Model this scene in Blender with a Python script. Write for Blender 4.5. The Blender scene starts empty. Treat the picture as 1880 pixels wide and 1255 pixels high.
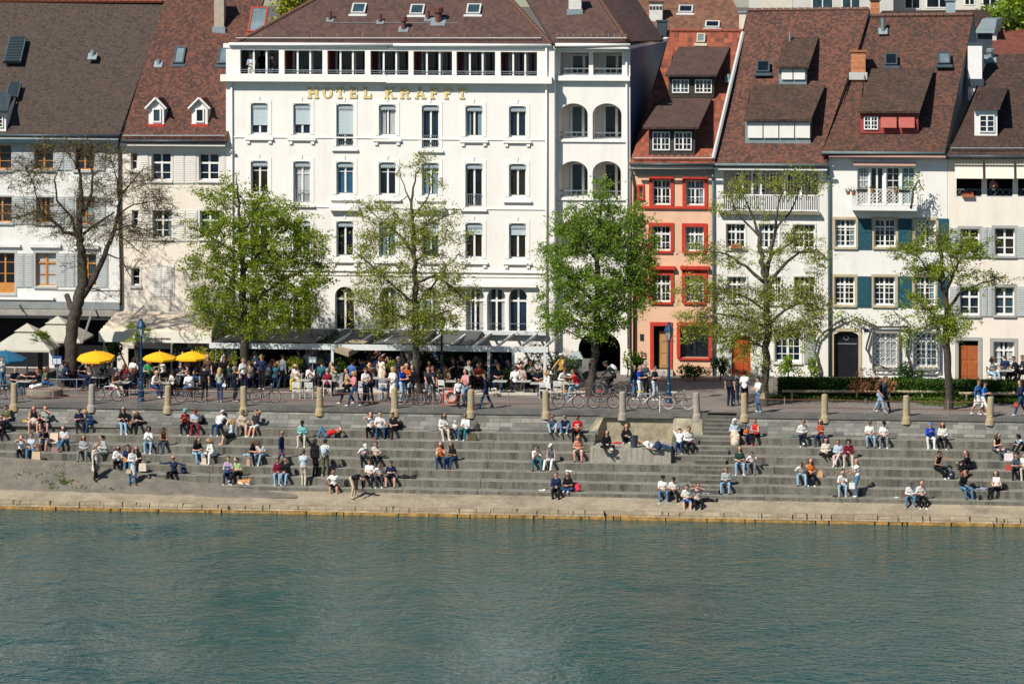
import bpy, math, random
import numpy as np
from mathutils import Vector, Matrix
S = bpy.context.scene
COL = S.collection
R = math.radians
V = Vector
# ---------------------------------------------------------------- camera
F, YH, PSI = 6500.0, -140.0, R(6.0)
FW = V((-math.sin(PSI), math.cos(PSI), 0)); RT = V((math.cos(PSI), math.sin(PSI), 0))
CAM = V((0, 0, 29.85)) - FW * 178.0
cd = bpy.data.cameras.new('camera'); cam = bpy.data.objects.new('camera', cd); COL.objects.link(cam)
cam.location = CAM; cam.rotation_euler = (R(90), 0, PSI)
cd.sensor_width = 36; cd.lens = 36 * F / 1880; cd.shift_y = -(627.5 - YH) / 1880
cd.clip_start = 1; cd.clip_end = 3000
S.camera = cam
# ---------------------------------------------------------------- light
SUN_DIR = V((-0.62, -0.80, 1.0)).normalized()          # towards the sun
W = bpy.data.worlds.new('World'); S.world = W; W.use_nodes = True
nt = W.node_tree; nt.nodes.clear()
sky = nt.nodes.new('ShaderNodeTexSky'); sky.sky_type = 'NISHITA'; sky.sun_disc = False
sky.sun_elevation = math.asin(SUN_DIR.z); sky.sun_rotation = math.atan2(SUN_DIR.x, SUN_DIR.y)
sky.air_density = 1.0; sky.dust_density = 0.2; sky.ozone_density = 4.5
bg = nt.nodes.new('ShaderNodeBackground'); bg.inputs[1].default_value = 0.065
wo = nt.nodes.new('ShaderNodeOutputWorld')
nt.links.new(sky.outputs[0], bg.inputs[0]); nt.links.new(bg.outputs[0], wo.inputs[0])
sl = bpy.data.lights.new('sun', 'SUN'); so = bpy.data.objects.new('sun', sl); COL.objects.link(so)
sl.energy = 5.0; sl.angle = R(0.5); sl.color = (1.0, 0.95, 0.865)
so.rotation_euler = SUN_DIR.to_track_quat('Z', 'Y').to_euler(); so.location = (-60, -80, 120)
S.view_settings.view_transform = 'Standard'; S.view_settings.look = 'None'
S.view_settings.gamma = 1.0; S.view_settings.exposure = 0.28
S.cycles.max_bounces = 5; S.cycles.diffuse_bounces = 2; S.cycles.glossy_bounces = 2
S.cycles.transparent_max_bounces = 4; S.cycles.caustics_reflective = False; S.cycles.caustics_refractive = False
S.cycles.use_denoising = True; S.cycles.denoiser = 'OPENIMAGEDENOISE'; S.cycles.denoising_input_passes = 'RGB_ALBEDO_NORMAL'
ZP = 4.40        # promenade level above the water (z = 0)

# ---------------------------------------------------------------- picture pixel -> place
def ray(px, py): return FW + RT * ((px - 940) / F) + V((0, 0, -(py - YH) / F))
def P(px, py, Y):
    r = ray(px, py); return CAM + r * ((Y - CAM.y) / r.y)
def G(px, py, z=ZP):
    r = ray(px, py); return CAM + r * ((z - CAM.z) / r.z)
def PX(px, Y): return P(px, 600, Y).x
def HIT(px, py, pl):
    r = ray(px, py); o, n = pl; return CAM + r * ((o - CAM).dot(n) / r.dot(n))

# ---------------------------------------------------------------- materials
MATS = {}
def _new(name):
    m = bpy.data.materials.new(name); m.use_nodes = True
    t = m.node_tree; b = t.nodes['Principled BSDF']
    return m, t, b
def N(t, kind, **k):
    n = t.nodes.new(kind)
    for a, v in k.items():
        if a.startswith('i_'):
            n.inputs[int(a[2:])].default_value = v
        else: setattr(n, a, v)
    return n
def lin(c):
    return tuple(((x / 255) / 12.92 if x / 255 <= .04045 else ((x / 255 + .055) / 1.055) ** 2.4) for x in c)
def M(name, col, rough=.8, var=.12, scale=2.0, bump=0., bscale=30., spec=.3, metal=0., streak=0.):
    """plain painted or solid surface with blotchy procedural variation"""
    if name in MATS: return MATS[name]
    m, t, b = _new(name)
    b.inputs['Roughness'].default_value = rough; b.inputs['Metallic'].default_value = metal
    b.inputs['Specular IOR Level'].default_value = spec
    tc = N(t, 'ShaderNodeTexCoord'); no = N(t, 'ShaderNodeTexNoise'); no.inputs['Scale'].default_value = scale
    no.inputs['Detail'].default_value = 6; no.inputs['Roughness'].default_value = .65
    t.links.new(tc.outputs['Object'], no.inputs['Vector'])
    mr = N(t, 'ShaderNodeMapRange'); mr.inputs[1].default_value = .25; mr.inputs[2].default_value = .75
    mr.inputs[3].default_value = 1 - var; mr.inputs[4].default_value = 1 + var * .5
    t.links.new(no.outputs['Fac'], mr.inputs[0])
    mx = N(t, 'ShaderNodeMix', data_type='RGBA', blend_type='MULTIPLY'); mx.inputs[0].default_value = 1
    mx.inputs[6].default_value = (*col, 1)
    f = mr.outputs[0]
    if streak:                                                         # rain streaks running down the wall
        mp = N(t, 'ShaderNodeMapping'); mp.inputs['Scale'].default_value = (1.5, 1.5, .14); t.links.new(tc.outputs['Object'], mp.inputs[0])
        n3 = N(t, 'ShaderNodeTexNoise'); n3.inputs['Scale'].default_value = 1.0; n3.inputs['Detail'].default_value = 7; n3.inputs['Roughness'].default_value = .75; t.links.new(mp.outputs[0], n3.inputs['Vector'])
        m3 = N(t, 'ShaderNodeMapRange'); m3.inputs[1].default_value = .45; m3.inputs[2].default_value = .75; m3.inputs[3].default_value = 1; m3.inputs[4].default_value = 1 - streak; t.links.new(n3.outputs['Fac'], m3.inputs[0])
        mu = N(t, 'ShaderNodeMath', operation='MULTIPLY'); t.links.new(f, mu.inputs[0]); t.links.new(m3.outputs[0], mu.inputs[1]); f = mu.outputs[0]
    t.links.new(f, mx.inputs[7]); t.links.new(mx.outputs[2], b.inputs['Base Color'])
    if bump:
        n2 = N(t, 'ShaderNodeTexNoise'); n2.inputs['Scale'].default_value = bscale; n2.inputs['Detail'].default_value = 4
        t.links.new(tc.outputs['Object'], n2.inputs['Vector'])
        bp = N(t, 'ShaderNodeBump'); bp.inputs['Strength'].default_value = bump; bp.inputs['Distance'].default_value = .05
        t.links.new(n2.outputs['Fac'], bp.inputs['Height']); t.links.new(bp.outputs[0], b.inputs['Normal'])
    MATS[name] = m
    return m
def TILE(name, cols, w=.19, h=.17, patch=.35, bump=.9, stagger=.5, lichen=None):
    """clay roof tiles, one colour per tile; UV in metres (u along eave, v up the slope)"""
    if name in MATS: return MATS[name]
    m, t, b = _new(name); L = t.links.new
    b.inputs['Roughness'].default_value = .85; b.inputs['Specular IOR Level'].default_value = .2
    tc = N(t, 'ShaderNodeTexCoord'); sp = N(t, 'ShaderNodeSeparateXYZ'); L(tc.outputs['UV'], sp.inputs[0])
    def mth(op, a, bb=None):
        n = N(t, 'ShaderNodeMath', operation=op)
        for i, x in enumerate((a, bb)):
            if x is None: continue
            if isinstance(x, (int, float)): n.inputs[i].default_value = x
            else: L(x, n.inputs[i])
        return n.outputs[0]
    wob = N(t, 'ShaderNodeTexNoise'); wob.inputs['Scale'].default_value = 1.3; L(tc.outputs['UV'], wob.inputs['Vector'])
    vv = mth('ADD', mth('DIVIDE', sp.outputs[1], h), mth('MULTIPLY', wob.outputs['Fac'], .7))
    row = mth('FLOOR', vv)
    uu = mth('ADD', mth('DIVIDE', sp.outputs[0], w), mth('MULTIPLY', mth('MODULO', row, 2.0), stagger))
    cu = mth('FLOOR', uu)
    cb = N(t, 'ShaderNodeCombineXYZ'); L(cu, cb.inputs[0]); L(row, cb.inputs[1])
    wn = N(t, 'ShaderNodeTexWhiteNoise', noise_dimensions='2D'); L(cb.outputs[0], wn.inputs['Vector'])
    big = N(t, 'ShaderNodeTexNoise'); big.inputs['Scale'].default_value = .55; big.inputs['Detail'].default_value = 5; big.inputs['Roughness'].default_value = .7
    L(tc.outputs['UV'], big.inputs['Vector'])
    f = mth('ADD', wn.outputs['Value'], mth('MULTIPLY', mth('SUBTRACT', big.outputs['Fac'], .5), patch * 4.2))
    cr = N(t, 'ShaderNodeValToRGB'); e = cr.color_ramp.elements; cr.color_ramp.interpolation = 'LINEAR'
    while len(e) < len(cols): e.new(.5)
    for i, c in enumerate(cols):
        e[i].position = i / (len(cols) - 1); e[i].color = (*c, 1)
    L(f, cr.inputs[0])
    col = cr.outputs[0]
    if lichen:
        n3 = N(t, 'ShaderNodeTexNoise'); n3.inputs['Scale'].default_value = 1.1; n3.inputs['Detail'].default_value = 8; n3.inputs['Roughness'].default_value = .8
        L(tc.outputs['UV'], n3.inputs['Vector'])
        mr = N(t, 'ShaderNodeMapRange'); mr.inputs[1].default_value = .55; mr.inputs[2].default_value = .7; L(n3.outputs['Fac'], mr.inputs[0])
        mx = N(t, 'ShaderNodeMix', data_type='RGBA'); L(mr.outputs[0], mx.inputs[0]); L(col, mx.inputs[6]); mx.inputs[7].default_value = (*lichen, 1); col = mx.outputs[2]
    L(col, b.inputs['Base Color'])
    fv = mth('FRACT', vv); fu = mth('FRACT', uu)
    edge = mth('MULTIPLY', mth('LESS_THAN', mth('ABSOLUTE', mth('SUBTRACT', fu, .5)), .44), 1.0)
    hgt = mth('MULTIPLY', mth('SUBTRACT', 1.0, fv), edge)
    bp = N(t, 'ShaderNodeBump'); bp.inputs['Strength'].default_value = bump; bp.inputs['Distance'].default_value = .08
    L(hgt, bp.inputs['Height']); L(bp.outputs[0], b.inputs['Normal'])
    MATS[name] = m
    return m
def MASONRY(name, col, mortar, w, h, var=.3, bump=.5, weather=(.05, .05, .05), wf=.5, scale=.8, streak=False):
    """stone courses / concrete with weather stains; object coordinates: X along, Z up"""
    if name in MATS: return MATS[name]
    m, t, b = _new(name); L = t.links.new
    b.inputs['Roughness'].default_value = .9; b.inputs['Specular IOR Level'].default_value = .2
    tc = N(t, 'ShaderNodeTexCoord'); sp = N(t, 'ShaderNodeSeparateXYZ'); L(tc.outputs['Object'], sp.inputs[0])
    cb = N(t, 'ShaderNodeCombineXYZ'); L(sp.outputs[0], cb.inputs[0])
    zz = N(t, 'ShaderNodeMath', operation='MULTIPLY_ADD'); L(sp.outputs[1], zz.inputs[0]); zz.inputs[1].default_value = .3; L(sp.outputs[2], zz.inputs[2])
    L(zz.outputs[0], cb.inputs[1])
    if w:
        br = N(t, 'ShaderNodeTexBrick'); L(cb.outputs[0], br.inputs['Vector'])
        br.inputs['Color1'].default_value = (*[c * (1 - var) for c in col], 1); br.inputs['Color2'].default_value = (*[c * (1 + var) for c in col], 1)
        br.inputs['Mortar'].default_value = (*mortar, 1); br.inputs['Scale'].default_value = 1
        br.inputs['Brick Width'].default_value = w; br.inputs['Row Height'].default_value = h
        br.inputs['Mortar Size'].default_value = .012; br.inputs['Mortar Smooth'].default_value = .3; br.squash = .8
        c0 = br.outputs[0]
    else:
        rg = N(t, 'ShaderNodeRGB'); rg.outputs[0].default_value = (*col, 1); c0 = rg.outputs[0]
    no = N(t, 'ShaderNodeTexNoise'); no.inputs['Scale'].default_value = scale; no.inputs['Detail'].default_value = 8; no.inputs['Roughness'].default_value = .7
    mp = N(t, 'ShaderNodeMapping'); L(tc.outputs['Object'], mp.inputs[0])
    if streak: mp.inputs['Scale'].default_value = (2.6, .6, .25)
    L(mp.outputs[0], no.inputs['Vector'])
    mr = N(t, 'ShaderNodeMapRange'); mr.inputs[1].default_value = .42; mr.inputs[2].default_value = .68; mr.inputs[4].default_value = wf
    L(no.outputs['Fac'], mr.inputs[0])
    mx = N(t, 'ShaderNodeMix', data_type='RGBA'); L(mr.outputs[0], mx.inputs[0]); L(c0, mx.inputs[6]); mx.inputs[7].default_value = (*weather, 1)
    n2 = N(t, 'ShaderNodeTexNoise'); n2.inputs['Scale'].default_value = 9; n2.inputs['Detail'].default_value = 5; L(tc.outputs['Object'], n2.inputs['Vector'])
    m2 = N(t, 'ShaderNodeMapRange'); m2.inputs[3].default_value = .7; m2.inputs[4].default_value = 1.3; L(n2.outputs['Fac'], m2.inputs[0])
    mm = N(t, 'ShaderNodeMix', data_type='RGBA', blend_type='MULTIPLY'); mm.inputs[0].default_value = 1
    L(mx.outputs[2], mm.inputs[6]); L(m2.outputs[0], mm.inputs[7]); L(mm.outputs[2], b.inputs['Base Color'])
    bp = N(t, 'ShaderNodeBump'); bp.inputs['Strength'].default_value = bump; bp.inputs['Distance'].default_value = .04
    L(n2.outputs['Fac'], bp.inputs['Height']); L(bp.outputs[0], b.inputs['Normal'])
    MATS[name] = m
    return m
def LEAF(name, c1, c2, trans=.35):
    if name in MATS: return MATS[name]
    m, t, b = _new(name); L = t.links.new; t.nodes.remove(b); out = t.nodes['Material Output']
    ge = N(t, 'ShaderNodeNewGeometry'); cr = N(t, 'ShaderNodeValToRGB')
    cr.color_ramp.elements[0].color = (*c1, 1); cr.color_ramp.elements[1].color = (*c2, 1); L(ge.outputs['Random Per Island'], cr.inputs[0])
    d = N(t, 'ShaderNodeBsdfDiffuse'); tr = N(t, 'ShaderNodeBsdfTranslucent'); L(cr.outputs[0], d.inputs[0]); L(cr.outputs[0], tr.inputs[0])
    ms = N(t, 'ShaderNodeMixShader'); ms.inputs[0].default_value = trans; L(d.outputs[0], ms.inputs[1]); L(tr.outputs[0], ms.inputs[2])
    L(ms.outputs[0], out.inputs[0]); MATS[name] = m
    return m
def STRIPES(name, c1, c2, w, rough=.8):
    if name in MATS: return MATS[name]
    m, t, b = _new(name); L = t.links.new; b.inputs['Roughness'].default_value = rough
    tc = N(t, 'ShaderNodeTexCoord'); sp = N(t, 'ShaderNodeSeparateXYZ'); L(tc.outputs['Object'], sp.inputs[0])
    a = N(t, 'ShaderNodeMath', operation='DIVIDE'); L(sp.outputs[0], a.inputs[0]); a.inputs[1].default_value = w
    f = N(t, 'ShaderNodeMath', operation='FRACT'); L(a.outputs[0], f.inputs[0])
    g = N(t, 'ShaderNodeMath', operation='GREATER_THAN'); L(f.outputs[0], g.inputs[0]); g.inputs[1].default_value = .5
    mx = N(t, 'ShaderNodeMix', data_type='RGBA'); L(g.outputs[0], mx.inputs[0]); mx.inputs[6].default_value = (*c1, 1); mx.inputs[7].default_value = (*c2, 1)
    L(mx.outputs[2], b.inputs['Base Color']); MATS[name] = m
    return m

# ---------------------------------------------------------------- mesh helpers
ORG = {}
class MB:
    def __init__(s): s.v = []; s.f = []; s.m = []; s.uv = {}
    def add(s, vs, fs, mi=0):
        o = len(s.v); s.v += [V(x) for x in vs]
        for f in fs: s.f.append(tuple(i + o for i in f)); s.m.append(mi)
    def poly(s, pts, mi=0): s.add(pts, [tuple(range(len(pts)))], mi)
    def quad(s, a, b, c, d, mi=0): s.add([a, b, c, d], [(0, 1, 2, 3)], mi)
    def hexa(s, b4, t4, mi=0):
        s.add(list(b4) + list(t4), [(3, 2, 1, 0), (4, 5, 6, 7), (0, 1, 5, 4), (1, 2, 6, 5), (2, 3, 7, 6), (3, 0, 4, 7)], mi)
    def box(s, x0, x1, y0, y1, z0, z1, mi=0, T=None):
        p = [V((x0, y0, z0)), V((x1, y0, z0)), V((x1, y1, z0)), V((x0, y1, z0)), V((x0, y0, z1)), V((x1, y0, z1)), V((x1, y1, z1)), V((x0, y1, z1))]
        if T is not None: p = [T @ q for q in p]
        s.hexa(p[:4], p[4:], mi)
    def path(s, pts, rad, n=6, mi=0, cap=True):
        pts = [V(p) for p in pts]
        if not hasattr(rad, '__len__'): rad = [rad] * len(pts)
        o = len(s.v); u = None
        for i, p in enumerate(pts):
            d = (pts[min(i + 1, len(pts) - 1)] - pts[max(i - 1, 0)])
            d = d.normalized() if d.length > 1e-9 else V((0, 0, 1))
            if u is None:
                u = d.cross(V((0, 0, 1)) if abs(d.z) < .9 else V((1, 0, 0))).normalized()
            else:
                u = (u - d * u.dot(d)); u = u.normalized() if u.length > 1e-6 else d.orthogonal().normalized()
            w = d.cross(u)
            for k in range(n):
                a = 2 * math.pi * k / n
                s.v.append(p + (u * math.cos(a) + w * math.sin(a)) * rad[i])
        for i in range(len(pts) - 1):
            for k in range(n):
                a = o + i * n + k; b = o + i * n + (k + 1) % n
                s.f.append((a, b, b + n, a + n)); s.m.append(mi)
        if cap:
            s.f.append(tuple(o + k for k in reversed(range(n)))); s.m.append(mi)
            s.f.append(tuple(o + (len(pts) - 1) * n + k for k in range(n))); s.m.append(mi)
    def lathe(s, c, prof, n=12, mi=0, T=None):
        c = V(c); o = len(s.v)
        for r, z in prof:
            for k in range(n):
                a = 2 * math.pi * k / n; q = V((r * math.cos(a), r * math.sin(a), z))
                s.v.append(c + (T @ q if T is not None else q))
        for i in range(len(prof) - 1):
            for k in range(n):
                a = o + i * n + k; b = o + i * n + (k + 1) % n
                s.f.append((a, b, b + n, a + n)); s.m.append(mi)
        s.f.append(tuple(o + k for k in reversed(range(n)))); s.m.append(mi)
        s.f.append(tuple(o + (len(prof) - 1) * n + k for k in range(n))); s.m.append(mi)
    def ell(s, c, r, nu=8, nv=6, mi=0, T=None, z0=-1.0):
        prof = []
        for i in range(nv + 1):
            zz = z0 + (1 - z0) * i / nv; prof.append((math.sqrt(max(1e-4, 1 - zz * zz)), zz))
        D = Matrix.Diagonal((r[0], r[1], r[2]))
        if T is not None and len(T) == 4: c = T @ V(c); T = T.to_3x3()
        s.lathe(c, prof, nu, mi, (T @ D) if T is not None else D)
    def torus(s, c, Rr, r, n=20, k=5, mi=0, T=None):
        c = V(c); pts = []
        for i in range(n):
            a = 2 * math.pi * i / n
            for j in range(k):
                b = 2 * math.pi * j / k
                q = V(((Rr + r * math.cos(b)) * math.cos(a), r * math.sin(b), (Rr + r * math.cos(b)) * math.sin(a)))
                pts.append(c + (T @ q if T is not None else q))
        fs = [(i * k + j, i * k + (j + 1) % k, ((i + 1) % n) * k + (j + 1) % k, ((i + 1) % n) * k + j) for i in range(n) for j in range(k)]
        s.add(pts, fs, mi)
    def build(s, name, mats, parent=None, loc=None, smooth=False):
        if not isinstance(mats, (list, tuple)): mats = [mats]
        o_ = V(ORG.get(parent.name, (0, 0, 0))) if parent is not None else V(loc or (0, 0, 0))
        me = bpy.data.meshes.new(name); me.from_pydata([v - o_ for v in s.v], [], s.f)
        for m in mats: me.materials.append(m)
        if len(mats) > 1: me.polygons.foreach_set('material_index', s.m)
        if smooth: me.polygons.foreach_set('use_smooth', [True] * len(s.f))
        if s.uv:
            ul = me.uv_layers.new(name='UVMap')
            for pi, uvs in s.uv.items():
                for li, q in zip(me.polygons[pi].loop_indices, uvs): ul.data[li].uv = q
        me.update()
        o = bpy.data.objects.new(name, me); COL.objects.link(o)
        if parent is not None: o.parent = parent; ORG[o.name] = ORG.get(parent.name, V((0, 0, 0)))
        else: o.location = o_; ORG[o.name] = o_
        return o
def tag(o, label=None, cat=None, group=None, kind=None):
    if label: o['label'] = label
    if cat: o['category'] = cat
    if group: o['group'] = group
    if kind: o['kind'] = kind
    return o
def root(name, loc, label, cat, group=None):
    o = bpy.data.objects.new(name, None); COL.objects.link(o); o.location = loc; o.empty_display_size = .3
    ORG[o.name] = V(loc); return tag(o, label, cat, group)
def copy_tree(o, parent=None, loc=None, rz=None, label=None, sc=None):
    c = o.copy(); COL.objects.link(c)
    if parent is not None: c.parent = parent
    if loc is not None: c.location = loc
    if rz is not None: c.rotation_euler = (0, 0, rz)
    if sc is not None: c.scale = (sc, sc, sc)
    if label: c['label'] = label
    for ch in o.children: copy_tree(ch, c)
    return c
def remat(o, a, b):
    """give a copied thing (and its parts) its own colour: material a -> b on the object's slots"""
    for q in [o] + list(o.children_recursive):
        for sl_ in q.material_slots:
            if sl_.material == a: sl_.link = 'OBJECT'; sl_.material = b
rng = random.Random(7)
# ================================================================ SETTING
C_plaster = (.80, .77, .71)
M_asph = M('asphalt', (.17, .145, .13), .95, .35, .7, .3, 60)
M_asph2 = M('asphalt_grey', (.105, .10, .095), .95, .35, .5, .3, 60)
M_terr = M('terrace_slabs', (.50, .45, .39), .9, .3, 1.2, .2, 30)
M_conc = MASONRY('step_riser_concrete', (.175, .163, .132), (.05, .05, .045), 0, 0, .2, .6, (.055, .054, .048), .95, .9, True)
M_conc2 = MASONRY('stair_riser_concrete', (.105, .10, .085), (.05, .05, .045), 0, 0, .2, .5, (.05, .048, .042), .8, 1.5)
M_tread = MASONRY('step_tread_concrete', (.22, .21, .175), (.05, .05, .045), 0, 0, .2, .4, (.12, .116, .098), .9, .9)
M_concst = MASONRY('platform_concrete', (.34, .31, .25), (.05, .05, .045), 0, 0, .2, .5, (.15, .14, .11), .8, 1.6, True)
M_wallst = MASONRY('ashlar_stone', (.21, .20, .175), (.10, .095, .085), .70, .25, .42, .5, (.075, .085, .085), .6, .35)
M_quay = MASONRY('quay_stone', (.31, .26, .185), (.1, .08, .05), 0, 0, .2, .7, (.17, .145, .105), .9, .9)
M_gravel = MASONRY('gravel', (.17, .15, .12), (.1, .1, .1), 0, 0, .2, .9, (.085, .085, .07), .8, 1.2)
M_algae = MASONRY('wet_stone', (.42, .24, .07), (.1, .08, .05), 0, 0, .2, .5, (.055, .045, .02), .9, 2.5)

def struct(mb, name, mats, smooth=False):
    if isinstance(mats, tuple):                                        # (riser, tread): worn pale flat faces; contrast the light lacks is put into colour
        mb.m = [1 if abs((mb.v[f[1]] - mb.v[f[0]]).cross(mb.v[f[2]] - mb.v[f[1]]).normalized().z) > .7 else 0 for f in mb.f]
    return tag(mb.build(name, mats, smooth=smooth), kind='structure')

# river
m, t, b = _new('river_water'); L = t.links.new
b.inputs['Base Color'].default_value = (.005, .058, .062, 1); b.inputs['Specular IOR Level'].default_value = .42; b.inputs['Roughness'].default_value = .06; b.inputs['IOR'].default_value = 1.33
tc = N(t, 'ShaderNodeTexCoord')
def wave(scale, sx, sy, det, rot=0., dist=0.):
    mp = N(t, 'ShaderNodeMapping'); mp.inputs['Scale'].default_value = (sx, sy, 1); mp.inputs['Rotation'].default_value = (0, 0, rot)
    n = N(t, 'ShaderNodeTexNoise'); n.inputs['Scale'].default_value = scale; n.inputs['Detail'].default_value = det; n.inputs['Distortion'].default_value = dist
    n.inputs['Roughness'].default_value = .6
    L(tc.outputs['Object'], mp.inputs[0]); L(mp.outputs[0], n.inputs['Vector']); return n.outputs['Fac']
def mm(op, a, b_):
    n = N(t, 'ShaderNodeMath', operation=op)
    for i, x in enumerate((a, b_)):
        if isinstance(x, (int, float)): n.inputs[i].default_value = x
        else: L(x, n.inputs[i])
    return n.outputs[0]
big = wave(.10, .8, .5, 3, .3, .6)
amp = mm('MAXIMUM', mm('ADD', mm('MULTIPLY', big, 3.4), -.9), .3)
hgt = mm('ADD', mm('MULTIPLY', mm('ADD', mm('MULTIPLY', wave(1.75, .85, 1.1, 2, .25, .6), .16), mm('MULTIPLY', wave(4.2, .85, 1.1, 1, -.2, .4), .05)), amp), mm('MULTIPLY', wave(.22, 1, .8, 2, .15, .5), .26))
bp = N(t, 'ShaderNodeBump'); bp.inputs['Strength'].default_value = 1.0; bp.inputs['Distance'].default_value = .8
L(hgt, bp.inputs['Height']); L(bp.outputs[0], b.inputs['Normal'])
MATS['river_water'] = m
mb = MB(); mb.quad((-400, -700, 0), (400, -700, 0), (400, .25, 0), (-400, .25, 0)); struct(mb, 'river_water', m)
mb = MB(); mb.quad((-400, -700, -3), (400, -700, -3), (400, 3, -3), (-400, 3, -3)); struct(mb, 'river_bed', M('river_bed', (.06, .06, .05)))
# ground to the horizon
mb = MB(); mb.quad((-400, 7.6, ZP - .03), (400, 7.6, ZP - .03), (400, 900, ZP - .03), (-400, 900, ZP - .03)); struct(mb, 'ground', M('ground_soil', (.13, .11, .09)))
# embankment steps
RS, TR, Z0, Y0 = .39, .72, 1.03, 1.9
SLOPE = .021
def LZ(k): return Z0 + RS * k
def LY(k, X): return Y0 + TR * k - SLOPE * X
XL, XR = -46., 46.
stx0 = lambda Y: PX(1262 + (Y - 1.9) * 6.2, Y)        # the narrow flight, running back at a slant
stx1 = lambda Y: PX(1318 + (Y - 1.9) * 6.2, Y)
mb = MB()
cut = (PX(1094, 6.6), PX(1234.5, 6.2)); sx_ = sorted([XL + (XR - XL) * i / 40 for i in range(41)] + list(cut))
for k in range(7):
    for xa, xb in zip(sx_, sx_[1:]):
        if k >= 5 and cut[0] - .01 < (xa + xb) / 2 < cut[1] + .01: continue
        if k >= 5 and (xb == cut[0] or xa == cut[1]):
            x = cut[0] if xb == cut[0] else cut[1]; mb.quad((x, LY(k, x), 2.2), (x, 7.2, 2.2), (x, 7.2, LZ(k) - .001), (x, LY(k, x), LZ(k) - .001))
        ya, yb = LY(k, xa), LY(k, xb); z1, z0 = LZ(k), (LZ(k - 1) if k else .82)
        ya2, yb2 = (LY(k + 1, xa), LY(k + 1, xb)) if k < 6 else (7.0, 7.0)
        e = .025
        mb.quad((xa, ya, z0), (xb, yb, z0), (xb, yb, z1 - e), (xa, ya, z1 - e))
        mb.quad((xa, ya, z1 - e), (xb, yb, z1 - e), (xb, yb + e, z1), (xa, ya + e, z1))
        mb.quad((xa, ya + e, z1), (xb, yb + e, z1), (xb, yb2, z1), (xa, ya2, z1))
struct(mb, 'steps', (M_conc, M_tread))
# open joints running down the steps
mb = MB()
jr = random.Random(3)
for jx in range(11):
    px = 60 + jx * 172 + jr.uniform(-30, 30)
    for k in range(7):
        Y = LY(k, PX(px, Y0 + TR * k)); X = PX(px + (k - 3) * 6, Y)
        mb.box(X - .012, X + .012, Y - .004, Y + .02, LZ(k - 1) if k else .82, LZ(k) - .02)
        mb.box(X - .012, X + .012, Y + .02, Y + TR * .9, LZ(k) - .02, LZ(k) + .004)
struct(mb, 'expansion_joints_ground', M('joint_dirt', (.05, .05, .04)))
# drain holes
mb = MB()
for k in range(6):
    for i in range(22):
        px = i * 88 + 30 + jr.uniform(-12, 12); Y = LY(k + 1, PX(px, Y0 + TR * k)); X = PX(px, Y)
        if jr.random() < .6: mb.box(X - .035, X + .035, Y - .005, Y + .05, LZ(k) + .02, LZ(k) + .07)
struct(mb, 'drain_holes_ground', M('joint_dirt', (.05, .05, .04)))
# half steps of the narrow flight
mb = MB()
for k in range(7):
    zt = (LZ(k) + (LZ(k - 1) if k else .82)) / 2; zb = (LZ(k - 1) if k else .82)
    Ym = LY(k, PX(1290, Y0 + TR * k)); xa, xb = stx0(Ym), stx1(Ym); xa2, xb2 = stx0(Ym - .36), stx1(Ym - .36)
    ya, yb = LY(k, xa), LY(k, xb)
    mb.hexa([(xa2, ya - .36, zb), (xb2, yb - .36, zb), (xb, yb + .02, zb), (xa, ya + .02, zb)], [(xa2, ya - .36, zt), (xb2, yb - .36, zt), (xb, yb + .02, zt), (xa, ya + .02, zt)])
# upper flight through the wall
nst = 6; y0_, y1_ = 5.9, 8.1
for i in range(nst):
    za = LZ(6) + (ZP - LZ(6)) * i / nst; zt = LZ(6) + (ZP - LZ(6)) * (i + 1) / nst
    ya = y0_ + (7.6 - y0_) * (i + 0.6) / nst + .35; xa, xb = stx0(ya), stx1(ya) + .55
    mb.hexa([(xa, ya, LZ(6) - .1), (xb, ya, LZ(6) - .1), (stx1(8.2) + .55, 8.2, LZ(6) - .1), (stx0(8.2), 8.2, LZ(6) - .1)], [(xa, ya, zt), (xb, ya, zt), (stx1(8.2) + .55, 8.2, zt - .001 * i), (stx0(8.2), 8.2, zt - .001 * i)])
struct(mb, 'stairs', (M_conc2, M_tread))
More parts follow.
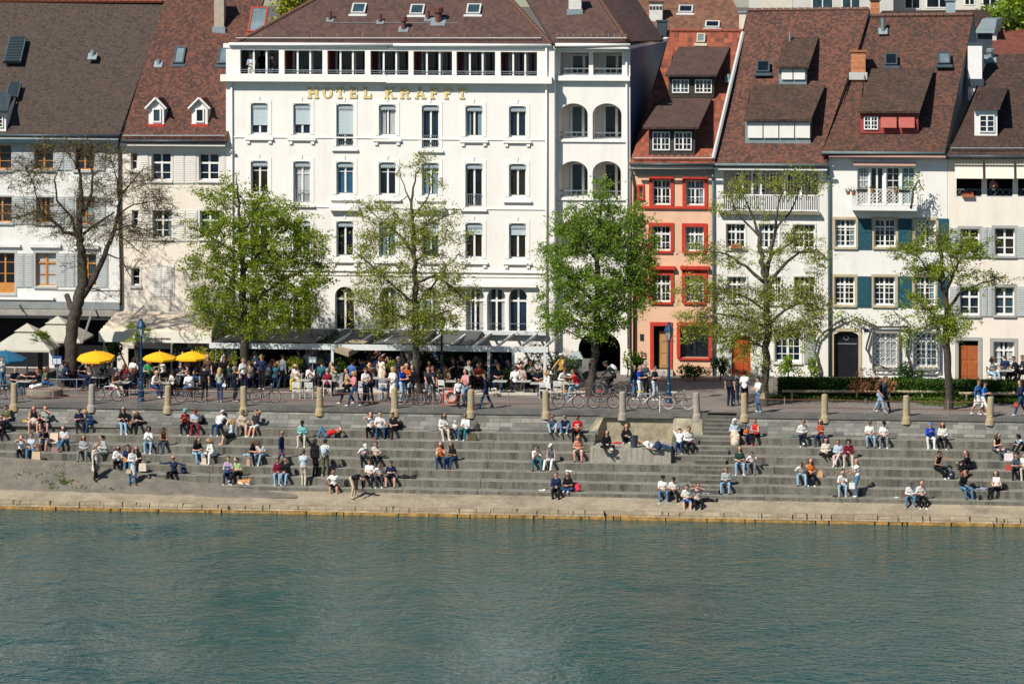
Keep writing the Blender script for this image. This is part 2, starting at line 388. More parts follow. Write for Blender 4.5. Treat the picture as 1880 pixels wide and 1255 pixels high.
# quay apron and water-edge stones
mb = MB()
for i in range(60):
    xa = XL + (XR - XL) * i / 60; xb = XL + (XR - XL) * (i + 1) / 60
    f = lambda x, s: .05 * math.sin(x * 1.7 + s) + .03 * math.sin(x * 4.1 + s)
    mb.quad((xa, .35 + f(xa, 0) * .5, .40 + f(xa, 0)), (xb, .35 + f(xb, 0) * .5, .40 + f(xb, 0)), (xb, 1.25, .70), (xa, 1.25, .70))
    mb.quad((xa, 1.25, .70), (xb, 1.25, .70), (xb, LY(0, xb) + .02, .82), (xa, LY(0, xa) + .02, .82))
    mb.quad((xa, .30, -2), (xb, .30, -2), (xb, .35 + f(xb, 0) * .5, .40 + f(xb, 0)), (xa, .35 + f(xa, 0) * .5, .40 + f(xa, 0)))
struct(mb, 'quay_pavement', M_quay)
mb = MB(); qr = random.Random(11)
for course, (z0, z1, y0, y1, mi) in enumerate(((-1.2, .13, -.10, .5, 1), (.13, .37, .02, .6, 0))):
    x = XL
    while x < XR:
        w = qr.choice((.35, .6, .9, 1.3, 1.9, 2.6)) * qr.uniform(.8, 1.2); g = .002
        dz = qr.uniform(-.05, .04) if course else qr.uniform(-.02, .02); dy = qr.uniform(-.05, .06)
        if x > 12.3: dz *= 1.6; w *= .75; g = .012
        if not (course and qr.random() < .06):
            a = [(x + g, y0 + dy, z0 + .0), (x + w - g, y0 + dy + qr.uniform(-.03, .03), z0), (x + w - g, y1, z0), (x + g, y1, z0)]
            tq = [(x + g + .03, y0 + dy + .05, z1 + dz), (x + w - g - .03, y0 + dy + .05, z1 + dz + qr.uniform(-.03, .03)), (x + w - g, y1, z1 + dz + .02), (x + g, y1, z1 + dz + .02)]
            mb.hexa(a, tq, mi)
        x += w
struct(mb, 'quay_edge_pavement', [MASONRY('edge_blocks', (.36, .29, .20), (.06, .05, .035), .95, .26, .2, .7, (.2, .16, .1), .7, 1.4), M_algae])
# gravel ramp over the foot of the steps
RTOP = [(-60, 830, 4.4), (0, 838, 4.1), (120, 847, 3.6), (210, 861, 3.0), (310, 879, 2.4), (420, 892, 2.0), (545, 908, 1.55)]
def rampP(px, py):
    for i in range(len(RTOP) - 1):
        a, b_ = RTOP[i], RTOP[i + 1]
        if px <= b_[0]: break
    f = max(0, min(1, (px - a[0]) / (b_[0] - a[0]))); yt = a[1] + (b_[1] - a[1]) * f; Yt = a[2] + (b_[2] - a[2]) * f
    yb = 911; g = max(0, min(1, (yb - py) / (yb - yt)))
    return P(px, py, 1.0 + (Yt - 1.0) * g)
mb = MB(); gr = random.Random(5); gx = [-60 + 605 * i / 44 for i in range(45)]; grid = []
for px in gx:
    for i in range(len(RTOP) - 1):
        a, b_ = RTOP[i], RTOP[i + 1]
        if px <= b_[0]: break
    f = (px - a[0]) / (b_[0] - a[0]); yt = a[1] + (b_[1] - a[1]) * f
    colp = []
    for j in range(9):
        p = rampP(px, 911 + (yt - 911) * j / 8)
        if 0 < j < 8: p = p + V((0, 0, gr.uniform(-.05, .06)))
        if j == 0: p = p + V((0, 0, -.05))
        colp.append(p)
    grid.append(colp)
vs = [p for c in grid for p in c]; fs = [(i * 9 + j, (i + 1) * 9 + j, (i + 1) * 9 + j + 1, i * 9 + j + 1) for i in range(44) for j in range(8)]
mb.add(vs, fs); struct(mb, 'gravel_ramp_ground', M_gravel, True)
# retaining wall with coping, niche and platform (one wall)
wall_segs = [(XL, PX(1100, 7.2)), (PX(1236, 7.2), PX(1287, 7.2)), (PX(1352, 7.2), XR)]
rw = root('retaining_wall', (0, 6.8, LZ(6)), 'low grey ashlar retaining wall between the broad steps and the promenade', 'wall')
mb = MB(); mc = MB(); mk = MB()
for i, (xa, xb) in enumerate(wall_segs):
    tgt = mk if i == 1 else mb
    tgt.hexa([(xa, 6.85, LZ(6) - .2), (xb, 6.85, LZ(6) - .2), (xb, 8.0, LZ(6) - .2), (xa, 8.0, LZ(6) - .2)], [(xa, 7.30, ZP - .22), (xb, 7.30, ZP - .22), (xb, 8.0, ZP - .22), (xa, 8.0, ZP - .22)])
    mb2 = mb if i != 1 else mk
    mb2.box(xa, xb, 6.62, 6.9, LZ(6) - .1, LZ(6) + .09)
    x = xa
    while x < xb - .01:
        w = min(gr.uniform(1.6, 2.4), xb - x); mc.box(x + .004, x + w - .004, 7.22, 8.1, ZP - .22, ZP + .003 * gr.random()); x += w
na, nb = PX(1100, 7.2), PX(1236, 7.2)
mc.box(na, nb, 7.20, 8.1, ZP - .30, ZP + .002)
mb.build('stone_face', M_wallst, rw); mc.build('coping', MASONRY('coping_stone', (.15, .145, .13), (.05, .05, .05), 0, 0, .2, .4, (.06, .06, .06), .7, .9), rw)
# cheek beside the flight
mk.build('concrete_cheek', M_concst, rw)
mb = MB()
ZN = 2.90
mb.box(na - .2, nb + .1, 7.42, 7.9, ZN - .1, ZP - .30)                    # niche back
mb.hexa([(na - .95, 6.3, ZN), (na - .30, 6.3, ZN), (na + .32, 7.42, ZN), (na - .75, 7.42, ZN)], [(na - .1, 7.12, ZP - .30), (na + .22, 7.22, ZP - .30), (na + .32, 7.42, ZP - .30), (na - .05, 7.42, ZP - .30)])
mb.hexa([(nb - .02, 6.2, ZN), (nb + 1.6, 6.2, ZN), (nb + 1.6, 7.42, ZN), (nb - .02, 7.42, ZN)], [(nb + .22, 7.2, ZP - .30), (nb + 1.5, 7.2, ZP - .30), (nb + 1.5, 7.42, ZP - .30), (nb + .22, 7.42, ZP - .30)])
mb.build('niche', MASONRY('niche_concrete', (.38, .33, .22), (.05, .05, .05), 0, 0, .2, .4, (.10, .095, .08), .8, 1.0), rw)
pa, pb = PX(1083, 4.3), PX(1232, 4.3); qa, qb = PX(1100, 7.4), PX(1236, 7.4)
mb = MB()
mb.hexa([(pa, 4.22, 1.9), (pb, 4.22, 1.9), (qb + .25, 7.45, 1.9), (qa - .5, 7.45, 1.9)], [(pa + .03, 4.27, ZN), (pb - .02, 4.27, ZN), (qb + .25, 7.45, ZN), (qa - .5, 7.45, ZN)])
mb.build('platform', M_concst, rw)
# bench block to the side of the platform, level with a seat step
# promenade surface, terrace floor
mb = MB(); mb.quad((XL, 8.05, ZP - .01), (PX(1270, 8.05), 8.05, ZP - .01), (PX(1270, 13), 13.0, ZP - .01), (XL, 13.0, ZP - .01)); struct(mb, 'promenade_path', M_asph)
mb = MB(); xa = PX(1270, 8.05); mb.quad((xa, 8.05, ZP - .008), (PX(1420, 8), 8.05, ZP - .008), (PX(1420, 23), 23, ZP - .008), (PX(1010, 23), 23, ZP - .008)); mb.quad((PX(1420, 8), 8.05, ZP - .008), (XR, 8.05, ZP - .008), (XR, 12.6, ZP - .008), (PX(1420, 12.6), 12.6, ZP - .008)); struct(mb, 'promenade_pavement', M('path_reddish', (.19, .165, .15), .95, .3, .8, .3, 50))
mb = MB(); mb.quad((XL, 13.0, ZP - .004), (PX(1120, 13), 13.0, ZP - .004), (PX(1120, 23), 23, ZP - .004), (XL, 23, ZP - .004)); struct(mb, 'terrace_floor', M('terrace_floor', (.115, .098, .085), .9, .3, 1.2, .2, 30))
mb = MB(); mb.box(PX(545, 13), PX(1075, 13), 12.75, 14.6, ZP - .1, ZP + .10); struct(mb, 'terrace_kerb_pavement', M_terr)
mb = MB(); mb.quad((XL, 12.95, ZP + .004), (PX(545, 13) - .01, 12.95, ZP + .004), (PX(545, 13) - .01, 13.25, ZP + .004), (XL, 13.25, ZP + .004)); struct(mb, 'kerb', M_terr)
# garden strip in front of the houses at the far end
mb = MB(); mb.quad((PX(1432, 12.6), 12.6, ZP - .002), (XR, 12.6, ZP - .002), (XR, 23, ZP - .002), (PX(1432, 23), 23, ZP - .002)); struct(mb, 'garden_ground', M('garden_soil', (.10, .09, .06), .95, .5, 1.0, .4, 20))
# ================================================================ BUILDINGS
white = M('white_paint', (.78, .76, .72), .5, .06, 3)
wood_or = M('orange_wood', (.52, .22, .055), .6, .2, 5)
red = M('red_stone', (.52, .045, .025), .8, .25, 2.5)
grey_sh = M('grey_shutter', (.42, .44, .43), .7, .08, 4)
white_sh = M('white_shutter', (.70, .66, .60), .7, .06, 4)
teal_sh = M('teal_shutter', (.020, .085, .115), .6, .5, 9)
zinc = M('zinc', (.26, .31, .32), .5, .25, 2, metal=.3)
zinc_d = M('dark_zinc', (.06, .085, .10), .5, .3, 2, metal=.3)
ironm = M('grey_iron', (.20, .24, .27), .6, .2, 5)
dark_iron = M('dark_iron', (.02, .025, .03), .6, .2, 5)
brown_w = M('brown_timber', (.055, .042, .033), .8, .3, 4)
def GLASS(name, col, var=.7, sc=1.2):
    if name in MATS: return MATS[name]
    m = M(name, col, .04, var, sc, spec=.5, bump=.02, bscale=2.2); return m
gl_dark = GLASS('dark_pane', (.008, .013, .022)); gl_teal = GLASS('curtained_pane', (.035, .07, .085)); gl_blue = GLASS('sky_tinted_pane', (.02, .10, .19), .4, .6)  # the blue pane carries a sky reflection in its base colour
gl_navy = GLASS('navy_pane', (.012, .026, .05), .8, .9); gl_brown = GLASS('warm_dark_pane', (.022, .018, .014), .8, 1.5)
curt = M('net_curtain', (.40, .42, .42), .9, .25, 6); curt_t = M('teal_curtain', (.16, .26, .28), .9, .3, 6)
blind_m = M('roller_blind', (.46, .54, .55), .8, .06, 3); pelmet_m = M('scalloped_pelmet', (.36, .41, .44), .7, .1, 3)
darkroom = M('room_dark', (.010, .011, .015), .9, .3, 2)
hr = random.Random(21)
def rect(x0, y0, x1, y1, Y):
    ym, xm = (y0 + y1) / 2, (x0 + x1) / 2
    return P(x0, ym, Y).x, P(x1, ym, Y).x, P(xm, y1, Y).z, P(xm, y0, Y).z
class House:
    def __init__(s, name, label, Y, cat='house'):
        s.Y = Y; s.holes = []; s.root = root(name, (0, 0, 0), label, cat); s.archs = []; s.walls = []
    def at(s, px):
        l = V((PX(px, s.Y), s.Y, ZP)); s.root.location = l; ORG[s.root.name] = l
    def wall(s, x0, y0, x1, ybot, mat, depth=.28, side=9, skew=.12, name='wall', dY=0):
        """front wall with openings cut through, sides running back; ybot None = to the ground"""
        Y = s.Y + dY; X0, X1 = PX(x0, Y), PX(x1, Y); Z1 = P((x0 + x1) / 2, y0, Y).z; Z0 = ZP - .3 if ybot is None else P((x0 + x1) / 2, ybot, Y).z
        mb = MB(); H = [h for h in s.holes if h[0] < X1 and h[1] > X0 and h[2] < Z1 and h[3] > Z0]
        xs = sorted(set([X0, X1] + [min(max(v, X0), X1) for h in H for v in h[:2]])); zs = sorted(set([Z0, Z1] + [min(max(v, Z0), Z1) for h in H for v in h[2:4]]))
        for i in range(len(xs) - 1):
            for j in range(len(zs) - 1):
                cx, cz = (xs[i] + xs[i + 1]) / 2, (zs[j] + zs[j + 1]) / 2
                if any(h[0] < cx < h[1] and h[2] < cz < h[3] for h in H): continue
                mb.quad((xs[i], Y, zs[j]), (xs[i + 1], Y, zs[j]), (xs[i + 1], Y, zs[j + 1]), (xs[i], Y, zs[j + 1]))
        for a, b_, c, d in H:
            D = Y + depth
            mb.quad((a, Y, c), (a, Y, d), (a, D, d), (a, D, c)); mb.quad((b_, Y, c), (b_, D, c), (b_, D, d), (b_, Y, d))
            mb.quad((a, Y, c), (a, D, c), (b_, D, c), (b_, Y, c)); mb.quad((a, Y, d), (b_, Y, d), (b_, D, d), (a, D, d))
        for (xa, xb, zs_, zt) in s.archs:
            if not (X0 <= xa and xb <= X1 and Z0 < zs_ < Z1): continue
            n = 14; pts = [(xa + (xb - xa) * (1 - math.cos(math.pi * i / n)) / 2, zs_ + (zt - zs_) * math.sin(math.pi * i / n)) for i in range(n + 1)]
            for i in range(n):
                (p, q), (p2, q2) = pts[i], pts[i + 1]
                mb.quad((p, Y, q), (p2, Y, q2), (p2, Y, zt), (p, Y, zt))
                mb.quad((p, Y, q), (p, Y + depth, q), (p2, Y + depth, q2), (p2, Y, q2))
        B = Y + side; k = skew * side
        mb.quad((X0, Y, Z0), (X0, Y, Z1), (X0 + k, B, Z1), (X0 + k, B, Z0)); mb.quad((X1, Y, Z0), (X1 + k, B, Z0), (X1 + k, B, Z1), (X1, Y, Z1))
        mb.quad((X0 + k, B, Z0), (X0 + k, B, Z1), (X1 + k, B, Z1), (X1 + k, B, Z0)); mb.quad((X0, Y, Z1), (X1, Y, Z1), (X1 + k, B, Z1), (X0 + k, B, Z1))
        return mb.build(name, mat, s.root)
    def bar(s, name, x0, y0, x1, y1, f, bk, mat, parent=None):
        a, b_, c, d = rect(x0, y0, x1, y1, s.Y); mb = MB(); mb.box(a, b_, s.Y - f, s.Y + bk, c, d); return mb.build(name, mat, parent or s.root)
    def win(s, x0, y0, x1, y1, fr=None, dep=.20, mx=1, rows=(.33, .66), transom=None, mull=True, sill=True, sur=None, sw=.13, sp=.03, arch=0, pane=None, pelmet=False,
            blind=0, rail=0, curtain=0, dY=0, hole=True, name='window', fw=.07, mw=.035, slabs=None):
        Y = s.Y + dY; a, b_, c, d = rect(x0, y0, x1, y1, Y); fr = fr or white
        if hole: s.holes.append((a, b_, c, d))
        if arch: s.archs.append((a, b_, d - arch, d))
        mb = MB(); D = Y + dep; w, h = b_ - a, d - c
        mb.box(a, a + fw, D, D + .07, c, d); mb.box(b_ - fw, b_, D, D + .07, c, d)
        mb.box(a + fw, b_ - fw, D, D + .07, c, c + fw * 1.1); mb.box(a + fw, b_ - fw, D, D + .07, d - fw, d)
        xm = (a + b_) / 2; zt = d - fw
        if transom: zt = d - h * transom; mb.box(a + fw, b_ - fw, D - .014, D + .06, zt - .05, zt + .05)
        if mull: mb.box(xm - fw * .75, xm + fw * .75, D - .008, D + .06, c + fw, d - fw)
        sashes = [(a + fw, xm), (xm, b_ - fw)] if mull else [(a + fw, b_ - fw)]
        for p, q in sashes:
            for i in range(1, mx + 1):
                x = p + (q - p) * i / (mx + 1); mb.box(x - mw / 2, x + mw / 2, D + .008, D + .05, c + fw, d - fw)
        for r_ in rows:
            z = d - h * r_; mb.box(a + fw, b_ - fw, D + .004, D + .055, z - mw / 2, z + mw / 2)
        o = mb.build(name, fr, s.root)
        mb = MB(); mb.quad((a, D + .065, c), (b_, D + .065, c), (b_, D + .065, d), (a, D + .065, d))
        mb.build('pane', pane or hr.choice((gl_teal, gl_dark, gl_dark, gl_navy, gl_brown, gl_navy)), o)
        if not curtain and hole and not blind and w > .6 and hr.random() < .38: curtain = hr.choice((.16, .22, .3, .46))
        if curtain > 0:
            mb = MB(); n = 5
            cm = curt_t if hr.random() < .5 else curt
            for p, q in ((a + fw, a + fw + w * curtain), (b_ - fw - w * curtain, b_ - fw)):
                mb = MB()
                for i in range(n):
                    x = p + (q - p) * i / n; x2 = p + (q - p) * (i + 1) / n; yy = D + .060 - .012 * (i % 2); y2 = D + .060 - .012 * ((i + 1) % 2)
                    mb.quad((x, yy, c + fw), (x2, y2, c + fw), (x2, y2, d - fw), (x, yy, d - fw))
                mb.build('curtain', cm, o)
        if sill: mb = MB(); mb.box(a - .1, b_ + .1, Y - .11, Y - .003, c - .13, c - .012); mb.build('sill', sur or fr, o)
        if sur:
            mb = MB(); f = sp
            mb.box(a - sw, a - .002, Y - f, Y - .002, c, d); mb.box(b_ + .002, b_ + sw, Y - f, Y - .002, c, d); mb.box(a - sw, b_ + sw, Y - f, Y - .002, d + .002, d + sw)
            mb.build('surround', sur, o)
        if pelmet:
            mb = MB(); n = 9; ph = .30
            for i in range(n):
                p, q = a + w * i / n, a + w * (i + 1) / n; yy = Y + dep * .45
                mb.quad((p, yy, d - ph + .06), (q, yy, d - ph + .06), (q, yy, d), (p, yy, d)); mb.poly([(p, yy, d - ph + .058), (p + (q - p) * .3, yy, d - ph - .03), (p + (q - p) * .7, yy, d - ph - .03), (q, yy, d - ph + .058)])
            mb.build('pelmet', pelmet_m, o)
        if blind:
            mb = MB(); bz = d - h * blind; n = max(3, int((d - bz) / .14)); yy = Y + dep * .7
            for i in range(n):
                z = bz + (d - bz) * i / n; mb.box(a + .02, b_ - .02, yy, yy + .02, z + .006, z + (d - bz) / n)
            mb.build('blind', blind_m, o)
        if rail:
            mb = MB(); rz = c + h * rail; yy = Y + .05
            mb.box(a + .01, b_ - .01, yy, yy + .03, rz - .03, rz)
            if rail > .25:
                mb.box(a + .01, b_ - .01, yy, yy + .03, c + .04, c + .07)
                for i in range(1, 9): x = a + w * i / 9; mb.box(x - .011, x + .011, yy + .005, yy + .025, c + .07, rz - .03)
            mb.build('window_rail', ironm, o)
        return o
    def shutter(s, x0, y0, x1, y1, mat, parent=None, louv=True, f=.05, dY=0):
        Y = s.Y + dY; a, b_, c, d = rect(x0, y0, x1, y1, Y); mb = MB()
        mb.box(a, b_, Y - f, Y - .008, c, d)
        if louv:
            n = max(6, int((d - c) / .13)); g = .06
            for i in range(n):
                z = c + g + (d - c - 2 * g) * i / n; hh = (d - c - 2 * g) / n
                p = [(a + g, Y - f - .004, z), (b_ - g, Y - f - .004, z), (b_ - g, Y - f - .022, z), (a + g, Y - f - .022, z)]
                q = [(a + g, Y - f - .004, z + hh * .8), (b_ - g, Y - f - .004, z + hh * .8), (b_ - g, Y - f - .006, z + hh * .8), (a + g, Y - f - .006, z + hh * .8)]
                mb.hexa(p, q)
        else:
            for i in (0, 1):
                zz = c + (d - c) * (.06 + .48 * i); mb.box(a + .07, b_ - .07, Y - f - .012, Y - f - .001, zz, zz + (d - c) * .40)
        return mb.build('shutter', mat, parent or s.root)
    def pipe(s, pts, r, mat, name='downpipe', f=.12):
        mb = MB(); mb.path([P(x, y, s.Y - f) for x, y in pts], r, 7); return mb.build(name, mat, s.root, smooth=True)
    def gutter(s, x0, x1, y, f, mat, r=.09, name='gutter'):
        mb = MB(); a, b_ = P(x0, y, s.Y - f), P(x1, y, s.Y - f); b_.z = a.z = (a.z + b_.z) / 2; mb.path([a, b_], r, 8); return mb.build(name, mat, s.root, smooth=True)
# ---- roofs
class Roof:
    def __init__(s, house, px, mat, back=True, gable=None, name='roof', th=.22, parent=None, curve=0):
        """px: eave a, eave b, ridge b, ridge a as (px, py, Y)"""
        c = [P(*p) for p in px]; s.c = c
        u = (c[1] - c[0]).normalized(); n = u.cross(c[3] - c[0]).normalized()
        if n.y > 0: n = -n
        s.u = u; s.n = n; s.vv = n.cross(u) if n.cross(u).z > 0 else -n.cross(u); s.o = c[0]; s.house = house
        mb = MB(); nx, ny = 12, 8
        def pt(i, j):
            a = c[0].lerp(c[1], i / nx); b_ = c[3].lerp(c[2], i / nx); q = a.lerp(b_, j / ny)
            sag = .05 * math.sin(i * .9 + j * .5) * math.sin(math.pi * j / ny) * (1 if 0 < i < nx else 0)
            bell = curve * (1 - j / 3) ** 2 if j < 3 else 0
            return q + n * (sag * .5 - bell * .0) + n * (-curve * math.sin(math.pi * j / ny))
        for i in range(nx):
            for j in range(ny):
                q = [pt(i, j), pt(i + 1, j), pt(i + 1, j + 1), pt(i, j + 1)]
                mb.uv[len(mb.f)] = [((p - s.o).dot(u), (p - s.o).dot(s.vv)) for p in q]; mb.quad(*q)
        d = n * th; e = V((0, 0, -th))
        for a, b_ in ((0, 1), (1, 2), (3, 0)):
            mb.uv[len(mb.f)] = [(0, 0), (2, 0), (2, .1), (0, .1)]; mb.quad(c[a] - d, c[b_] - d, c[b_], c[a])
        if back:
            run = c[3].y - c[0].y; bk = [c[3] + V((run * .12, run, (c[0].z - c[3].z))), c[2] + V((run * .12, run, (c[1].z - c[2].z)))]
            mb.uv[len(mb.f)] = [(0, 0), (10, 0), (10, 10), (0, 10)]; mb.quad(c[2], bk[1], bk[0], c[3])
            s.bk = bk
        s.obj = mb.build(name, mat, parent or house.root)
        if gable and back:
            mb = MB()
            for a, d_, e_ in ((c[0], c[3], s.bk[0]), (c[1], c[2], s.bk[1])): mb.poly([a - n * (th + .02), d_ - n * (th + .02), e_ - n * (th + .02)])
            mb.build('gable', gable, house.root)
    def pl(s, lift=0): return (s.o + s.n * lift, s.n)
    def hit(s, px, py, lift=0): return HIT(px, py, s.pl(lift))
    def frame(s, px, py):
        o = s.hit(px, py); return Matrix((( *s.u,), (*s.vv,), (*s.n,))).transposed().to_4x4(), o
    def skylight(s, x, y, w, h, fr, pane=None, name='skylight', open_=0):
        """metal framed roof window lying on the slope; w, h in metres"""
        Mx, o = s.frame(x, y); T = Matrix.Translation(o) @ Mx; mb = MB(); t = .09
        for bx in ((-w / 2, -w / 2 + t, -h / 2, h / 2), (w / 2 - t, w / 2, -h / 2, h / 2), (-w / 2 + t, w / 2 - t, -h / 2, -h / 2 + t), (-w / 2 + t, w / 2 - t, h / 2 - t, h / 2)): mb.box(bx[0], bx[1], bx[2], bx[3], -.05, .14, T=T)
        mb.box(-w / 2 - .12, w / 2 + .12, -h / 2 - .22, -h / 2 - .003, -.05, .035, T=T)
        ob = mb.build(name, fr, s.house.root)
        mb = MB(); mb.box(-w / 2 + t, w / 2 - t, -h / 2 + t, h / 2 - t, 0, .10, T=T); mb.build('pane', pane or gl_sky, ob); return ob
    def louvre(s, x, y, w, h, mat):
        Mx, o = s.frame(x, y); T = Matrix.Translation(o) @ Mx; mb = MB(); mb.box(-w / 2, w / 2, -h / 2, h / 2, -.05, .16, T=T)
        ob = mb.build('louvred_hatch', mat, s.house.root); mb = MB(); n = 16
        for i in range(n): z = -h / 2 + h * (i + .2) / n; mb.box(-w / 2 + .1, w / 2 - .1, z, z + h / n * .55, .165, .22, T=T)
        mb.build('louvre_blades', M('slate_metal', (.03, .05, .06), .5, .2, 3), ob)
    def vent(s, x, y, hgt, r, mat, hood=False, name='vent_pipe'):
        o = s.hit(x, y); mb = MB()
        prof = [(r, -.2), (r, hgt)] if not hood else [(r, -.2), (r, hgt * .55), (r * 1.5, hgt * .62), (r * 1.5, hgt * .92), (r, hgt)]
        mb.lathe(o, prof, 9); ob = mb.build(name, mat, s.house.root, smooth=False)
        Mx, o = s.frame(x, y); mb = MB(); mb.box(-r * 2.2, r * 2.2, -r * 2.6, r * 1.8, -.02, .05, T=Matrix.Translation(o) @ Mx); mb.build('flashing', zinc, ob)
    def chimney(s, x0, ytop, x1, ybase, mat, dep=.8, cap=None, name='chimney', base=zinc, holes=0):
        a = s.hit(x0, ybase); b_ = s.hit(x1, ybase); Y = (a.y + b_.y) / 2; X0, X1 = PX(x0, Y), PX(x1, Y); zb = s.hit((x0 + x1) / 2, ybase).z; zt = P((x0 + x1) / 2, ytop, Y).z
        mb = MB(); mb.box(X0, X1, Y, Y + dep, zb - 1, zt); ob = mb.build(name, mat, s.house.root)
        mb = MB(); mb.box(X0 - .07, X1 + .07, Y - .07, Y + dep + .07, zt + .002, zt + .09); mb.build('chimney_cap', cap or mat, ob)
        if base: mb = MB(); mb.box(X0 - .1, X1 + .1, Y - .12, Y - .004, zb - .2, zb + .22); mb.build('flashing', base, ob)
        if holes:
            mb = MB()
            for i in range(holes): x = X0 + (X1 - X0) * (i + .5) / holes; mb.box(x - .08, x + .08, Y - .006, Y + .05, zt - .42, zt - .2)
            mb.build('flue_openings', dark_iron, ob)
        return ob
    def snow_guard(s, x0, x1, y, mat=zinc):
        mb = MB(); a, b_ = s.hit(x0, y, .12), s.hit(x1, y, .12); mb.path([a, b_], .03, 6); a, b_ = s.hit(x0, y, .22), s.hit(x1, y, .22); mb.path([a, b_], .03, 6)
        for i in range(13): p = s.hit(x0 + (x1 - x0) * i / 12, y, 0); mb.path([p, p + s.n * .25], .02, 5)
        mb.build('snow_guard', mat, s.house.root)
    def ridge(s, x0, x1, y0, y1, mat, r=.12, name='ridge_tiles'):
        mb = MB(); a, b_ = s.hit(x0, y0, .02), s.hit(x1, y1, .02); n = max(4, int((b_ - a).length / .4))
        for i in range(n):
            mb.path([a.lerp(b_, i / n), a.lerp(b_, (i + .92) / n)], [r, r * .85], 7)
        mb.build(name, mat, s.house.root)
    def shed_dormer(s, fx0, fy0, fx1, fy1, e, top, tile, facem, wins, over=.35, name='dormer', cheek=None, winfr=None, blinds=None, mx=1):
        """face rectangle on the slope, its lean-to roof: e = eave (x0,x1,y), top = (x0,x1,y) where it meets the main slope"""
        h = s.house; b0 = s.hit((fx0 + fx1) / 2, fy1); Y = b0.y; a, b_, c, d = rect(fx0, fy0, fx1, fy1, Y)
        mb = MB(); mb.box(a, b_, Y, Y + .12, c - .1, d); ob = mb.build(name, facem, h.root)
        bk = s.hit((top[0] + top[1]) / 2, top[2], .03); zt = d
        yb = s.o.y + (bk.y - s.o.y)
        # cheeks
        mb = MB()
        for x, sg in ((a, -1), (b_, 1)):
            k = (bk.y - Y); pts = [V((x, Y + .06, c - .15)), V((x, Y + .06, d)), V((x + .12 * k * .6, bk.y, bk.z))]
            if sg < 0: pts.reverse()
            mb = MB(); mb.poly(pts); mb.build('cheek', cheek or facem, ob)
        e0, e1 = P(e[0], e[2], Y - over), P(e[1], e[2], Y - over); t0, t1 = s.hit(top[0], top[2], .04), s.hit(top[1], top[2], .04)
        Roof(h, [(e[0], e[2], Y - over), (e[1], e[2], Y - over), (top[1], top[2], t1.y), (top[0], top[2], t0.y)], tile, back=False, name='dormer_roof', th=.14, parent=ob)
        keep = h.Y
        for (x0, y0, x1, y1) in wins: h.win(x0, y0, x1, y1, fr=winfr, dep=-.07, dY=Y - h.Y, hole=False, sill=False, mx=mx, rows=(.34, .67), fw=.06)
        for (x0, y0, x1, y1, mat, tilt) in (blinds or []):
            A, B, Cc, D = rect(x0, y0, x1, y1, Y); mb = MB(); mb.hexa([(A, Y - .06 - tilt, Cc), (B, Y - .06 - tilt, Cc), (B, Y - .02 - tilt, Cc), (A, Y - .02 - tilt, Cc)], [(A, Y - .06, D), (B, Y - .06, D), (B, Y - .02, D), (A, Y - .02, D)]); mb.build('awning_blind', mat, ob)
        return ob, Y
gl_sky = GLASS('skylight_pane', (.16, .22, .24), .5, .8)
T_b1 = TILE('tiles_old_brown', [(.050, .039, .032), (.068, .053, .043), (.082, .061, .049), (.072, .056, .047), (.105, .066, .050)], .15, .13, .10, .8)
T_b2 = TILE('tiles_mixed_red', [(0.06, 0.038, 0.034), (0.088, 0.047, 0.038), (0.12, 0.055, 0.04), (0.174, 0.072, 0.049), (0.095, 0.051, 0.042)], .155, .14, .30, 1.0)
T_hot = TILE('tiles_maroon', [(0.071, 0.046, 0.042), (0.095, 0.056, 0.047), (0.108, 0.061, 0.05), (0.117, 0.068, 0.055)], .23, .30, .15, 1.0, 0.0)
T_or = TILE('tiles_orange', [(0.125, 0.049, 0.035), (0.204, 0.064, 0.039), (0.262, 0.075, 0.043), (0.305, 0.091, 0.049), (0.183, 0.062, 0.042)], .26, .34, .12, 1.0, 0.0)
T_b5 = TILE('tiles_rust', [(0.066, 0.042, 0.038), (0.094, 0.051, 0.041), (0.134, 0.063, 0.045), (0.191, 0.081, 0.054), (0.105, 0.057, 0.046)], .155, .14, .30, 1.0)
T_b6 = TILE('tiles_weathered', [(0.058, 0.039, 0.034), (0.082, 0.049, 0.039), (0.107, 0.057, 0.042), (0.165, 0.071, 0.047), (0.089, 0.051, 0.04)], .155, .14, .24, 1.0)
T_b7 = TILE('tiles_dark', [(0.049, 0.035, 0.03), (0.066, 0.044, 0.035), (0.08, 0.049, 0.038), (0.108, 0.061, 0.043)], .155, .14, .16, 1.0)
T_dorm = TILE('tiles_dormer_brown', [(0.068, 0.045, 0.04), (0.087, 0.054, 0.046), (0.099, 0.059, 0.05)], .26, .30, .1, 1.0, 0.0)
T_moss = TILE('tiles_mossy', [(0.058, 0.043, 0.035), (0.08, 0.053, 0.039), (0.098, 0.061, 0.044), (0.134, 0.07, 0.048)], .155, .14, .3, 1.0)
Yf = 22.0
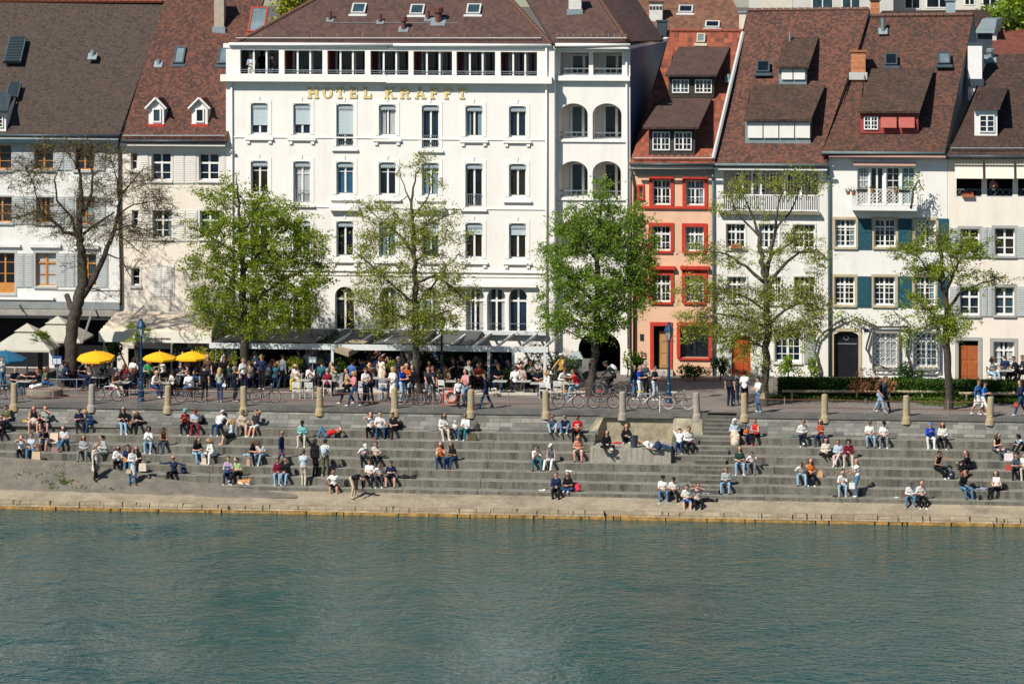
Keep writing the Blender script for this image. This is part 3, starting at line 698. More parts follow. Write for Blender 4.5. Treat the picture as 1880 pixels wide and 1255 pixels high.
# ---------------------------------------------------------------- white house with orange window frames
h = House('town_house', 'white house with orange wooden window frames and a huge dark brown tiled roof', Yf); h.at(110)
wl = M('plaster_white', (.76, .745, .70), .9, .10, .7, streak=.16)
for (x0, x1, y0, y1) in ((-26, 21, 266, 311), (62, 98, 266, 311), (137, 173, 266, 312), (-16, 22, 361, 408), (66, 99, 362, 409), (140, 174, 362, 411)):
    h.win(x0, y0, x1, y1, fr=wood_or, mx=0, rows=(.33, .66), sur=grey_sh, sw=.1)
h.win(-10, 464, 27, 538, fr=wood_or, mx=0, rows=(.24, .52), sur=grey_sh, sw=.12)
h.bar('wooden_panel', -9, 519, 26.5, 538, -.1, .16, wood_or)
h.win(65, 464, 103, 525, fr=wood_or, mx=0, transom=.3, rows=(.65,), sur=grey_sh, sw=.12); h.win(142, 466, 177, 525, fr=wood_or, mx=0, transom=.3, rows=(.65,), sur=grey_sh, sw=.12)
for (x0, y0, x1, y1) in ((23, 264, 42, 313), (43, 264, 60, 313), (100, 265, 117, 313), (118, 265, 135, 313), (175, 266, 194, 314), (25, 360, 44, 412), (46, 360, 62, 412), (101, 361, 118, 412), (120, 361, 136, 412), (176, 362, 194, 413), (31, 465, 44, 527), (45, 465, 61, 527), (107, 465, 121, 527), (122, 465, 137, 527), (179, 467, 198, 528)):
    h.shutter(x0, y0, x1, y1, grey_sh)
h.bar('moulding', -40, 448, 38, 453, .16, -.003, wl); h.bar('moulding', 55, 448, 112, 454, .16, -.003, wl); h.bar('moulding', 135, 450, 182, 456, .16, -.003, wl)
h.bar('moulding', -40, 545, 100, 549, .3, -.003, white); h.bar('moulding', 100, 528, 220, 532, .07, -.003, wl)
h.holes.append((PX(-40, Yf), PX(90, Yf), ZP, P(0, 583, Yf).z)); h.holes.append((PX(100, Yf), PX(215, Yf), ZP, P(0, 585, Yf).z))
h.wall(-42, 250, 222, None, wl)
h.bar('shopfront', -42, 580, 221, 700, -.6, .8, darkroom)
h.bar('fascia_band', -42, 553, 221, 566, .25, -.003, M('slate_grey_band', (.24, .26, .26), .8, .3, 1.5))
h.bar('awning_cassette', -42, 567, 221, 577, .55, -.26, M('cassette_grey', (.34, .31, .27), .7, .3, 2))
h.bar('awning_roll', -42, 577, 221, 581, .75, -.3, dark_iron)
r = Roof(h, [(-45, 246, Yf - .6), (219, 249, Yf - .6), (306, 1, Yf + 7.2), (-45, -1, Yf + 7.0)], T_b1, gable=wl, curve=.25)
h.gutter(-45, 219, 249, .75, zinc_d); h.bar('cornice', -42, 252, 220, 262, .45, -.003, M('cornice_grey', (.35, .40, .40), .8, .1, 2))
r.louvre(28, 93, 1.05, 2.0, zinc_d); r.louvre(25, 168, .75, 1.15, zinc_d)
r.vent(170, 103, .35, .12, zinc); r.ridge(-40, 300, 0, 2, T_or, .16)
h.pipe([(218, 258), (219, 400), (222, 520), (222, 560)], .07, brown_w)
rr, _y = r.shed_dormer(-20, 206, 11, 240, (-24, 14, 203), (-20, 22, 168), zinc_d, white, [(-15, 212, 6, 234)], mx=0)
# ---------------------------------------------------------------- cream house with two gabled dormers
h = House('cream_house', 'cream house with white louvred shutters and two small white gabled dormers', Yf); h.at(318)
wl = M('plaster_cream', (.80, .715, .61), .9, .08, .8, streak=.12)
for (x0, y0, x1, y1) in ((278, 281, 314, 331), (365, 282, 402, 331), (280, 386, 316, 437), (367, 387, 403, 437)): h.win(x0, y0, x1, y1, mx=0, rows=(.72,), transom=.36, sur=white_sh, sw=.12)
for (x0, y0, x1, y1) in ((240, 280, 252, 312), (242, 386, 254, 418), (241, 492, 257, 524)): h.win(x0, y0, x1, y1, mx=0, rows=(.5,), mull=False, sur=white_sh, sw=.1)
for (x0, y0, x1, y1) in ((255, 280, 273, 336), (319, 280, 339, 337), (340, 280, 361, 337), (406, 281, 415, 336), (257, 386, 276, 442), (320, 386, 340, 443), (341, 386, 362, 443), (279, 490, 297, 545), (299, 490, 317, 545)): h.shutter(x0, y0, x1, y1, white_sh)
h.bar('blank_recess', 276, 487, 320, 549, .03, -.003, white_sh)
h.holes.append((PX(235, Yf), PX(400, Yf), ZP, P(300, 640, Yf).z))
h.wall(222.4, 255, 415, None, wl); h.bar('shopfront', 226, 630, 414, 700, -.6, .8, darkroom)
h.bar('cornice', 222.4, 263, 415, 268, .35, -.003, white)
r = Roof(h, [(221, 258, Yf - .55), (415, 259, Yf - .55), (500, -60, Yf + 8.5), (322, -62, Yf + 8.5)], T_b2, back=False)
h.gutter(222.5, 415, 259, .68, zinc_d, .07); r.snow_guard(225, 413, 249)
r.skylight(330, 103, .62, 1.25, zinc_d); r.skylight(411, 104, .62, 1.25, zinc_d); r.vent(291, 118, .3, .11, zinc)
r.chimney(393, 0 - 6, 411, 56, M('chimney_buff', (.40, .34, .26), .9, .2, 3), .7)
o = r.skylight(474, 38, 1.0, 1.9, M('red_metal', (.36, .05, .03), .6, .2, 3))
def gable_dormer(r, x0, x1, yt, yb, ypk, win_, darkp):
    hh = r.house; Y = r.hit((x0 + x1) / 2, yb).y; a, b_, c, d = rect(x0, yt, x1, yb, Y); xm = (a + b_) / 2; zp = P((x0 + x1) / 2, ypk, Y).z
    mb = MB(); mb.hexa([(a, Y, c), (b_, Y, c), (b_, Y + .1, c), (a, Y + .1, c)], [(a, Y, d), (b_, Y, d), (b_, Y + .1, d), (a, Y + .1, d)]); mb.poly([(a, Y, d), (b_, Y, d), (xm, Y, zp)])
    ob = mb.build('dormer', white, hh.root)
    # where the ridge and cheeks run into the slope
    def back(x, z):
        o, n = r.pl(); y = o.y - (n.x * (x - o.x) + n.z * (z - o.z)) / n.y; return V((x + .12 * (y - Y), y, z))
    mb = MB(); mb.poly([(b_, Y + .05, c), back(b_, c + .02), back(b_, d), (b_, Y + .05, d)]); mb.build('cheek', M('grey_cheek', (.45, .46, .45)), ob); mb = MB(); mb.poly([(a, Y + .05, d), back(a, d), back(a, c + .02), (a, Y + .05, c)]); mb.build('cheek', M('grey_cheek', (.45, .46, .45)), ob)
    mb = MB(); ov = .16
    for sx, xe in ((-1, a - ov), (1, b_ + ov)):
        ze = d - .13; p0, p1, p2, p3 = V((xe, Y - ov, ze)), V((xm, Y - ov, zp + .08)), back(xm, zp + .08), back(xe, ze)
        pts = [p0, p1, p2, p3] if sx < 0 else [p1, p0, p3, p2]
        mb.uv[len(mb.f)] = [(0, 0), (0, 1), (1.5, 1), (1.5, 0)]; mb.quad(*pts)
    mb.build('dormer_roof', T_b2, ob)
    mb = MB()
    for xe in (a - ov, b_ + ov): mb.path([(xe, Y - ov - .02, d - .12), (xm, Y - ov - .02, zp + .09)], .07, 4)
    mb.build('bargeboard', white, ob); mb = MB(); mb.box(a - .05, b_ + .05, Y - .12, Y - .003, c - .13, c - .01); mb.build('sill', red, ob)
    hh.win(*win_, dep=-.07, dY=Y - hh.Y, hole=False, sill=False, mx=0, rows=(), mull=False, pane=darkp, fw=.08)
gable_dormer(r, 273, 301, 196, 228, 183, (280, 199, 296, 225), gl_teal); gable_dormer(r, 352, 381, 196, 228, 183, (359, 199, 375, 225), gl_dark)
# ---------------------------------------------------------------- hotel
hotel = h = House('hotel', 'tall white hotel with gold letters under a row of top floor balconies', Yf, 'hotel'); h.at(716)
wl = M('plaster_hotel', (.83, .785, .725), .85, .06, .6, streak=.09); wl2 = M('hotel_trim', (.85, .81, .75), .7, .06, 1)
cols = [476, 554, 633, 711, 790, 870, 950]
rowsy = [(192, 249), (298, 358), (407, 472)]
FRN = {(0, 2): 270, (0, 4): 271, (1, 1): 374, (1, 5): 378}
BL = {(0, 0): .72, (0, 1): .68, (0, 2): .72, (2, 4): .4, (2, 5): .34, (2, 6): .34}
for ri, (y0, y1) in enumerate(rowsy):
    for ci, cx in enumerate(cols):
        yb = FRN.get((ri, ci), y1); yo = (cx - 700) * .012; bl = BL.get((ri, ci), 0)
        h.win(cx - 15.5, y0 + yo, cx + 16, yb + yo, mx=0, rows=() if ri != 1 or ci in (5, 6) else (.30,), arch=.12, pelmet=True, blind=bl, rail=.30 if (ri, ci) in FRN else .06, sill=False,
              curtain=.30 if (ri, ci) in ((0, 3), (1, 4), (2, 3)) else 0, sur=wl2, sw=.20, sp=.025, pane=gl_blue if (ri, ci) == (1, 2) else None)
        w = 26 if (ri, ci) not in FRN else 24
        zz = yb + yo + (7 if (ri, ci) not in FRN else 4)
        h.bar('sill', cx - w, zz, cx + w, zz + 3.5, .14, -.003, wl2)
        if (ri, ci) not in FRN and ri != 1:
            for sx in (-w + 3, w - 9): h.bar('sill_bracket', cx + sx, zz + 3.7, cx + sx + 6, zz + 10, .09, -.003, wl2)
        h.bar('keystone', cx - 1.2, y0 + yo - 12, cx + 1.2, y0 + yo - 5, .05, -.003, wl2)
for cx in (476, 555, 633, 714, 792, 872, 911, 951):
    w = 17 if cx != 633 else 18; yo = (cx - 870) * .012
    h.win(cx - w, 529 + yo, cx + w, 611 + yo, mx=0, rows=(), transom=.28, arch=.53, sill=False, dep=.26, rail=.22 if cx > 850 else .06, sur=None)
for (y, d) in ((254, .05), (381, .05), (497, .10), (505, .05)):
    for i in range(2): h.bar('string_course', 428 if i == 0 else 716, y + (-3.0 if i == 0 else .6), 716 if i == 0 else 1002, y + (-3.0 if i == 0 else .6) + 2.5, d, -.003, wl2)
h.bar('ledge', 820, 521, 985, 526, .25, -.003, wl2)
for cx in (476, 633, 790): h.bar('hood_moulding', cx - 27, 381 - 2, cx + 27, 386, .3, -.003, wl2)
loggia = [(441, 512), (522, 592), (601, 670), (680, 750), (759, 830), (838, 909), (919, 986)]
for (a, b_) in loggia:
    yo = (a - 700) * .008; x0, x1, z0, z1 = rect(a, 94 + yo, b_, 138 + yo, Yf); h.holes.append((x0, x1, z0, z1))
for (x0, y0, x1, y1) in ((432, 640, 560, 700), (600, 640, 740, 700), (770, 640, 860, 700), (860, 645, 940, 700)): a, b_, c, d = rect(x0, y0, x1, y1, Yf); h.holes.append((a, b_, ZP, d))
h.wall(415, 84, 1018, None, wl, depth=.3, side=12)
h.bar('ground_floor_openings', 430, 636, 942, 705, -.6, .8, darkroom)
for (x0, x1, z0) in ((-.9, 1, 0),): pass
mb = MB()                                                             # balcony room: floor, ceiling, back wall
a, b_, c, d = rect(430, 90, 1000, 140, Yf); c -= .72; mb.quad((a, Yf + .3, c), (b_, Yf + .3, c), (b_, Yf + 2.4, c), (a, Yf + 2.4, c)); mb.quad((a, Yf + .3, d), (a, Yf + 2.4, d), (b_, Yf + 2.4, d), (b_, Yf + .3, d)); mb.quad((a, Yf + 2.4, c), (b_, Yf + 2.4, c), (b_, Yf + 2.4, d), (a, Yf + 2.4, d))
mb.quad((a, Yf + .3, c), (a, Yf + 2.4, c), (a, Yf + 2.4, d), (a, Yf + .3, d)); mb.quad((b_, Yf + .3, c), (b_, Yf + .3, d), (b_, Yf + 2.4, d), (b_, Yf + 2.4, c))
mb.build('balcony_room', M('balcony_inside', (.22, .22, .24), .9), h.root)
redp = M('red_partition', (.16, .022, .025), .8, .3, 4)
for i, (x0, x1) in enumerate(loggia):
    yo = (x0 - 700) * .008
    h.win(x0 + 14, 93 + yo, x1 + 16, 134 + yo, dY=2.0, hole=False, sill=False, mx=0, rows=(), dep=.25, fw=.10, pane=gl_dark, curtain=.25 if i in (1, 6) else 0)
    A, B, Cc, D = rect(x0, 94 + yo, x1, 138 + yo, Yf)
    if i: mb = MB(); mb.box(A - .06, A + .03, Yf + .32, Yf + 2.35, Cc + .1, D); mb.build('red_partition', redp, h.root)
    mb = MB(); mb.path([(A, Yf + .05, Cc + .24), (B, Yf + .05, Cc + .24)], .02, 6); mb.path([(A, Yf + .05, Cc + .12), (B, Yf + .05, Cc + .12)], .012, 6)
    for q in range(1, 4): x = A + (B - A) * q / 4; mb.path([(x, Yf + .05, Cc), (x, Yf + .05, Cc + .24)], .012, 5)
    mb.build('balcony_rail', ironm, h.root)
    for q in (.34, .67): mb = MB(); x = A + (B - A) * q; mb.box(x - .05, x + .05, Yf + .12, Yf + .2, Cc, D); mb.build('balcony_post', white, h.root)
for i in range(2):
    x0, x1 = (407, 711) if i == 0 else (711, 1014); yo = -1.5 if i == 0 else 1.5
    h.bar('balcony_slab', x0, 139 + yo, x1, 151 + yo, .44, -.003, wl2); h.bar('eaves_fascia', x0 + 3, 82 + yo, x1, 90 + yo, .05, .3, white)
h.bar('corner_pilaster', 415.4, 151, 426.5, 640, .05, -.003, wl2)
r = Roof(h, [(431, 81, Yf - .1), (1012, 83, Yf - .1), (880, -62, Yf + 7), (690, -62, Yf + 7)], T_hot, back=False)
hip = [(431, 81, Yf - .1), (690, -62, Yf + 7)]
mb = MB(); a, b_ = P(*hip[0]), P(*hip[1]); c = P(431, 81, Yf - .1) + V((2, 14, 0)); mb.uv[0] = [(0, 0), (8, 8), (16, 0)]; mb.poly([c, a, b_]); mb.build('roof_end', T_hot, h.root)
mb = MB(); n = 46
for i in range(n): p, q = a.lerp(b_, i / n), a.lerp(b_, (i + .92) / n); mb.path([p + V((0, 0, .03)), q + V((0, 0, .03))], [.13, .10], 7)
mb.build('hip_tiles', M('hip_clay', (.16, .085, .06), .9, .3, 4), h.root); mb = MB()
a, b_ = P(1012, 83, Yf - .1), P(880, -62, Yf + 7)
for i in range(n): p, q = a.lerp(b_, i / n), a.lerp(b_, (i + .92) / n); mb.path([p + V((0, 0, .03)), q + V((0, 0, .03))], [.15, .12], 7)
mb.build('hip_tiles', M('hip_clay', (.16, .085, .06), .9, .3, 4), h.root)
for i in range(2):
    x0, x1 = (432, 722) if i == 0 else (722, 1012); h.gutter(x0 - 12 * (1 - i), x1, 82.5 + (-.7 if i == 0 else .7), .14, white, .09)
r.snow_guard(433, 993, 70, M('pale_metal', (.50, .50, .48), .5, .1, 3))
for (x, y) in ((659, 18), (766, 20), (870, 19)): r.skylight(x, y, .82, 1.0, M('pale_metal', (.50, .50, .48)), gl_teal)
dr = M('maroon_metal', (.13, .045, .04), .6, .2, 4)
for (x, y, hg, rr_) in ((606, 37, .5, .1), (698, 41, .48, .1), (786, 36, .5, .1)): r.vent(x, y, hg, rr_, dr)
r.vent(741, 54, .75, .13, dr, True); r.vent(805, 40, .85, .19, dr, True)
mb = MB(); p = [r.hit(x, 42, .03) for x in (610, 842)]; mb.path(p, .02, 5); mb.build('lightning_wire', ironm, h.root)
# letters
gold = M('gold_letters', (.72, .56, .25), .6, .2, 2)
GL = {'H': [(0, 0, .28, 1), (.72, 0, 1, 1), (.28, .4, .72, .62), (-.08, 0, .36, .14), (.64, 0, 1.08, .14), (-.08, .86, .36, 1), (.64, .86, 1.08, 1)],
      'T': [(.36, 0, .64, 1), (0, .8, 1, 1), (0, .58, .15, .8), (.85, .58, 1, .8), (.22, 0, .78, .14)],
      'E': [(.06, 0, .34, 1), (0, 0, .95, .2), (0, .8, .95, 1), (.34, .42, .7, .58), (.78, .2, .95, .36), (.78, .66, .95, .8)],
      'L': [(.1, 0, .38, 1), (0, 0, .95, .2), (.78, .2, .95, .42), (0, .86, .5, 1)],
      'F': [(.06, 0, .34, 1), (0, .8, .95, 1), (.34, .42, .7, .6), (.78, .62, .95, .8), (0, 0, .5, .14)]}
mb = MB()
def let(ch, x0, x1, y0, y1):
    a, b_, c, d = rect(x0, y0, x1, y1, Yf); w, hh = b_ - a, d - c; f, g = Yf - .05, Yf - .004
    def bx(u0, v0, u1, v1, e=0): mb.box(a + u0 * w, a + u1 * w, f - e, g, c + v0 * hh, c + v1 * hh)
    def stroke(p, q, t):
        p, q = V((a + p[0] * w, 0, c + p[1] * hh)), V((a + q[0] * w, 0, c + q[1] * hh)); dd = V((t * w, 0, 0))
        mb.hexa([V((p.x, f - .004, p.z)), V((p.x, f - .004, p.z)) + dd, V((p.x, g, p.z)) + dd, V((p.x, g, p.z))], [V((q.x, f - .004, q.z)), V((q.x, f - .004, q.z)) + dd, V((q.x, g, q.z)) + dd, V((q.x, g, q.z))])
    if ch in GL:
        for i, q in enumerate(GL[ch]): bx(*q, e=.0025 * i)
    elif ch == 'O':
        n = 18; cx, cz = (a + b_) / 2, (c + d) / 2; k = .24 * w
        for i in range(n):
            A, B = 2 * math.pi * i / n, 2 * math.pi * (i + 1) / n; o = lambda t, e: V((cx + math.cos(t) * (w / 2 - e * 1.1), 0, cz + math.sin(t) * (hh / 2 - e * .7)))
            q = [o(A, 0), o(B, 0), o(B, k), o(A, k)]; mb.hexa([V((p.x, f, p.z)) for p in q], [V((p.x, g, p.z)) for p in q])
    elif ch == 'K': bx(0, 0, .28, 1); bx(-.08, 0, .36, .14, .003); bx(-.08, .86, .36, 1, .003); stroke((.25, .42), (.68, 1), .26); stroke((.72, 0), (.34, .58), .26); bx(.62, 0, 1.08, .13, .006); bx(.58, .87, 1.02, 1, .006)
    elif ch == 'R': bx(.02, 0, .3, 1); bx(-.06, 0, .38, .14, .003); bx(0, .82, .75, 1, .003); bx(.3, .42, .75, .58, .003); bx(.66, .5, .92, .92, .006); stroke((.66, 0), (.46, .5), .28); bx(.64, 0, 1.05, .13, .007)
    elif ch == 'A': stroke((0, 0), (.36, 1), .16); stroke((.72, 0), (.38, 1), .26); bx(.2, .26, .8, .4, .003); bx(-.1, 0, .3, .13, .006); bx(.6, 0, 1.1, .13, .006)
for ch, a, b_ in zip('HOTELKRAFFT', (645, 747, 842, 942, 1042, 1199, 1310, 1418, 1524, 1624, 1720), (723, 828, 913, 1010, 1112, 1280, 1384, 1494, 1592, 1690, 1793)):
    x0, x1 = a / 3.917 + 400, b_ / 3.917 + 400; yo = (x0 - 710) * .004; mb = MB(); let(ch, x0 + 1, x1 - 1, 160 + yo, 181 + yo); mb.build('gold_letter', gold, h.root)
h.pipe([(425, 155), (427, 640)], .05, wl2, f=.1); h.pipe([(1003, 88), (1003, 640)], .05, wl2, f=.1)
# recessed wing of the hotel
Yw = Yf + .55
def wrect(*q): return rect(*q, Yw)
wing_open = [(1028, 97, 1081, 138), (1089, 97, 1142, 138), (1027, 190, 1079, 255), (1088, 190, 1141, 256), (1027, 296, 1079, 362), (1088, 296, 1140, 363), (1027, 404, 1079, 472), (1088, 404, 1140, 472)]
s_h, s_a, s_Y = h.holes, h.archs, h.Y
h.holes, h.archs, h.Y = [], [], Yw
for i, q in enumerate(wing_open):
    a, b_, c, d = wrect(*q); h.holes.append((a, b_, c, d))
    if i > 1: h.archs.append((a, b_, d - .62, d))
a, b_, c, d = wrect(1062, 607, 1139, 700); h.holes.append((a, b_, ZP - .3, d)); h.archs.append((a, b_, d - 1.0, d))
h.wall(1018.5, 84, 1157, None, wl, depth=.35, side=15, skew=.10, name='wing_wall')
for i, q in enumerate(wing_open):
    a, b_, c, d = wrect(*q); e = .3
    mb = MB(); mb.quad((a - e, Yw + .35, c), (b_ + e, Yw + .35, c), (b_ + e, Yw + 1.7, c), (a - e, Yw + 1.7, c)); mb.quad((a - e, Yw + .35, d + .05), (a - e, Yw + 1.7, d + .05), (b_ + e, Yw + 1.7, d + .05), (b_ + e, Yw + .35, d + .05))
    mb.quad((a - e, Yw + 1.7, c), (b_ + e, Yw + 1.7, c), (b_ + e, Yw + 1.7, d + .05), (a - e, Yw + 1.7, d + .05)); mb.quad((a - e, Yw + .35, c), (a - e, Yw + 1.7, c), (a - e, Yw + 1.7, d), (a - e, Yw + .35, d)); mb.quad((b_ + e, Yw + .35, c), (b_ + e, Yw + .35, d), (b_ + e, Yw + 1.7, d), (b_ + e, Yw + 1.7, c))
    mb.build('loggia_room', wl, h.root)
    h.win(q[0] + 20, q[1] + 3, q[2] + 14, q[3] - 1, dY=1.4, hole=False, sill=False, mx=0, rows=(), dep=.2, fw=.10)
    mb = MB()
    for z in (.08, .34, .38): mb.path([(a, Yw + .08, c + z), (b_, Yw + .08, c + z)], .016, 5)
    for k in range(1, 5): x = a + (b_ - a) * k / 5; mb.path([(x, Yw + .08, c), (x, Yw + .08, c + .38)], .012, 5)
    mb.build('balcony_rail', ironm, h.root)
h.bar('string_course', 1024, 257, 1150, 260.5, .1, -.003, wl2); h.bar('string_course', 1024, 364, 1150, 367.5, .1, -.003, wl2); h.bar('balcony_slab', 1020, 139.5, 1157, 148, .3, -.003, wl2); h.bar('eaves_fascia', 1020, 83, 1156, 91, .5, .3, white)
h.gutter(1020, 1157, 83, .8, white, .10); h.pipe([(1150, 90), (1153, 640)], .05, wl2, f=.1)
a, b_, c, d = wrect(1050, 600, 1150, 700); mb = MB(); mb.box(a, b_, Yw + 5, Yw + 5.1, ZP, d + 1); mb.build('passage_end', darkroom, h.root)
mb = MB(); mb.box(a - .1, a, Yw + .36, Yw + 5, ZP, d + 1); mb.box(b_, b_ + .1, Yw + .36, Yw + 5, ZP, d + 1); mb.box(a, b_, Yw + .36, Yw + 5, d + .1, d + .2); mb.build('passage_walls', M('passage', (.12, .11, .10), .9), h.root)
r = Roof(h, [(1018, 82, Yw - .7), (1152, 76, Yw - .7), (1060, -62, Yw + 7.5), (930, -62, Yw + 7.5)], T_hot, back=False, name='wing_roof')
r.snow_guard(1022, 1150, 70, M('pale_metal', (.50, .50, .48)))
r.chimney(1044, -10, 1067, 24, M('chimney_white', (.62, .60, .56), .9, .2, 3), .8)
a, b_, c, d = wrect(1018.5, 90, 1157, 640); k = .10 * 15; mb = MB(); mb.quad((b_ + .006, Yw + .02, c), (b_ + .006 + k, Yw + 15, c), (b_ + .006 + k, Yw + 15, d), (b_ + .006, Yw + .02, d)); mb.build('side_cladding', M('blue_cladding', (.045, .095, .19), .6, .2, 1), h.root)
rw2 = Roof(h, [(1153, 76, Yw - .7), (1219, 74, Yw + 11), (1130, -62, Yw + 14), (1063, -62, Yw + 7.5)], T_hot, back=False, name='wing_side_roof')
mb = MB()
a, b_ = P(1152, 76, Yw - .7), P(1061, -62, Yw + 7.5)
for i in range(n): p, q = a.lerp(b_, i / n), a.lerp(b_, (i + .92) / n); mb.path([p + V((0, 0, .03)), q + V((0, 0, .03))], [.15, .12], 7)
mb.build('hip_tiles', M('hip_clay', (.16, .085, .06)), h.root)
h.holes, h.archs, h.Y = s_h, s_a, s_Y
# ---------------------------------------------------------------- salmon house with red surrounds
Yr = 22.6
h = House('salmon_house', 'narrow salmon house with bright red window surrounds and an orange tiled roof', Yr); h.at(1235)
wl = M('plaster_salmon', (.76, .475, .315), .9, .10, .9, streak=.16)
for (x0, y0, x1, y1) in ((1198, 330, 1231, 376), (1259, 331, 1293, 377), (1197, 415, 1231, 460), (1258, 416, 1292, 461), (1197, 505, 1231, 554), (1258, 506, 1292, 554)):
    h.win(x0, y0, x1, y1, mx=1, rows=(.68,), transom=.33, sur=red, sw=.19, sp=.07, rail=.22)
for x0, x1 in ((1188, 1240), (1249, 1302)): h.bar('window_hood', x0, 488, x1, 494, .25, -.003, red); h.bar('hood_panel', x0 + 4, 494.3, x1 - 4, 499, .09, -.003, red)
h.bar('sill_band', 1166, 378.5, 1308, 383, .13, -.003, red)
h.win(1173, 342, 1180, 363, mx=0, rows=(), mull=False, sur=red, sw=.10, sp=.06); h.win(1170, 508, 1178, 548, mx=0, rows=(), mull=False, sur=red, sw=.14, sp=.07)
h.win(1249, 598, 1301, 656, mx=0, rows=(), fr=M('dark_frame', (.02, .02, .025)), pane=gl_dark, curtain=-1, sur=red, sw=.2, sp=.16)
a, b_, c, d = rect(1200, 598, 1228, 690, Yr); h.holes.append((a, b_, ZP, d))
mb = MB(); mb.box(a - .2, a - .004, Yr - .06, Yr - .003, ZP, d); mb.box(b_ + .004, b_ + .2, Yr - .06, Yr - .003, ZP, d); mb.box(a - .2, b_ + .2, Yr - .06, Yr - .003, d + .004, d + .22); mb.build('door_surround', red, h.root)
mb = MB(); mb.box(a + .28, b_, Yr + .35, Yr + .42, ZP + .35, d - .35); dd = mb.build('door', M('oak_door', (.38, .20, .085), .6, .2, 4), h.root)
mb = MB(); mb.box(a + .42, b_ - .14, Yr + .33, Yr + .349, ZP + 1.2, d - .5); mb.box(a + .42, b_ - .14, Yr + .33, Yr + .349, ZP + .5, ZP + 1.1); mb.build('door_panel', M('oak_door2', (.42, .23, .10), .6, .2, 4), dd)
mb = MB(); mb.box(a, b_, Yr + .43, Yr + .5, ZP, d); mb.build('porch_back', darkroom, h.root); mb = MB(); mb.box(a - .3, b_ + .25, Yr - .45, Yr + .3, ZP - .02, ZP + .28); mb.build('doorstep', M_terr, h.root)
h.bar('meter_hatch', 1175, 613, 1182, 625, .03, -.003, dark_iron)
h.wall(1160, 300, 1309, None, wl, side=9)
h.bar('cornice', 1160, 304, 1310, 309, .45, -.003, white); h.bar('painted_eaves_shadow', 1160, 309.3, 1309.5, 321, .08, -.003, M('eaves_shadow_grey', (.30, .27, .25), .9))  # grey strip below the cornice paints in the shade of the eaves
r = Roof(h, [(1156, 299, Yr - .7), (1311, 301, Yr - .7), (1368, 56, Yr + 6.6), (1231, 55, Yr + 6.6)], T_or, gable=wl, curve=.15)
h.gutter(1156, 1311, 302, .85, zinc_d, .08); r.snow_guard(1162, 1306, 290, M('pale_metal', (.50, .50, .48)))
h.pipe([(1158, 310), (1165, 345), (1164, 500), (1164, 690)], .07, brown_w); h.pipe([(1306, 303), (1309, 325), (1310, 690)], .07, zinc)
mb = MB(); mb.path([r.hit(1309, 292, .12), r.hit(1364, 60, .12)], .11, 5); mb.build('verge', M('pale_metal', (.50, .50, .48)), h.root)
r.ridge(1232, 1368, 56, 57, T_or, .13)
r.shed_dormer(1227, 138, 1311, 176, (1221, 1316, 137), (1246, 1340, 86), T_dorm, brown_w, [(1234, 146, 1265, 171), (1276, 146, 1307, 171)], over=.5)
r.shed_dormer(1191, 236, 1276, 284, (1180, 1283, 233), (1214, 1307, 180), T_dorm, brown_w, [(1198, 242, 1230, 276), (1238, 242, 1270, 276)], over=.55)
r.skylight(1287, 72, .5, .7, M('buff_frame', (.42, .38, .28))); r.vent(1338, 146, .3, .1, zinc)
# ---------------------------------------------------------------- white house with balustraded balcony
h = House('white_house', 'white house with a long white balustrade balcony under a rust brown roof', Yr); h.at(1415)
wl = M('plaster_white_b', (.79, .76, .70), .9, .10, .8, streak=.16)
for (x0, y0, x1, y1) in ((1333, 411, 1368, 455), (1393, 411, 1430, 456), (1456, 412, 1496, 456), (1335, 508, 1370, 551), (1412, 508, 1434, 556), (1458, 508, 1496, 551)):
    h.win(x0, y0, x1, y1, mx=1, rows=(.68,), transom=.34, sur=white_sh, sw=.09)
h.win(1422, 608, 1470, 664, mx=1, rows=(.25, .5, .75), fw=.09, sur=white_sh, sw=.1); h.shutter(1476, 608, 1497, 668, M('grey_green_shutter', (.33, .35, .33), .7, .1, 3))
a, b_, c, d = rect(1343, 616, 1378, 690, Yr); h.holes.append((a, b_, ZP, d))
mb = MB(); mb.box(a, b_, Yr + .2, Yr + .28, ZP, d); dd = mb.build('door', M('vermilion_door', (.52, .095, .025), .5, .15, 3), h.root)
mb = MB()
for k in (.08, .54):
    for z in (.08, .55): mb.box(a + (b_ - a) * k, a + (b_ - a) * (k + .38), Yr + .18, Yr + .198, ZP + (d - ZP) * z, ZP + (d - ZP) * (z + .36))
mb.build('door_panel', M('vermilion_panel', (.46, .08, .02), .5, .15, 3), dd)
a, b_, c, d = rect(1328, 314, 1502, 388, Yr); h.holes.append((a, b_, c, d))
h.wall(1311, 302, 1521, None, wl)
mb = MB(); mb.quad((a, Yr + .28, c), (b_, Yr + .28, c), (b_, Yr + 1.8, c), (a, Yr + 1.8, c)); mb.quad((a, Yr + .28, d), (a, Yr + 1.8, d), (b_, Yr + 1.8, d), (b_, Yr + .28, d)); mb.quad((a, Yr + 1.8, c), (b_, Yr + 1.8, c), (b_, Yr + 1.8, d), (a, Yr + 1.8, d)); mb.quad((a, Yr + .28, c), (a, Yr + 1.8, c), (a, Yr + 1.8, d), (a, Yr + .28, d)); mb.quad((b_, Yr + .28, c), (b_, Yr + .28, d), (b_, Yr + 1.8, d), (b_, Yr + 1.8, c)); mb.build('balcony_room', wl, h.root)
for x0 in (1341, 1372, 1404, 1436, 1468): h.win(x0 + 8, 318, x0 + 34, 372, dY=1.4, hole=False, sill=False, mx=1, rows=(.33, .66), dep=.2)
for x0 in (1363, 1381, 1397, 1441, 1470): mb = MB(); p = PX(x0, Yr); mb.box(p - .06, p + .06, Yr + .02, Yr + .15, c, d); mb.build('balcony_post', white, h.root)
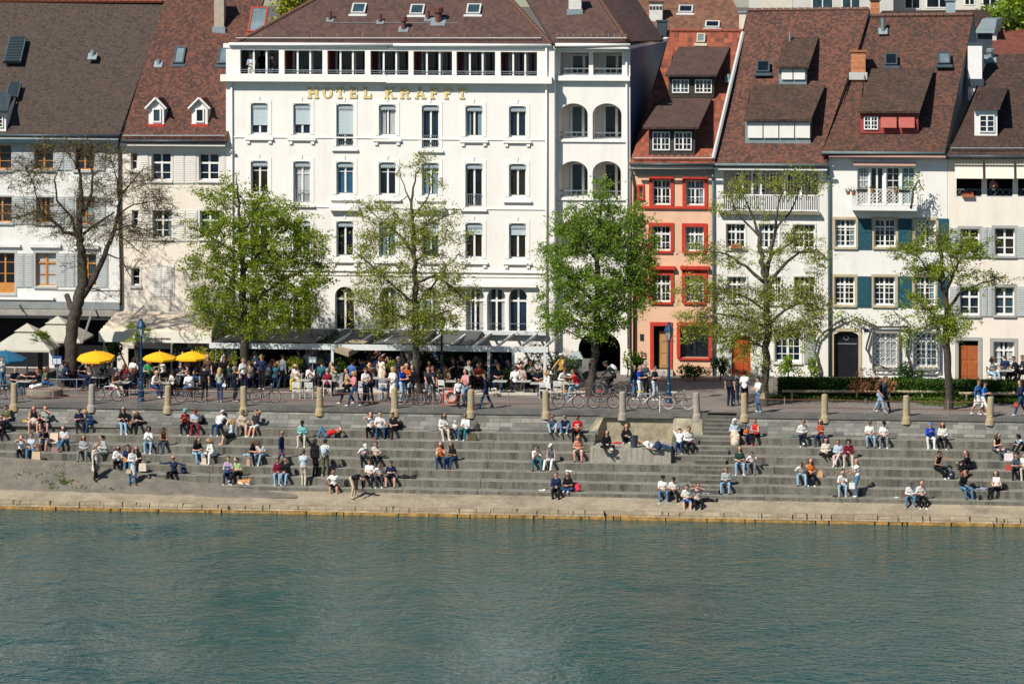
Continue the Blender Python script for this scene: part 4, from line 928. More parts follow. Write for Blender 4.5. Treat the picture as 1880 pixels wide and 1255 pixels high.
mb = MB(); hr_ = (d - c) * .42; mb.box(a, b_, Yr - .06, Yr - .01, c + hr_ - .07, c + hr_); mb.box(a, b_, Yr - .06, Yr - .01, c + .04, c + .1); nb_ = 44
for i in range(nb_ + 1): x = a + (b_ - a) * i / nb_; mb.box(x - .028, x + .028, Yr - .05, Yr - .02, c + .1, c + hr_ - .07)
mb.build('balustrade', white, h.root); h.bar('balcony_ledge', 1320, 388.5, 1506, 393, .3, -.003, M('mossy_ledge', (.22, .2, .13), .9, .3, 3))
r = Roof(h, [(1309, 302, Yr - .6), (1517, 303, Yr - .6), (1597, 16, Yr + 7.4), (1372, 19, Yr + 7.4)], T_b5, gable=wl, curve=.2)
h.gutter(1309, 1519, 303, .75, M('green_zinc', (.14, .20, .20), .5, .2, 2), .08); h.bar('cornice', 1311, 307, 1519, 312, .4, -.003, white)
r.ridge(1374, 1596, 19, 17, M('hip_clay', (.16, .085, .06)), .14)
bl = M('white_awning_cloth', (.72, .69, .64), .9, .06, 3)
r.shed_dormer(1430, 122, 1481, 152, (1424, 1485, 122), (1444, 1503, 68), T_moss, zinc, [], blinds=[(1435, 127, 1455, 146, bl, .05), (1457, 127, 1478, 146, bl, .05)])
r.shed_dormer(1368, 220, 1488, 260, (1366, 1489, 219), (1383, 1515, 156), T_moss, zinc, [], blinds=[(1373 + 29 * i, 225, 1373 + 29 * i + 27, 253, bl, .05) for i in range(4)])
r.skylight(1401, 124, .75, .85, zinc_d, gl_dark); r.vent(1450, 82, .7, .06, zinc)
h.pipe([(1519, 305), (1522, 330), (1523, 690)], .08, M('green_zinc', (.14, .20, .20)))
# ---------------------------------------------------------------- house with teal shutters
h = House('shuttered_house', 'white house with weathered teal shutters, lattice balcony and climbing wisteria', Yr); h.at(1630)
wl = M('plaster_white_c', (.80, .775, .725), .9, .08, .8, streak=.13); sand = M('sandstone_surround', (.50, .41, .27), .9, .2, 3)
for (x0, y0, x1, y1) in ((1533, 403, 1571, 453), (1605, 403, 1644, 453), (1680, 404, 1718, 454), (1532, 508, 1569, 559), (1604, 508, 1643, 560), (1679, 508, 1717, 560)): h.win(x0, y0, x1, y1, mx=1, rows=(.40, .58, .8), transom=.28, sur=sand, sw=.15, sp=.02)
for (x0, y0, x1, y1) in ((1575, 401, 1600, 457), (1649, 401, 1674, 457), (1723, 401, 1741, 457), (1574, 507, 1599, 563), (1648, 507, 1673, 563), (1721, 507, 1740, 563)): h.shutter(x0, y0, x1, y1, teal_sh, louv=False, f=.07)
h.bar('sill_band', 1526, 455, 1722, 459, .06, -.003, sand) if False else None
for (x0, x1) in ((1605, 1647), (1680, 1721)):
    h.win(x0, 611, x1, 673, mx=1, rows=(.5, .75), transom=.25, sur=sand, sw=.12, sp=.02)
    a, b_, c, d = rect(x0 - 4, 607, x1 + 4, 679, Yr); mb = MB(); n = 5; st = (b_ - a) / n
    mb.box(a, b_, Yr - .24, Yr - .20, d - .04, d); mb.box(a, b_, Yr - .24, Yr - .20, c, c + .04); mb.box(a, a + .03, Yr - .24, Yr - .02, c, d); mb.box(b_ - .03, b_, Yr - .24, Yr - .02, c, d)
    k = int((d - c) / st) + 1
    for i in range(-k, n + 1):
        for sgn in (1, -1):
            p = [(a + st * (i + t) if sgn > 0 else b_ - st * (i + t), c + st * t) for t in np.linspace(0, k, k * 4 + 1)]
            p = [q for q in p if a <= q[0] <= b_ and q[1] <= d]
            if len(p) > 1: mb.path([(p[0][0], Yr - .22 - .012 * sgn, p[0][1]), (p[-1][0], Yr - .22 - .012 * sgn, p[-1][1])], .012, 4)
    mb.build('window_grille', ironm, h.root)
a, b_, c, d = rect(1531, 608, 1576, 697, Yr); h.holes.append((a, b_, ZP - .1, d)); h.archs.append((a, b_, d - .25, d))
mb = MB(); mb.box(a, b_, Yr + .28, Yr + .36, ZP - .1, d); dd = mb.build('door', M('black_door', (.012, .012, .016), .4, .3, 2), h.root)
mb = MB(); mb.box(a + .1, b_ - .1, Yr + .262, Yr + .279, d - .75, d - .70); mb.torus(((a + b_) / 2, Yr + .26, d - .4), .13, .02, 12, 4); mb.build('fanlight_grille', ironm, dd)
mb = MB(); mb.box(a - .18, a - .004, Yr - .04, Yr - .003, ZP - .1, d); mb.box(b_ + .004, b_ + .18, Yr - .04, Yr - .003, ZP - .1, d); mb.box(a - .18, b_ + .18, Yr - .04, Yr - .003, d + .004, d + .18); mb.build('door_surround', sand, h.root)
mb = MB(); q = rect(1586, 603, 1594, 609, Yr); mb.box(q[0], q[1], Yr - .03, Yr - .003, q[2], q[3]); mb.build('house_number_plate', M('navy_enamel', (.015, .03, .07), .3), h.root)
for i, (x0, x1) in enumerate(((1574, 1596), (1598, 1622), (1627, 1652), (1656, 1680))):
    h.win(x0, 307, x1, 376, mx=1 if i != 1 else 0, rows=(.18, .36, .54) if i != 1 else (), mull=(i == 1), sill=False, dep=.12)
h.wall(1521.5, 282, 1739, None, wl, skew=.09)
M_aw = M('pink_awning', (.55, .33, .27), .9, .1, 3)
h.bar('awning_case', 1567, 298, 1681, 303.5, .35, -.003, M_aw); h.bar('fascia_band', 1521.6, 284.5, 1736, 290, .45, -.003, M('pink_fascia', (.58, .33, .28), .8, .1, 2))
a, b_, c, d = rect(1563, 345, 1683, 384, Yr); yb = Yr - 1.0
mb = MB(); mb.box(a, b_, yb, Yr - .003, c, c + .22); bal = mb.build('balcony', white, h.root)
mb = MB(); z0, z1 = c + .24, d; st = .2
for z in (z0, z1): mb.box(a + .02, b_ - .02, yb + .01, yb + .05, z - .03, z + .01)
n = int((b_ - a) / st); k = (z1 - z0) / st
for i in range(-int(k) - 1, n + 1):
    for sg in (1, -1):
        x0 = a + st * i if sg > 0 else b_ - st * i; x1 = x0 + sg * (z1 - z0)
        t0 = 0.; t1 = 1.
        if sg > 0: t0 = max(0, (a - x0) / (x1 - x0)); t1 = min(1, (b_ - x0) / (x1 - x0))
        else: t0 = max(0, (b_ - x0) / (x1 - x0)); t1 = min(1, (a - x0) / (x1 - x0))
        if t1 - t0 > .1: mb.path([(x0 + (x1 - x0) * t0, yb + .02 + .012 * sg, z0 + (z1 - z0) * t0), (x0 + (x1 - x0) * t1, yb + .02 + .012 * sg, z0 + (z1 - z0) * t1)], .014, 4)
for x in (a + .02, a + (b_ - a) / 3, a + (b_ - a) * 2 / 3, b_ - .02): mb.box(x - .02, x + .02, yb - .006, yb + .06, c + .22, z1 + .02)
for x in (a + .03, b_ - .03):
    for i in range(6): y = yb + .1 + i * .15; mb.box(x - .012, x + .012, y, y + .024, z0, z1)
mb.build('lattice_railing', white, bal)
r = Roof(h, [(1508, 281, Yr - .6), (1735, 279, Yr - .6), (1788, 26, Yr + 7.4), (1597, 28, Yr + 7.4)], T_b6, gable=M('gable_bluegrey', (.30, .33, .36), .9, .1, 2), curve=.25)  # the gable's blue grey puts its shaded side into the colour
h.gutter(1509, 1735, 281, .75, M('green_zinc', (.14, .20, .20)), .08); r.ridge(1599, 1787, 29, 27, M('hip_clay', (.16, .085, .06)), .14)
r.chimney(1562, 96, 1589, 140, MASONRY('orange_brick', (.45, .17, .07), (.5, .35, .25), .5, .28, .1, .3, (.3, .12, .06), .3, 1), .8, M('brick_cap', (.32, .13, .06), .9), base=M('pale_metal', (.50, .50, .48)))
r.skylight(1636, 111, .72, .9, zinc_d, gl_dark); r.skylight(1733, 109, .72, .9, zinc_d, gl_sky); r.vent(1621, 57, .75, .12, M('green_zinc', (.14, .20, .20)), False)
rb = M('dull_red_paint', (.30, .055, .045), .7, .15, 4)
r.shed_dormer(1579, 205, 1686, 242, (1574, 1689, 204), (1600, 1715, 126), T_moss, rb, [(1586, 214, 1612, 238)], blinds=[(1617, 213, 1646, 234, M('faded_red_blind', (.42, .11, .09), .8, .15, 4), .25), (1650, 213, 1679, 234, M('faded_red_blind', (.42, .11, .09)), .25)], mx=1)
# ---------------------------------------------------------------- cream house with striped awnings
h = House('awning_house', 'cream house with yellow striped awnings over open windows and grey shutters', Yr); h.at(1815)
wl = M('plaster_pale_cream', (.80, .72, .62), .9, .08, .8, streak=.13); gs = M('grey_stone', (.36, .36, .34), .9, .15, 3)
for (x0, y0, x1, y1) in ((1763, 420, 1798, 468), (1826, 419, 1863, 469), (1762, 527, 1798, 578), (1826, 527, 1862, 578), (1890, 420, 1925, 469), (1890, 527, 1925, 578)): h.win(x0, y0, x1, y1, mx=0, rows=(.72,), transom=.36, sur=gs, sw=.16)
for (x0, y0, x1, y1) in ((1744, 418, 1758, 472), (1802, 417, 1812, 474), (1813, 417, 1822, 474), (1868, 416, 1886, 474), (1744, 526, 1758, 580), (1802, 525, 1812, 581), (1813, 525, 1822, 581), (1867, 526, 1886, 581)): h.shutter(x0, y0, x1, y1, grey_sh)
h.win(1824, 627, 1862, 682, mx=1, rows=(.55, .75), transom=.3, sur=gs, sw=.2, curtain=.3)
a, b_, c, d = rect(1760, 625, 1796, 697, Yr); h.holes.append((a, b_, ZP - .1, d))
mb = MB(); mb.box(a, b_, Yr + .18, Yr + .26, ZP - .1, d - .3); dd = mb.build('door', M('chestnut_door', (.40, .115, .035), .5, .2, 4), h.root); mb = MB(); mb.box(a, b_, Yr + .2, Yr + .25, d - .3, d); mb.build('fanlight', gl_dark, dd)
mb = MB()
for k in (.1, .55):
    for z in (.06, .5): mb.box(a + (b_ - a) * k, a + (b_ - a) * (k + .35), Yr + .155, Yr + .178, ZP + (d - ZP) * z, ZP + (d - ZP) * (z + .36))
mb.build('door_panel', M('chestnut_panel', (.36, .10, .03), .5, .2, 4), dd)
mb = MB(); mb.box(a - .2, a - .004, Yr - .05, Yr - .003, ZP - .1, d); mb.box(b_ + .004, b_ + .2, Yr - .05, Yr - .003, ZP - .1, d); mb.box(a - .2, b_ + .2, Yr - .05, Yr - .003, d + .004, d + .2); mb.build('door_surround', gs, h.root)
aw = STRIPES('striped_awning', (.74, .67, .55), (.66, .54, .40), .17)
ops = [(1756, 1802), (1812, 1859), (1869, 1915)]
for (x0, x1) in ops: a, b_, c, d = rect(x0, 322, x1, 361, Yr); h.holes.append((a, b_, c, d))
for i, (x0, x1) in enumerate(ops):
    a, b_, c, d = rect(x0 - 3, 293, x1 + 2, 326, Yr); mb = MB()
    mb.hexa([(a, Yr - .75, c), (b_, Yr - .75, c), (b_, Yr - .72, c), (a, Yr - .72, c)], [(a, Yr - .1, d), (b_, Yr - .1, d), (b_, Yr - .05, d), (a, Yr - .05, d)]); mb.build('striped_awning', aw, h.root)
    a, b_, c, d = rect(x0, 322, x1, 361, Yr); mb = MB(); mb.quad((a - .2, Yr + 1.6, c - .2), (b_ + .2, Yr + 1.6, c - .2), (b_ + .2, Yr + 1.6, d + .4), (a - .2, Yr + 1.6, d + .4)); mb.box(a - .2, a - .15, Yr + .28, Yr + 1.6, c - .2, d + .4); mb.box(b_ + .15, b_ + .2, Yr + .28, Yr + 1.6, c - .2, d + .4); mb.build('balcony_room', darkroom, h.root)
    mb = MB(); z1 = c + .42; mb.box(a, b_, Yr + .05, Yr + .08, z1 - .03, z1); mb.box(a, b_, Yr + .05, Yr + .08, c + .02, c + .05); n = 4
    for k in range(n): xa, xb = a + (b_ - a) * k / n, a + (b_ - a) * (k + 1) / n; mb.path([(xa, Yr + .06, c + .04), (xb, Yr + .06, z1)], .013, 4); mb.path([(xa, Yr + .072, z1), (xb, Yr + .072, c + .04)], .013, 4)
    mb.build('balcony_rail', ironm, h.root)
h.wall(1739.5, 286, 1925, None, wl)
r = Roof(h, [(1737, 287, Yr - .6), (1930, 287, Yr - .6), (1995, 96, Yr + 7), (1818, 100, Yr + 7)], T_b7, curve=.15)
h.gutter(1740, 1930, 287.5, .75, zinc_d, .07); h.bar('cornice', 1739.6, 289.5, 1925, 293, .35, -.003, white); r.snow_guard(1745, 1900, 272)
r.chimney(1777, 82, 1803, 152, M('chimney_bright', (.80, .78, .74), .9, .08, 2), .9, zinc_d, base=zinc_d)
r.shed_dormer(1789, 200, 1831, 246, (1785, 1836, 197), (1804, 1851, 162), T_b7, white, [(1798, 211, 1826, 243)], mx=0, cheek=zinc_d); r.vent(1818, 108, .6, .16, zinc, True)
# ---------------------------------------------------------------- roofs and houses behind
def simple_block(name, label, x0, y0, x1, y1, Y, mat, dep=8, wins=(), pane=None):
    a, b_, c, d = rect(x0, y0, x1, y1, Y); c = min(c, ZP + 6); rt = root(name, ((a + b_) / 2, Y, ZP), label, 'building'); mb = MB(); mb.box(a, b_, Y, Y + dep, ZP, d); mb.build('wall', mat, rt)
    for (p, q, u, v) in wins:
        A, B, Cc, D = rect(p, q, u, v, Y); mb = MB(); mb.box(A, B, Y - .03, Y - .005, Cc, D); o = mb.build('window', white, rt); mb = MB(); mb.box(A + .08, (A + B) / 2 - .04, Y - .045, Y - .031, Cc + .08, D - .08); mb.box((A + B) / 2 + .04, B - .08, Y - .045, Y - .031, Cc + .08, D - .08); mb.build('pane', pane or gl_dark, o)
    return rt
class _H: pass
def roof_thing(name, label, px, mat, wallm):
    c = [P(*p) for p in px]; hh = _H(); hh.root = root(name, (c[0].x, c[0].y, ZP), label, 'house'); hh.Y = c[0].y; rr = Roof(hh, px, mat, gable=None)
    mb = MB(); mb.hexa([(c[0].x, c[0].y + .5, ZP), (c[1].x, c[1].y + .5, ZP), (c[1].x + 1, c[1].y + 12, ZP), (c[0].x + 1, c[0].y + 12, ZP)], [(c[0].x, c[0].y + .5, c[0].z), (c[1].x, c[1].y + .5, c[1].z), (c[1].x + 1, c[1].y + 12, c[1].z), (c[0].x + 1, c[0].y + 12, c[0].z)]); mb.build('wall', wallm, hh.root)
    return rr
gw = M('far_wall', (.55, .53, .48), .9, .15, .5)
rr = roof_thing('rear_house', 'house behind the orange roof with brown tiles and two skylights', [(1185, 75, 40), (1385, 78, 40), (1320, -50, 48), (1150, -50, 48)], TILE('tiles_ochre', [(0.122, 0.064, 0.045), (0.165, 0.082, 0.052), (0.201, 0.097, 0.059), (0.222, 0.111, 0.07)], .26, .34, .2, 1.0), gw)
rr.skylight(1259, 19, .9, .9, M('pale_metal', (.50, .50, .48)), gl_dark); rr.skylight(1308, 47, .9, .8, M('pale_metal', (.50, .50, .48)), gl_dark)
rr.chimney(1192, 6, 1216, 40, M('chimney_white', (.62, .60, .56)), .9, brown_w, base=None, holes=4); rr.chimney(1206, 40, 1224, 76, zinc_d, .7, zinc_d, base=None)
simple_block('apartment_block', 'grey apartment block behind the ridges with wide dark windows', 1375, -60, 1640, 60, 62, gw, wins=[(1400, -30, 1440, 18), (1490, -30, 1530, 16), (1545, -30, 1580, 16)], pane=gl_teal)
simple_block('pale_block', 'pale block behind the ridges with a white gridded window', 1640, -60, 1850, 60, 64, M('pale_far_wall', (.62, .58, .50), .9, .1, .5), wins=[(1660, -30, 1690, 17), (1700, -30, 1748, 15), (1770, -20, 1790, 10), (1803, -20, 1832, 12)])
roof_thing('low_house', 'low dark house roof between the ridge and the pale block', [(1600, 40, 46), (1830, 44, 46), (1810, 18, 49), (1620, 20, 49)], T_b7, gw)
roof_thing('red_roof_house', 'house with a red tiled roof behind the grey metal dormer', [(1790, 112, 42), (1960, 112, 42), (1990, 53, 49), (1822, 54, 49)], TILE('tiles_redroof', [(0.145, 0.049, 0.037), (0.188, 0.06, 0.042), (0.217, 0.071, 0.048)], .26, .34, .1, 1.0, 0.), gw)
roof_thing('peaked_house', 'steep roofed house far behind the treetops', [(1800, 60, 70), (1960, 60, 70), (1970, -60, 78), (1870, -60, 78)], T_b2, gw)
def stack(name, label, x0, y0, x1, y1, Y, mat, capm):
    a, b_, c, d = rect(x0, y0, x1, y1, Y); mb = MB(); rt = root(name, ((a + b_) / 2, Y, c), label, 'chimney'); mb.box(a, b_, Y, Y + .8, ZP + 5, d); mb.build('shaft', mat, rt); mb = MB(); mb.box(a - .08, b_ + .08, Y - .08, Y + .88, d + .002, d + .1); mb.build('cap_slab', capm, rt); return a, b_, c, d
stack('brick_chimney', 'terracotta brick chimney behind the tiled ridge', 1598, 2, 1615, 32, 32, MASONRY('orange_brick', (.45, .17, .07), (.5, .35, .25), .5, .28), brown_w)
stack('metal_chimney', 'blue grey sheet metal chimney behind the ridge', 1737, 2, 1754, 28, 33, M('blue_metal', (.30, .38, .42), .5, .1, 3), zinc)
stack('long_chimney', 'wide cream chimney block with square flue holes', 1399, -6, 1455, 18, 32, M('chimney_cream', (.62, .57, .47), .9, .15, 2), brown_w)
stack('grey_chimney', 'small cream chimney beside the orange roof ridge', 1357, 24, 1373, 52, 30.5, M('chimney_cream', (.62, .57, .47)), zinc)
a, b_, c, d = rect(1795, 36, 1822, 84, 34); rt = root('zinc_dormer_house', ((a + b_) / 2, 34, ZP), 'grey zinc clad attic standing beside the white chimney', 'house'); mb = MB(); mb.box(a, b_, 34, 38, ZP, d - .6); mb.build('wall', zinc_d, rt); mb = MB(); mb.hexa([(a - .2, 33.7, d - .8), (b_ + .1, 33.7, d - .8), (b_ + .6, 38, d - .8), (a + .3, 38, d - .8)], [(a + .3, 35, d), (b_ + .3, 35, d), (b_ + .8, 38, d), (a + .6, 38, d)]); mb.build('roof', zinc, rt)
# neighbours at both ends of the row, in case one looks past it
for nm, lb, x0, x1, y0, y1, mt in (('end_house', 'plain cream house at the downstream end of the row', 1927, 2220, 285, 90, T_b6), ('end_house', 'plain white house at the upstream end of the row', -330, -46, 246, 0, T_b1)):
    roof_thing(nm, lb, [(x0, y0, 22), (x1, y0 + 2, 22), (x1 + 70, y1, 29.5), (x0 + 70, y1, 29.5)], mt, M('end_wall', (.74, .70, .62), .9, .1, .6, streak=.12))
# ================================================================ TREES AND PLANTS
bark = MASONRY('tree_bark', (.075, .06, .048), (.02, .02, .02), 0, 0, .2, .8, (.025, .022, .02), .8, 3.0)
bark_l = M('pale_bark', (.085, .07, .052), .9, .4, 4, .5, 20)
lf_g = LEAF('leaves_green', (.12, .19, .018), (.37, .45, .045), .45); lf_d = LEAF('leaves_deep', (.095, .18, .024), (.31, .44, .06), .45); lf_y = LEAF('leaves_young', (.18, .22, .025), (.45, .48, .09), .45)
lf_o = LEAF('leaf_buds', (.16, .12, .02), (.34, .27, .05)); lf_h = LEAF('hedge_leaves', (.018, .05, .010), (.07, .14, .02), .2); lf_ol = LEAF('olive_leaves', (.035, .055, .030), (.13, .17, .09), .2)
lf_r = LEAF('copper_leaves', (.22, .07, .035), (.40, .22, .10), .2); lf_p = LEAF('palm_leaves', (.05, .10, .012), (.25, .30, .04), .3); lf_gr = LEAF('grass_blades', (.05, .11, .015), (.15, .22, .04), .3); lf_yel = LEAF('yellow_leaves', (.20, .24, .02), (.42, .44, .05), .3)
def leaf(mb, p, s, r):
    d = V((r.gauss(0, 1), r.gauss(0, 1), r.gauss(0, .7))).normalized(); w = d.cross(V((r.gauss(0, 1), r.gauss(0, 1), r.gauss(0, 1)))).normalized()
    o = len(mb.v); mb.v += [p, p + d * s * .5 + w * s * .34, p + d * s, p + d * s * .5 - w * s * .34]; mb.f.append((o, o + 1, o + 2, o + 3)); mb.m.append(0)
def tree(name, label, base, trunk, limbs, clumps, Yt, mat, bk=None, tips=260, per=26, lsz=(.10, .17), spread=.20, seed=1, twr=.016, group='trees along the promenade', rs=1., sr=.009):
    """trunk / limbs: pixel points (x, y, radius[m]) in the plane of the tree, limbs get depth; clumps: (x, y, rx, ry[, weight])"""
    r = random.Random(seed); g = P(base[0], base[1], Yt); g.z = ZP
    rt = root(name, g, label, 'tree', group); skel = []; mb = MB()
    tp = [P(x, y, Yt) for x, y, _ in trunk]; rad = [q[2] * rs for q in trunk]
    pts, rr = [], []
    for i in range(len(tp) - 1):
        for k in range(4):
            f = k / 4; q = tp[i].lerp(tp[i + 1], f); pts.append(q + V((r.gauss(0, .04), r.gauss(0, .04), 0))); rr.append((rad[i] + (rad[i + 1] - rad[i]) * f) * r.uniform(.94, 1.06))
    pts.append(tp[-1]); rr.append(rad[-1]); pts[0].z = ZP - .1
    mb.path([pts[0] + V((0, 0, -.1))] + pts, [rr[0] * 1.45] + [rr[0] * 1.25] + rr[1:], 10); skel += [(p, q) for p, q in zip(pts[6:], rr[6:])]
    tk = mb.build('trunk', bk or bark, rt, smooth=True)
    for lb in limbs:
        side = r.choice((-1, 1)) * r.uniform(.15, .55); mb = MB(); lp = []; lr = []
        n = len(lb)
        for i in range(n):
            x, y, rd = lb[i]; q = P(x, y, Yt) + V((0, side * 2.2 * (i / max(1, n - 1)), 0)); lp.append(q); lr.append(rd * rs)
        fp, fr = [], []
        for i in range(n - 1):
            for k in range(3): f = k / 3; fp.append(lp[i].lerp(lp[i + 1], f) + V((r.gauss(0, .03), r.gauss(0, .03), r.gauss(0, .03))) * (1 if i or k else 0)); fr.append(lr[i] + (lr[i + 1] - lr[i]) * f)
        fp.append(lp[-1]); fr.append(lr[-1]); mb.path(fp, fr, 6); mb.build('limb', bk or bark, rt, smooth=True); skel += list(zip(fp[1:], fr[1:]))
    # twigs reach from the skeleton to points spread through the crown
    wts = [c[2] * c[3] * (c[4] if len(c) > 4 else 1) for c in clumps]; T = []
    for _ in range(tips):
        c = r.choices(clumps, wts)[0]
        while True:
            a, b_, d = r.uniform(-1, 1), r.uniform(-1, 1), r.uniform(-1, 1)
            if a * a + b_ * b_ + d * d < 1: break
        m = P(c[0] + a * c[2], c[1] + b_ * c[3], Yt); m.y += d * (c[2] + c[3]) / 2 / 33 * 1.2 + r.gauss(0, .5); T.append(m)
    A = np.array([tuple(p) for p, _ in skel]); rad = [q for _, q in skel]
    T.sort(key=lambda p: float(((A - np.array(p)) ** 2).sum(1).min()))
    tw = MB(); lv = MB(); cap = len(A) + len(T) * 3; B = np.full((cap, 3), 1e6); B[:len(A)] = A; nn = len(A)
    for p in T:
        d2 = ((B[:nn] - np.array(p)) ** 2).sum(1); j = int(d2.argmin()); q = V(B[j]); ln = (p - q).length
        mid = q.lerp(p, .5) + V((0, 0, -.10 * ln + r.gauss(0, .08))) + V((r.gauss(0, .1), r.gauss(0, .1), 0)); q1 = q.lerp(mid, .5) + V((r.gauss(0, .04), 0, r.gauss(0, .04)))
        r0 = min(rad[j] * .8, twr + .012 * ln); tw.path([q, q1, mid, p], [r0, r0 * .8, r0 * .6, r0 * .35], 4, cap=False)
        for s_, ra in ((mid, r0 * .6), (p, r0 * .4)): B[nn] = tuple(s_); rad.append(ra); nn += 1
        ns = 4; nl = per * r.uniform(.35, 1.65) / ns
        for _ in range(ns):                                            # side shoots, each with its own bunch of leaves
            e0 = mid.lerp(p, r.uniform(.2, 1.)); e1 = e0 + V((r.gauss(0, spread * 1.5), r.gauss(0, spread * 1.5), r.gauss(-.03, spread * 1.1))); tw.path([e0, e0.lerp(e1, .5) + V((0, 0, .05)), e1], [sr, sr * .8, sr * .5], 3, cap=False)
            for k in range(int(nl * r.uniform(.4, 1.6))): leaf(lv, e0.lerp(e1, r.uniform(.35, 1.1)) + V((r.gauss(0, spread * .42), r.gauss(0, spread * .42), r.gauss(0, spread * .3))), r.uniform(*lsz), r)
    tw.build('twigs', bk or bark, rt); cr = lv.build('crown', mat, rt)
    return rt
def Yg(py): return G(940, py).y
# leafy green tree
tree('lime_tree', 'green leafy tree rising in front of the white hotel behind the yellow parasols', (447, 712), [(447, 712, .27), (448, 640, .24), (447, 560, .21), (446, 500, .17), (443, 450, .13), (440, 400, .09), (436, 350, .05), (432, 318, .02)],
     [[(447, 560, .11), (480, 540, .08), (510, 520, .07), (545, 500, .05), (585, 482, .02)], [(446, 500, .1), (470, 470, .08), (500, 440, .06), (530, 415, .04), (562, 400, .02)], [(444, 470, .09), (415, 450, .06), (385, 430, .05), (352, 412, .02)], [(447, 590, .09), (410, 565, .07), (380, 555, .05), (345, 545, .02)],
      [(447, 610, .1), (490, 590, .07), (530, 575, .05), (575, 560, .02)], [(443, 430, .07), (465, 400, .05), (480, 370, .04), (492, 345, .02)], [(438, 380, .05), (415, 365, .04), (390, 350, .02)], [(447, 530, .1), (415, 505, .07), (385, 495, .05), (350, 490, .02)]],
     [(430, 335, 26, 32, .7), (395, 365, 42, 30, .8), (480, 365, 40, 30), (515, 400, 50, 40), (370, 420, 42, 30, .8), (440, 420, 60, 45), (510, 450, 65, 45), (570, 452, 35, 38, .8), (400, 480, 58, 40), (470, 500, 70, 45), (550, 510, 55, 40), (358, 495, 30, 25, .7), (390, 550, 55, 32), (460, 560, 70, 40), (535, 565, 60, 40), (585, 500, 24, 35, .7), (415, 592, 50, 20), (490, 600, 70, 20)], Yg(716), lf_g, tips=600, per=92, lsz=(.07, .155), spread=.27, seed=3)
# sparse young tree in front of the hotel
tree('plane_tree', 'tall thin tree with sparse yellow green leaves in front of the hotel windows', (766, 728), [(766, 728, .26), (762, 690, .22), (764, 640, .20), (760, 580, .18), (762, 520, .15), (760, 470, .13), (758, 420, .10), (754, 370, .07), (765, 320, .04), (772, 287, .015)],
     [[(762, 560, .10), (730, 530, .08), (700, 500, .06), (670, 470, .04), (650, 452, .02)], [(760, 470, .09), (740, 440, .07), (715, 420, .05), (690, 400, .03), (645, 365, .015)], [(758, 430, .08), (790, 410, .05), (820, 395, .04), (842, 388, .02)], [(762, 520, .09), (800, 505, .07), (830, 520, .05), (868, 558, .02)], [(760, 480, .07), (785, 465, .05), (812, 448, .02)],
      [(762, 590, .08), (720, 575, .06), (690, 560, .04), (648, 555, .02)], [(762, 600, .08), (800, 575, .06), (842, 562, .02)], [(754, 370, .05), (738, 340, .03), (724, 305, .015)], [(758, 400, .06), (785, 365, .04), (800, 330, .015)], [(763, 560, .08), (790, 530, .06), (820, 490, .03), (840, 465, .015)]],
     [(772, 302, 26, 20, .8), (725, 320, 14, 22, .3), (800, 330, 14, 20, .3), (690, 385, 50, 20, .8), (790, 390, 55, 22), (720, 420, 60, 24), (810, 430, 50, 26), (680, 455, 45, 25), (760, 465, 50, 30), (830, 490, 36, 30), (700, 500, 55, 30), (790, 530, 60, 35), (680, 545, 50, 28), (845, 545, 30, 30), (730, 570, 60, 30), (800, 590, 55, 25), (690, 590, 40, 24), (762, 600, 20, 40, 1.2)], Yg(728), lf_y, tips=600, per=54, lsz=(.06, .135), spread=.26, seed=5, bk=bark_l)
# dense green tree by the gateway
tree('chestnut_tree', 'dense bright green tree hiding the lower arches of the hotel wing', (1083, 722), [(1083, 722, .27), (1087, 690, .23), (1092, 650, .21), (1095, 600, .19), (1096, 540, .16), (1098, 480, .13), (1100, 420, .09), (1105, 370, .05), (1108, 338, .02)],
     [[(1096, 560, .10), (1065, 530, .08), (1035, 505, .05), (1000, 470, .02)], [(1096, 560, .1), (1130, 530, .08), (1165, 500, .05), (1192, 470, .02)], [(1098, 480, .09), (1070, 440, .06), (1045, 405, .02)], [(1099, 450, .08), (1130, 420, .05), (1170, 400, .02)], [(1095, 600, .09), (1055, 590, .06), (1015, 590, .02)], [(1095, 590, .09), (1130, 570, .06), (1170, 560, .02)], [(1101, 410, .06), (1085, 385, .04), (1060, 370, .02)], [(1093, 630, .07), (1060, 620, .05), (1035, 610, .02)]],
     [(1110, 350, 12, 24, .8), (1060, 388, 42, 26, .8), (1105, 400, 46, 36), (1050, 440, 46, 42), (1110, 450, 60, 48), (1160, 405, 34, 36, .8), (1172, 470, 36, 46), (1030, 500, 42, 38), (1090, 520, 70, 46), (1150, 530, 48, 42), (1040, 560, 52, 36), (1110, 575, 60, 34), (1180, 520, 26, 46), (1008, 462, 22, 22, .6), (1020, 590, 38, 22), (1080, 605, 40, 16), (1188, 430, 18, 36, .7)], Yg(724), lf_d, tips=560, per=92, lsz=(.07, .155), spread=.27, seed=8)
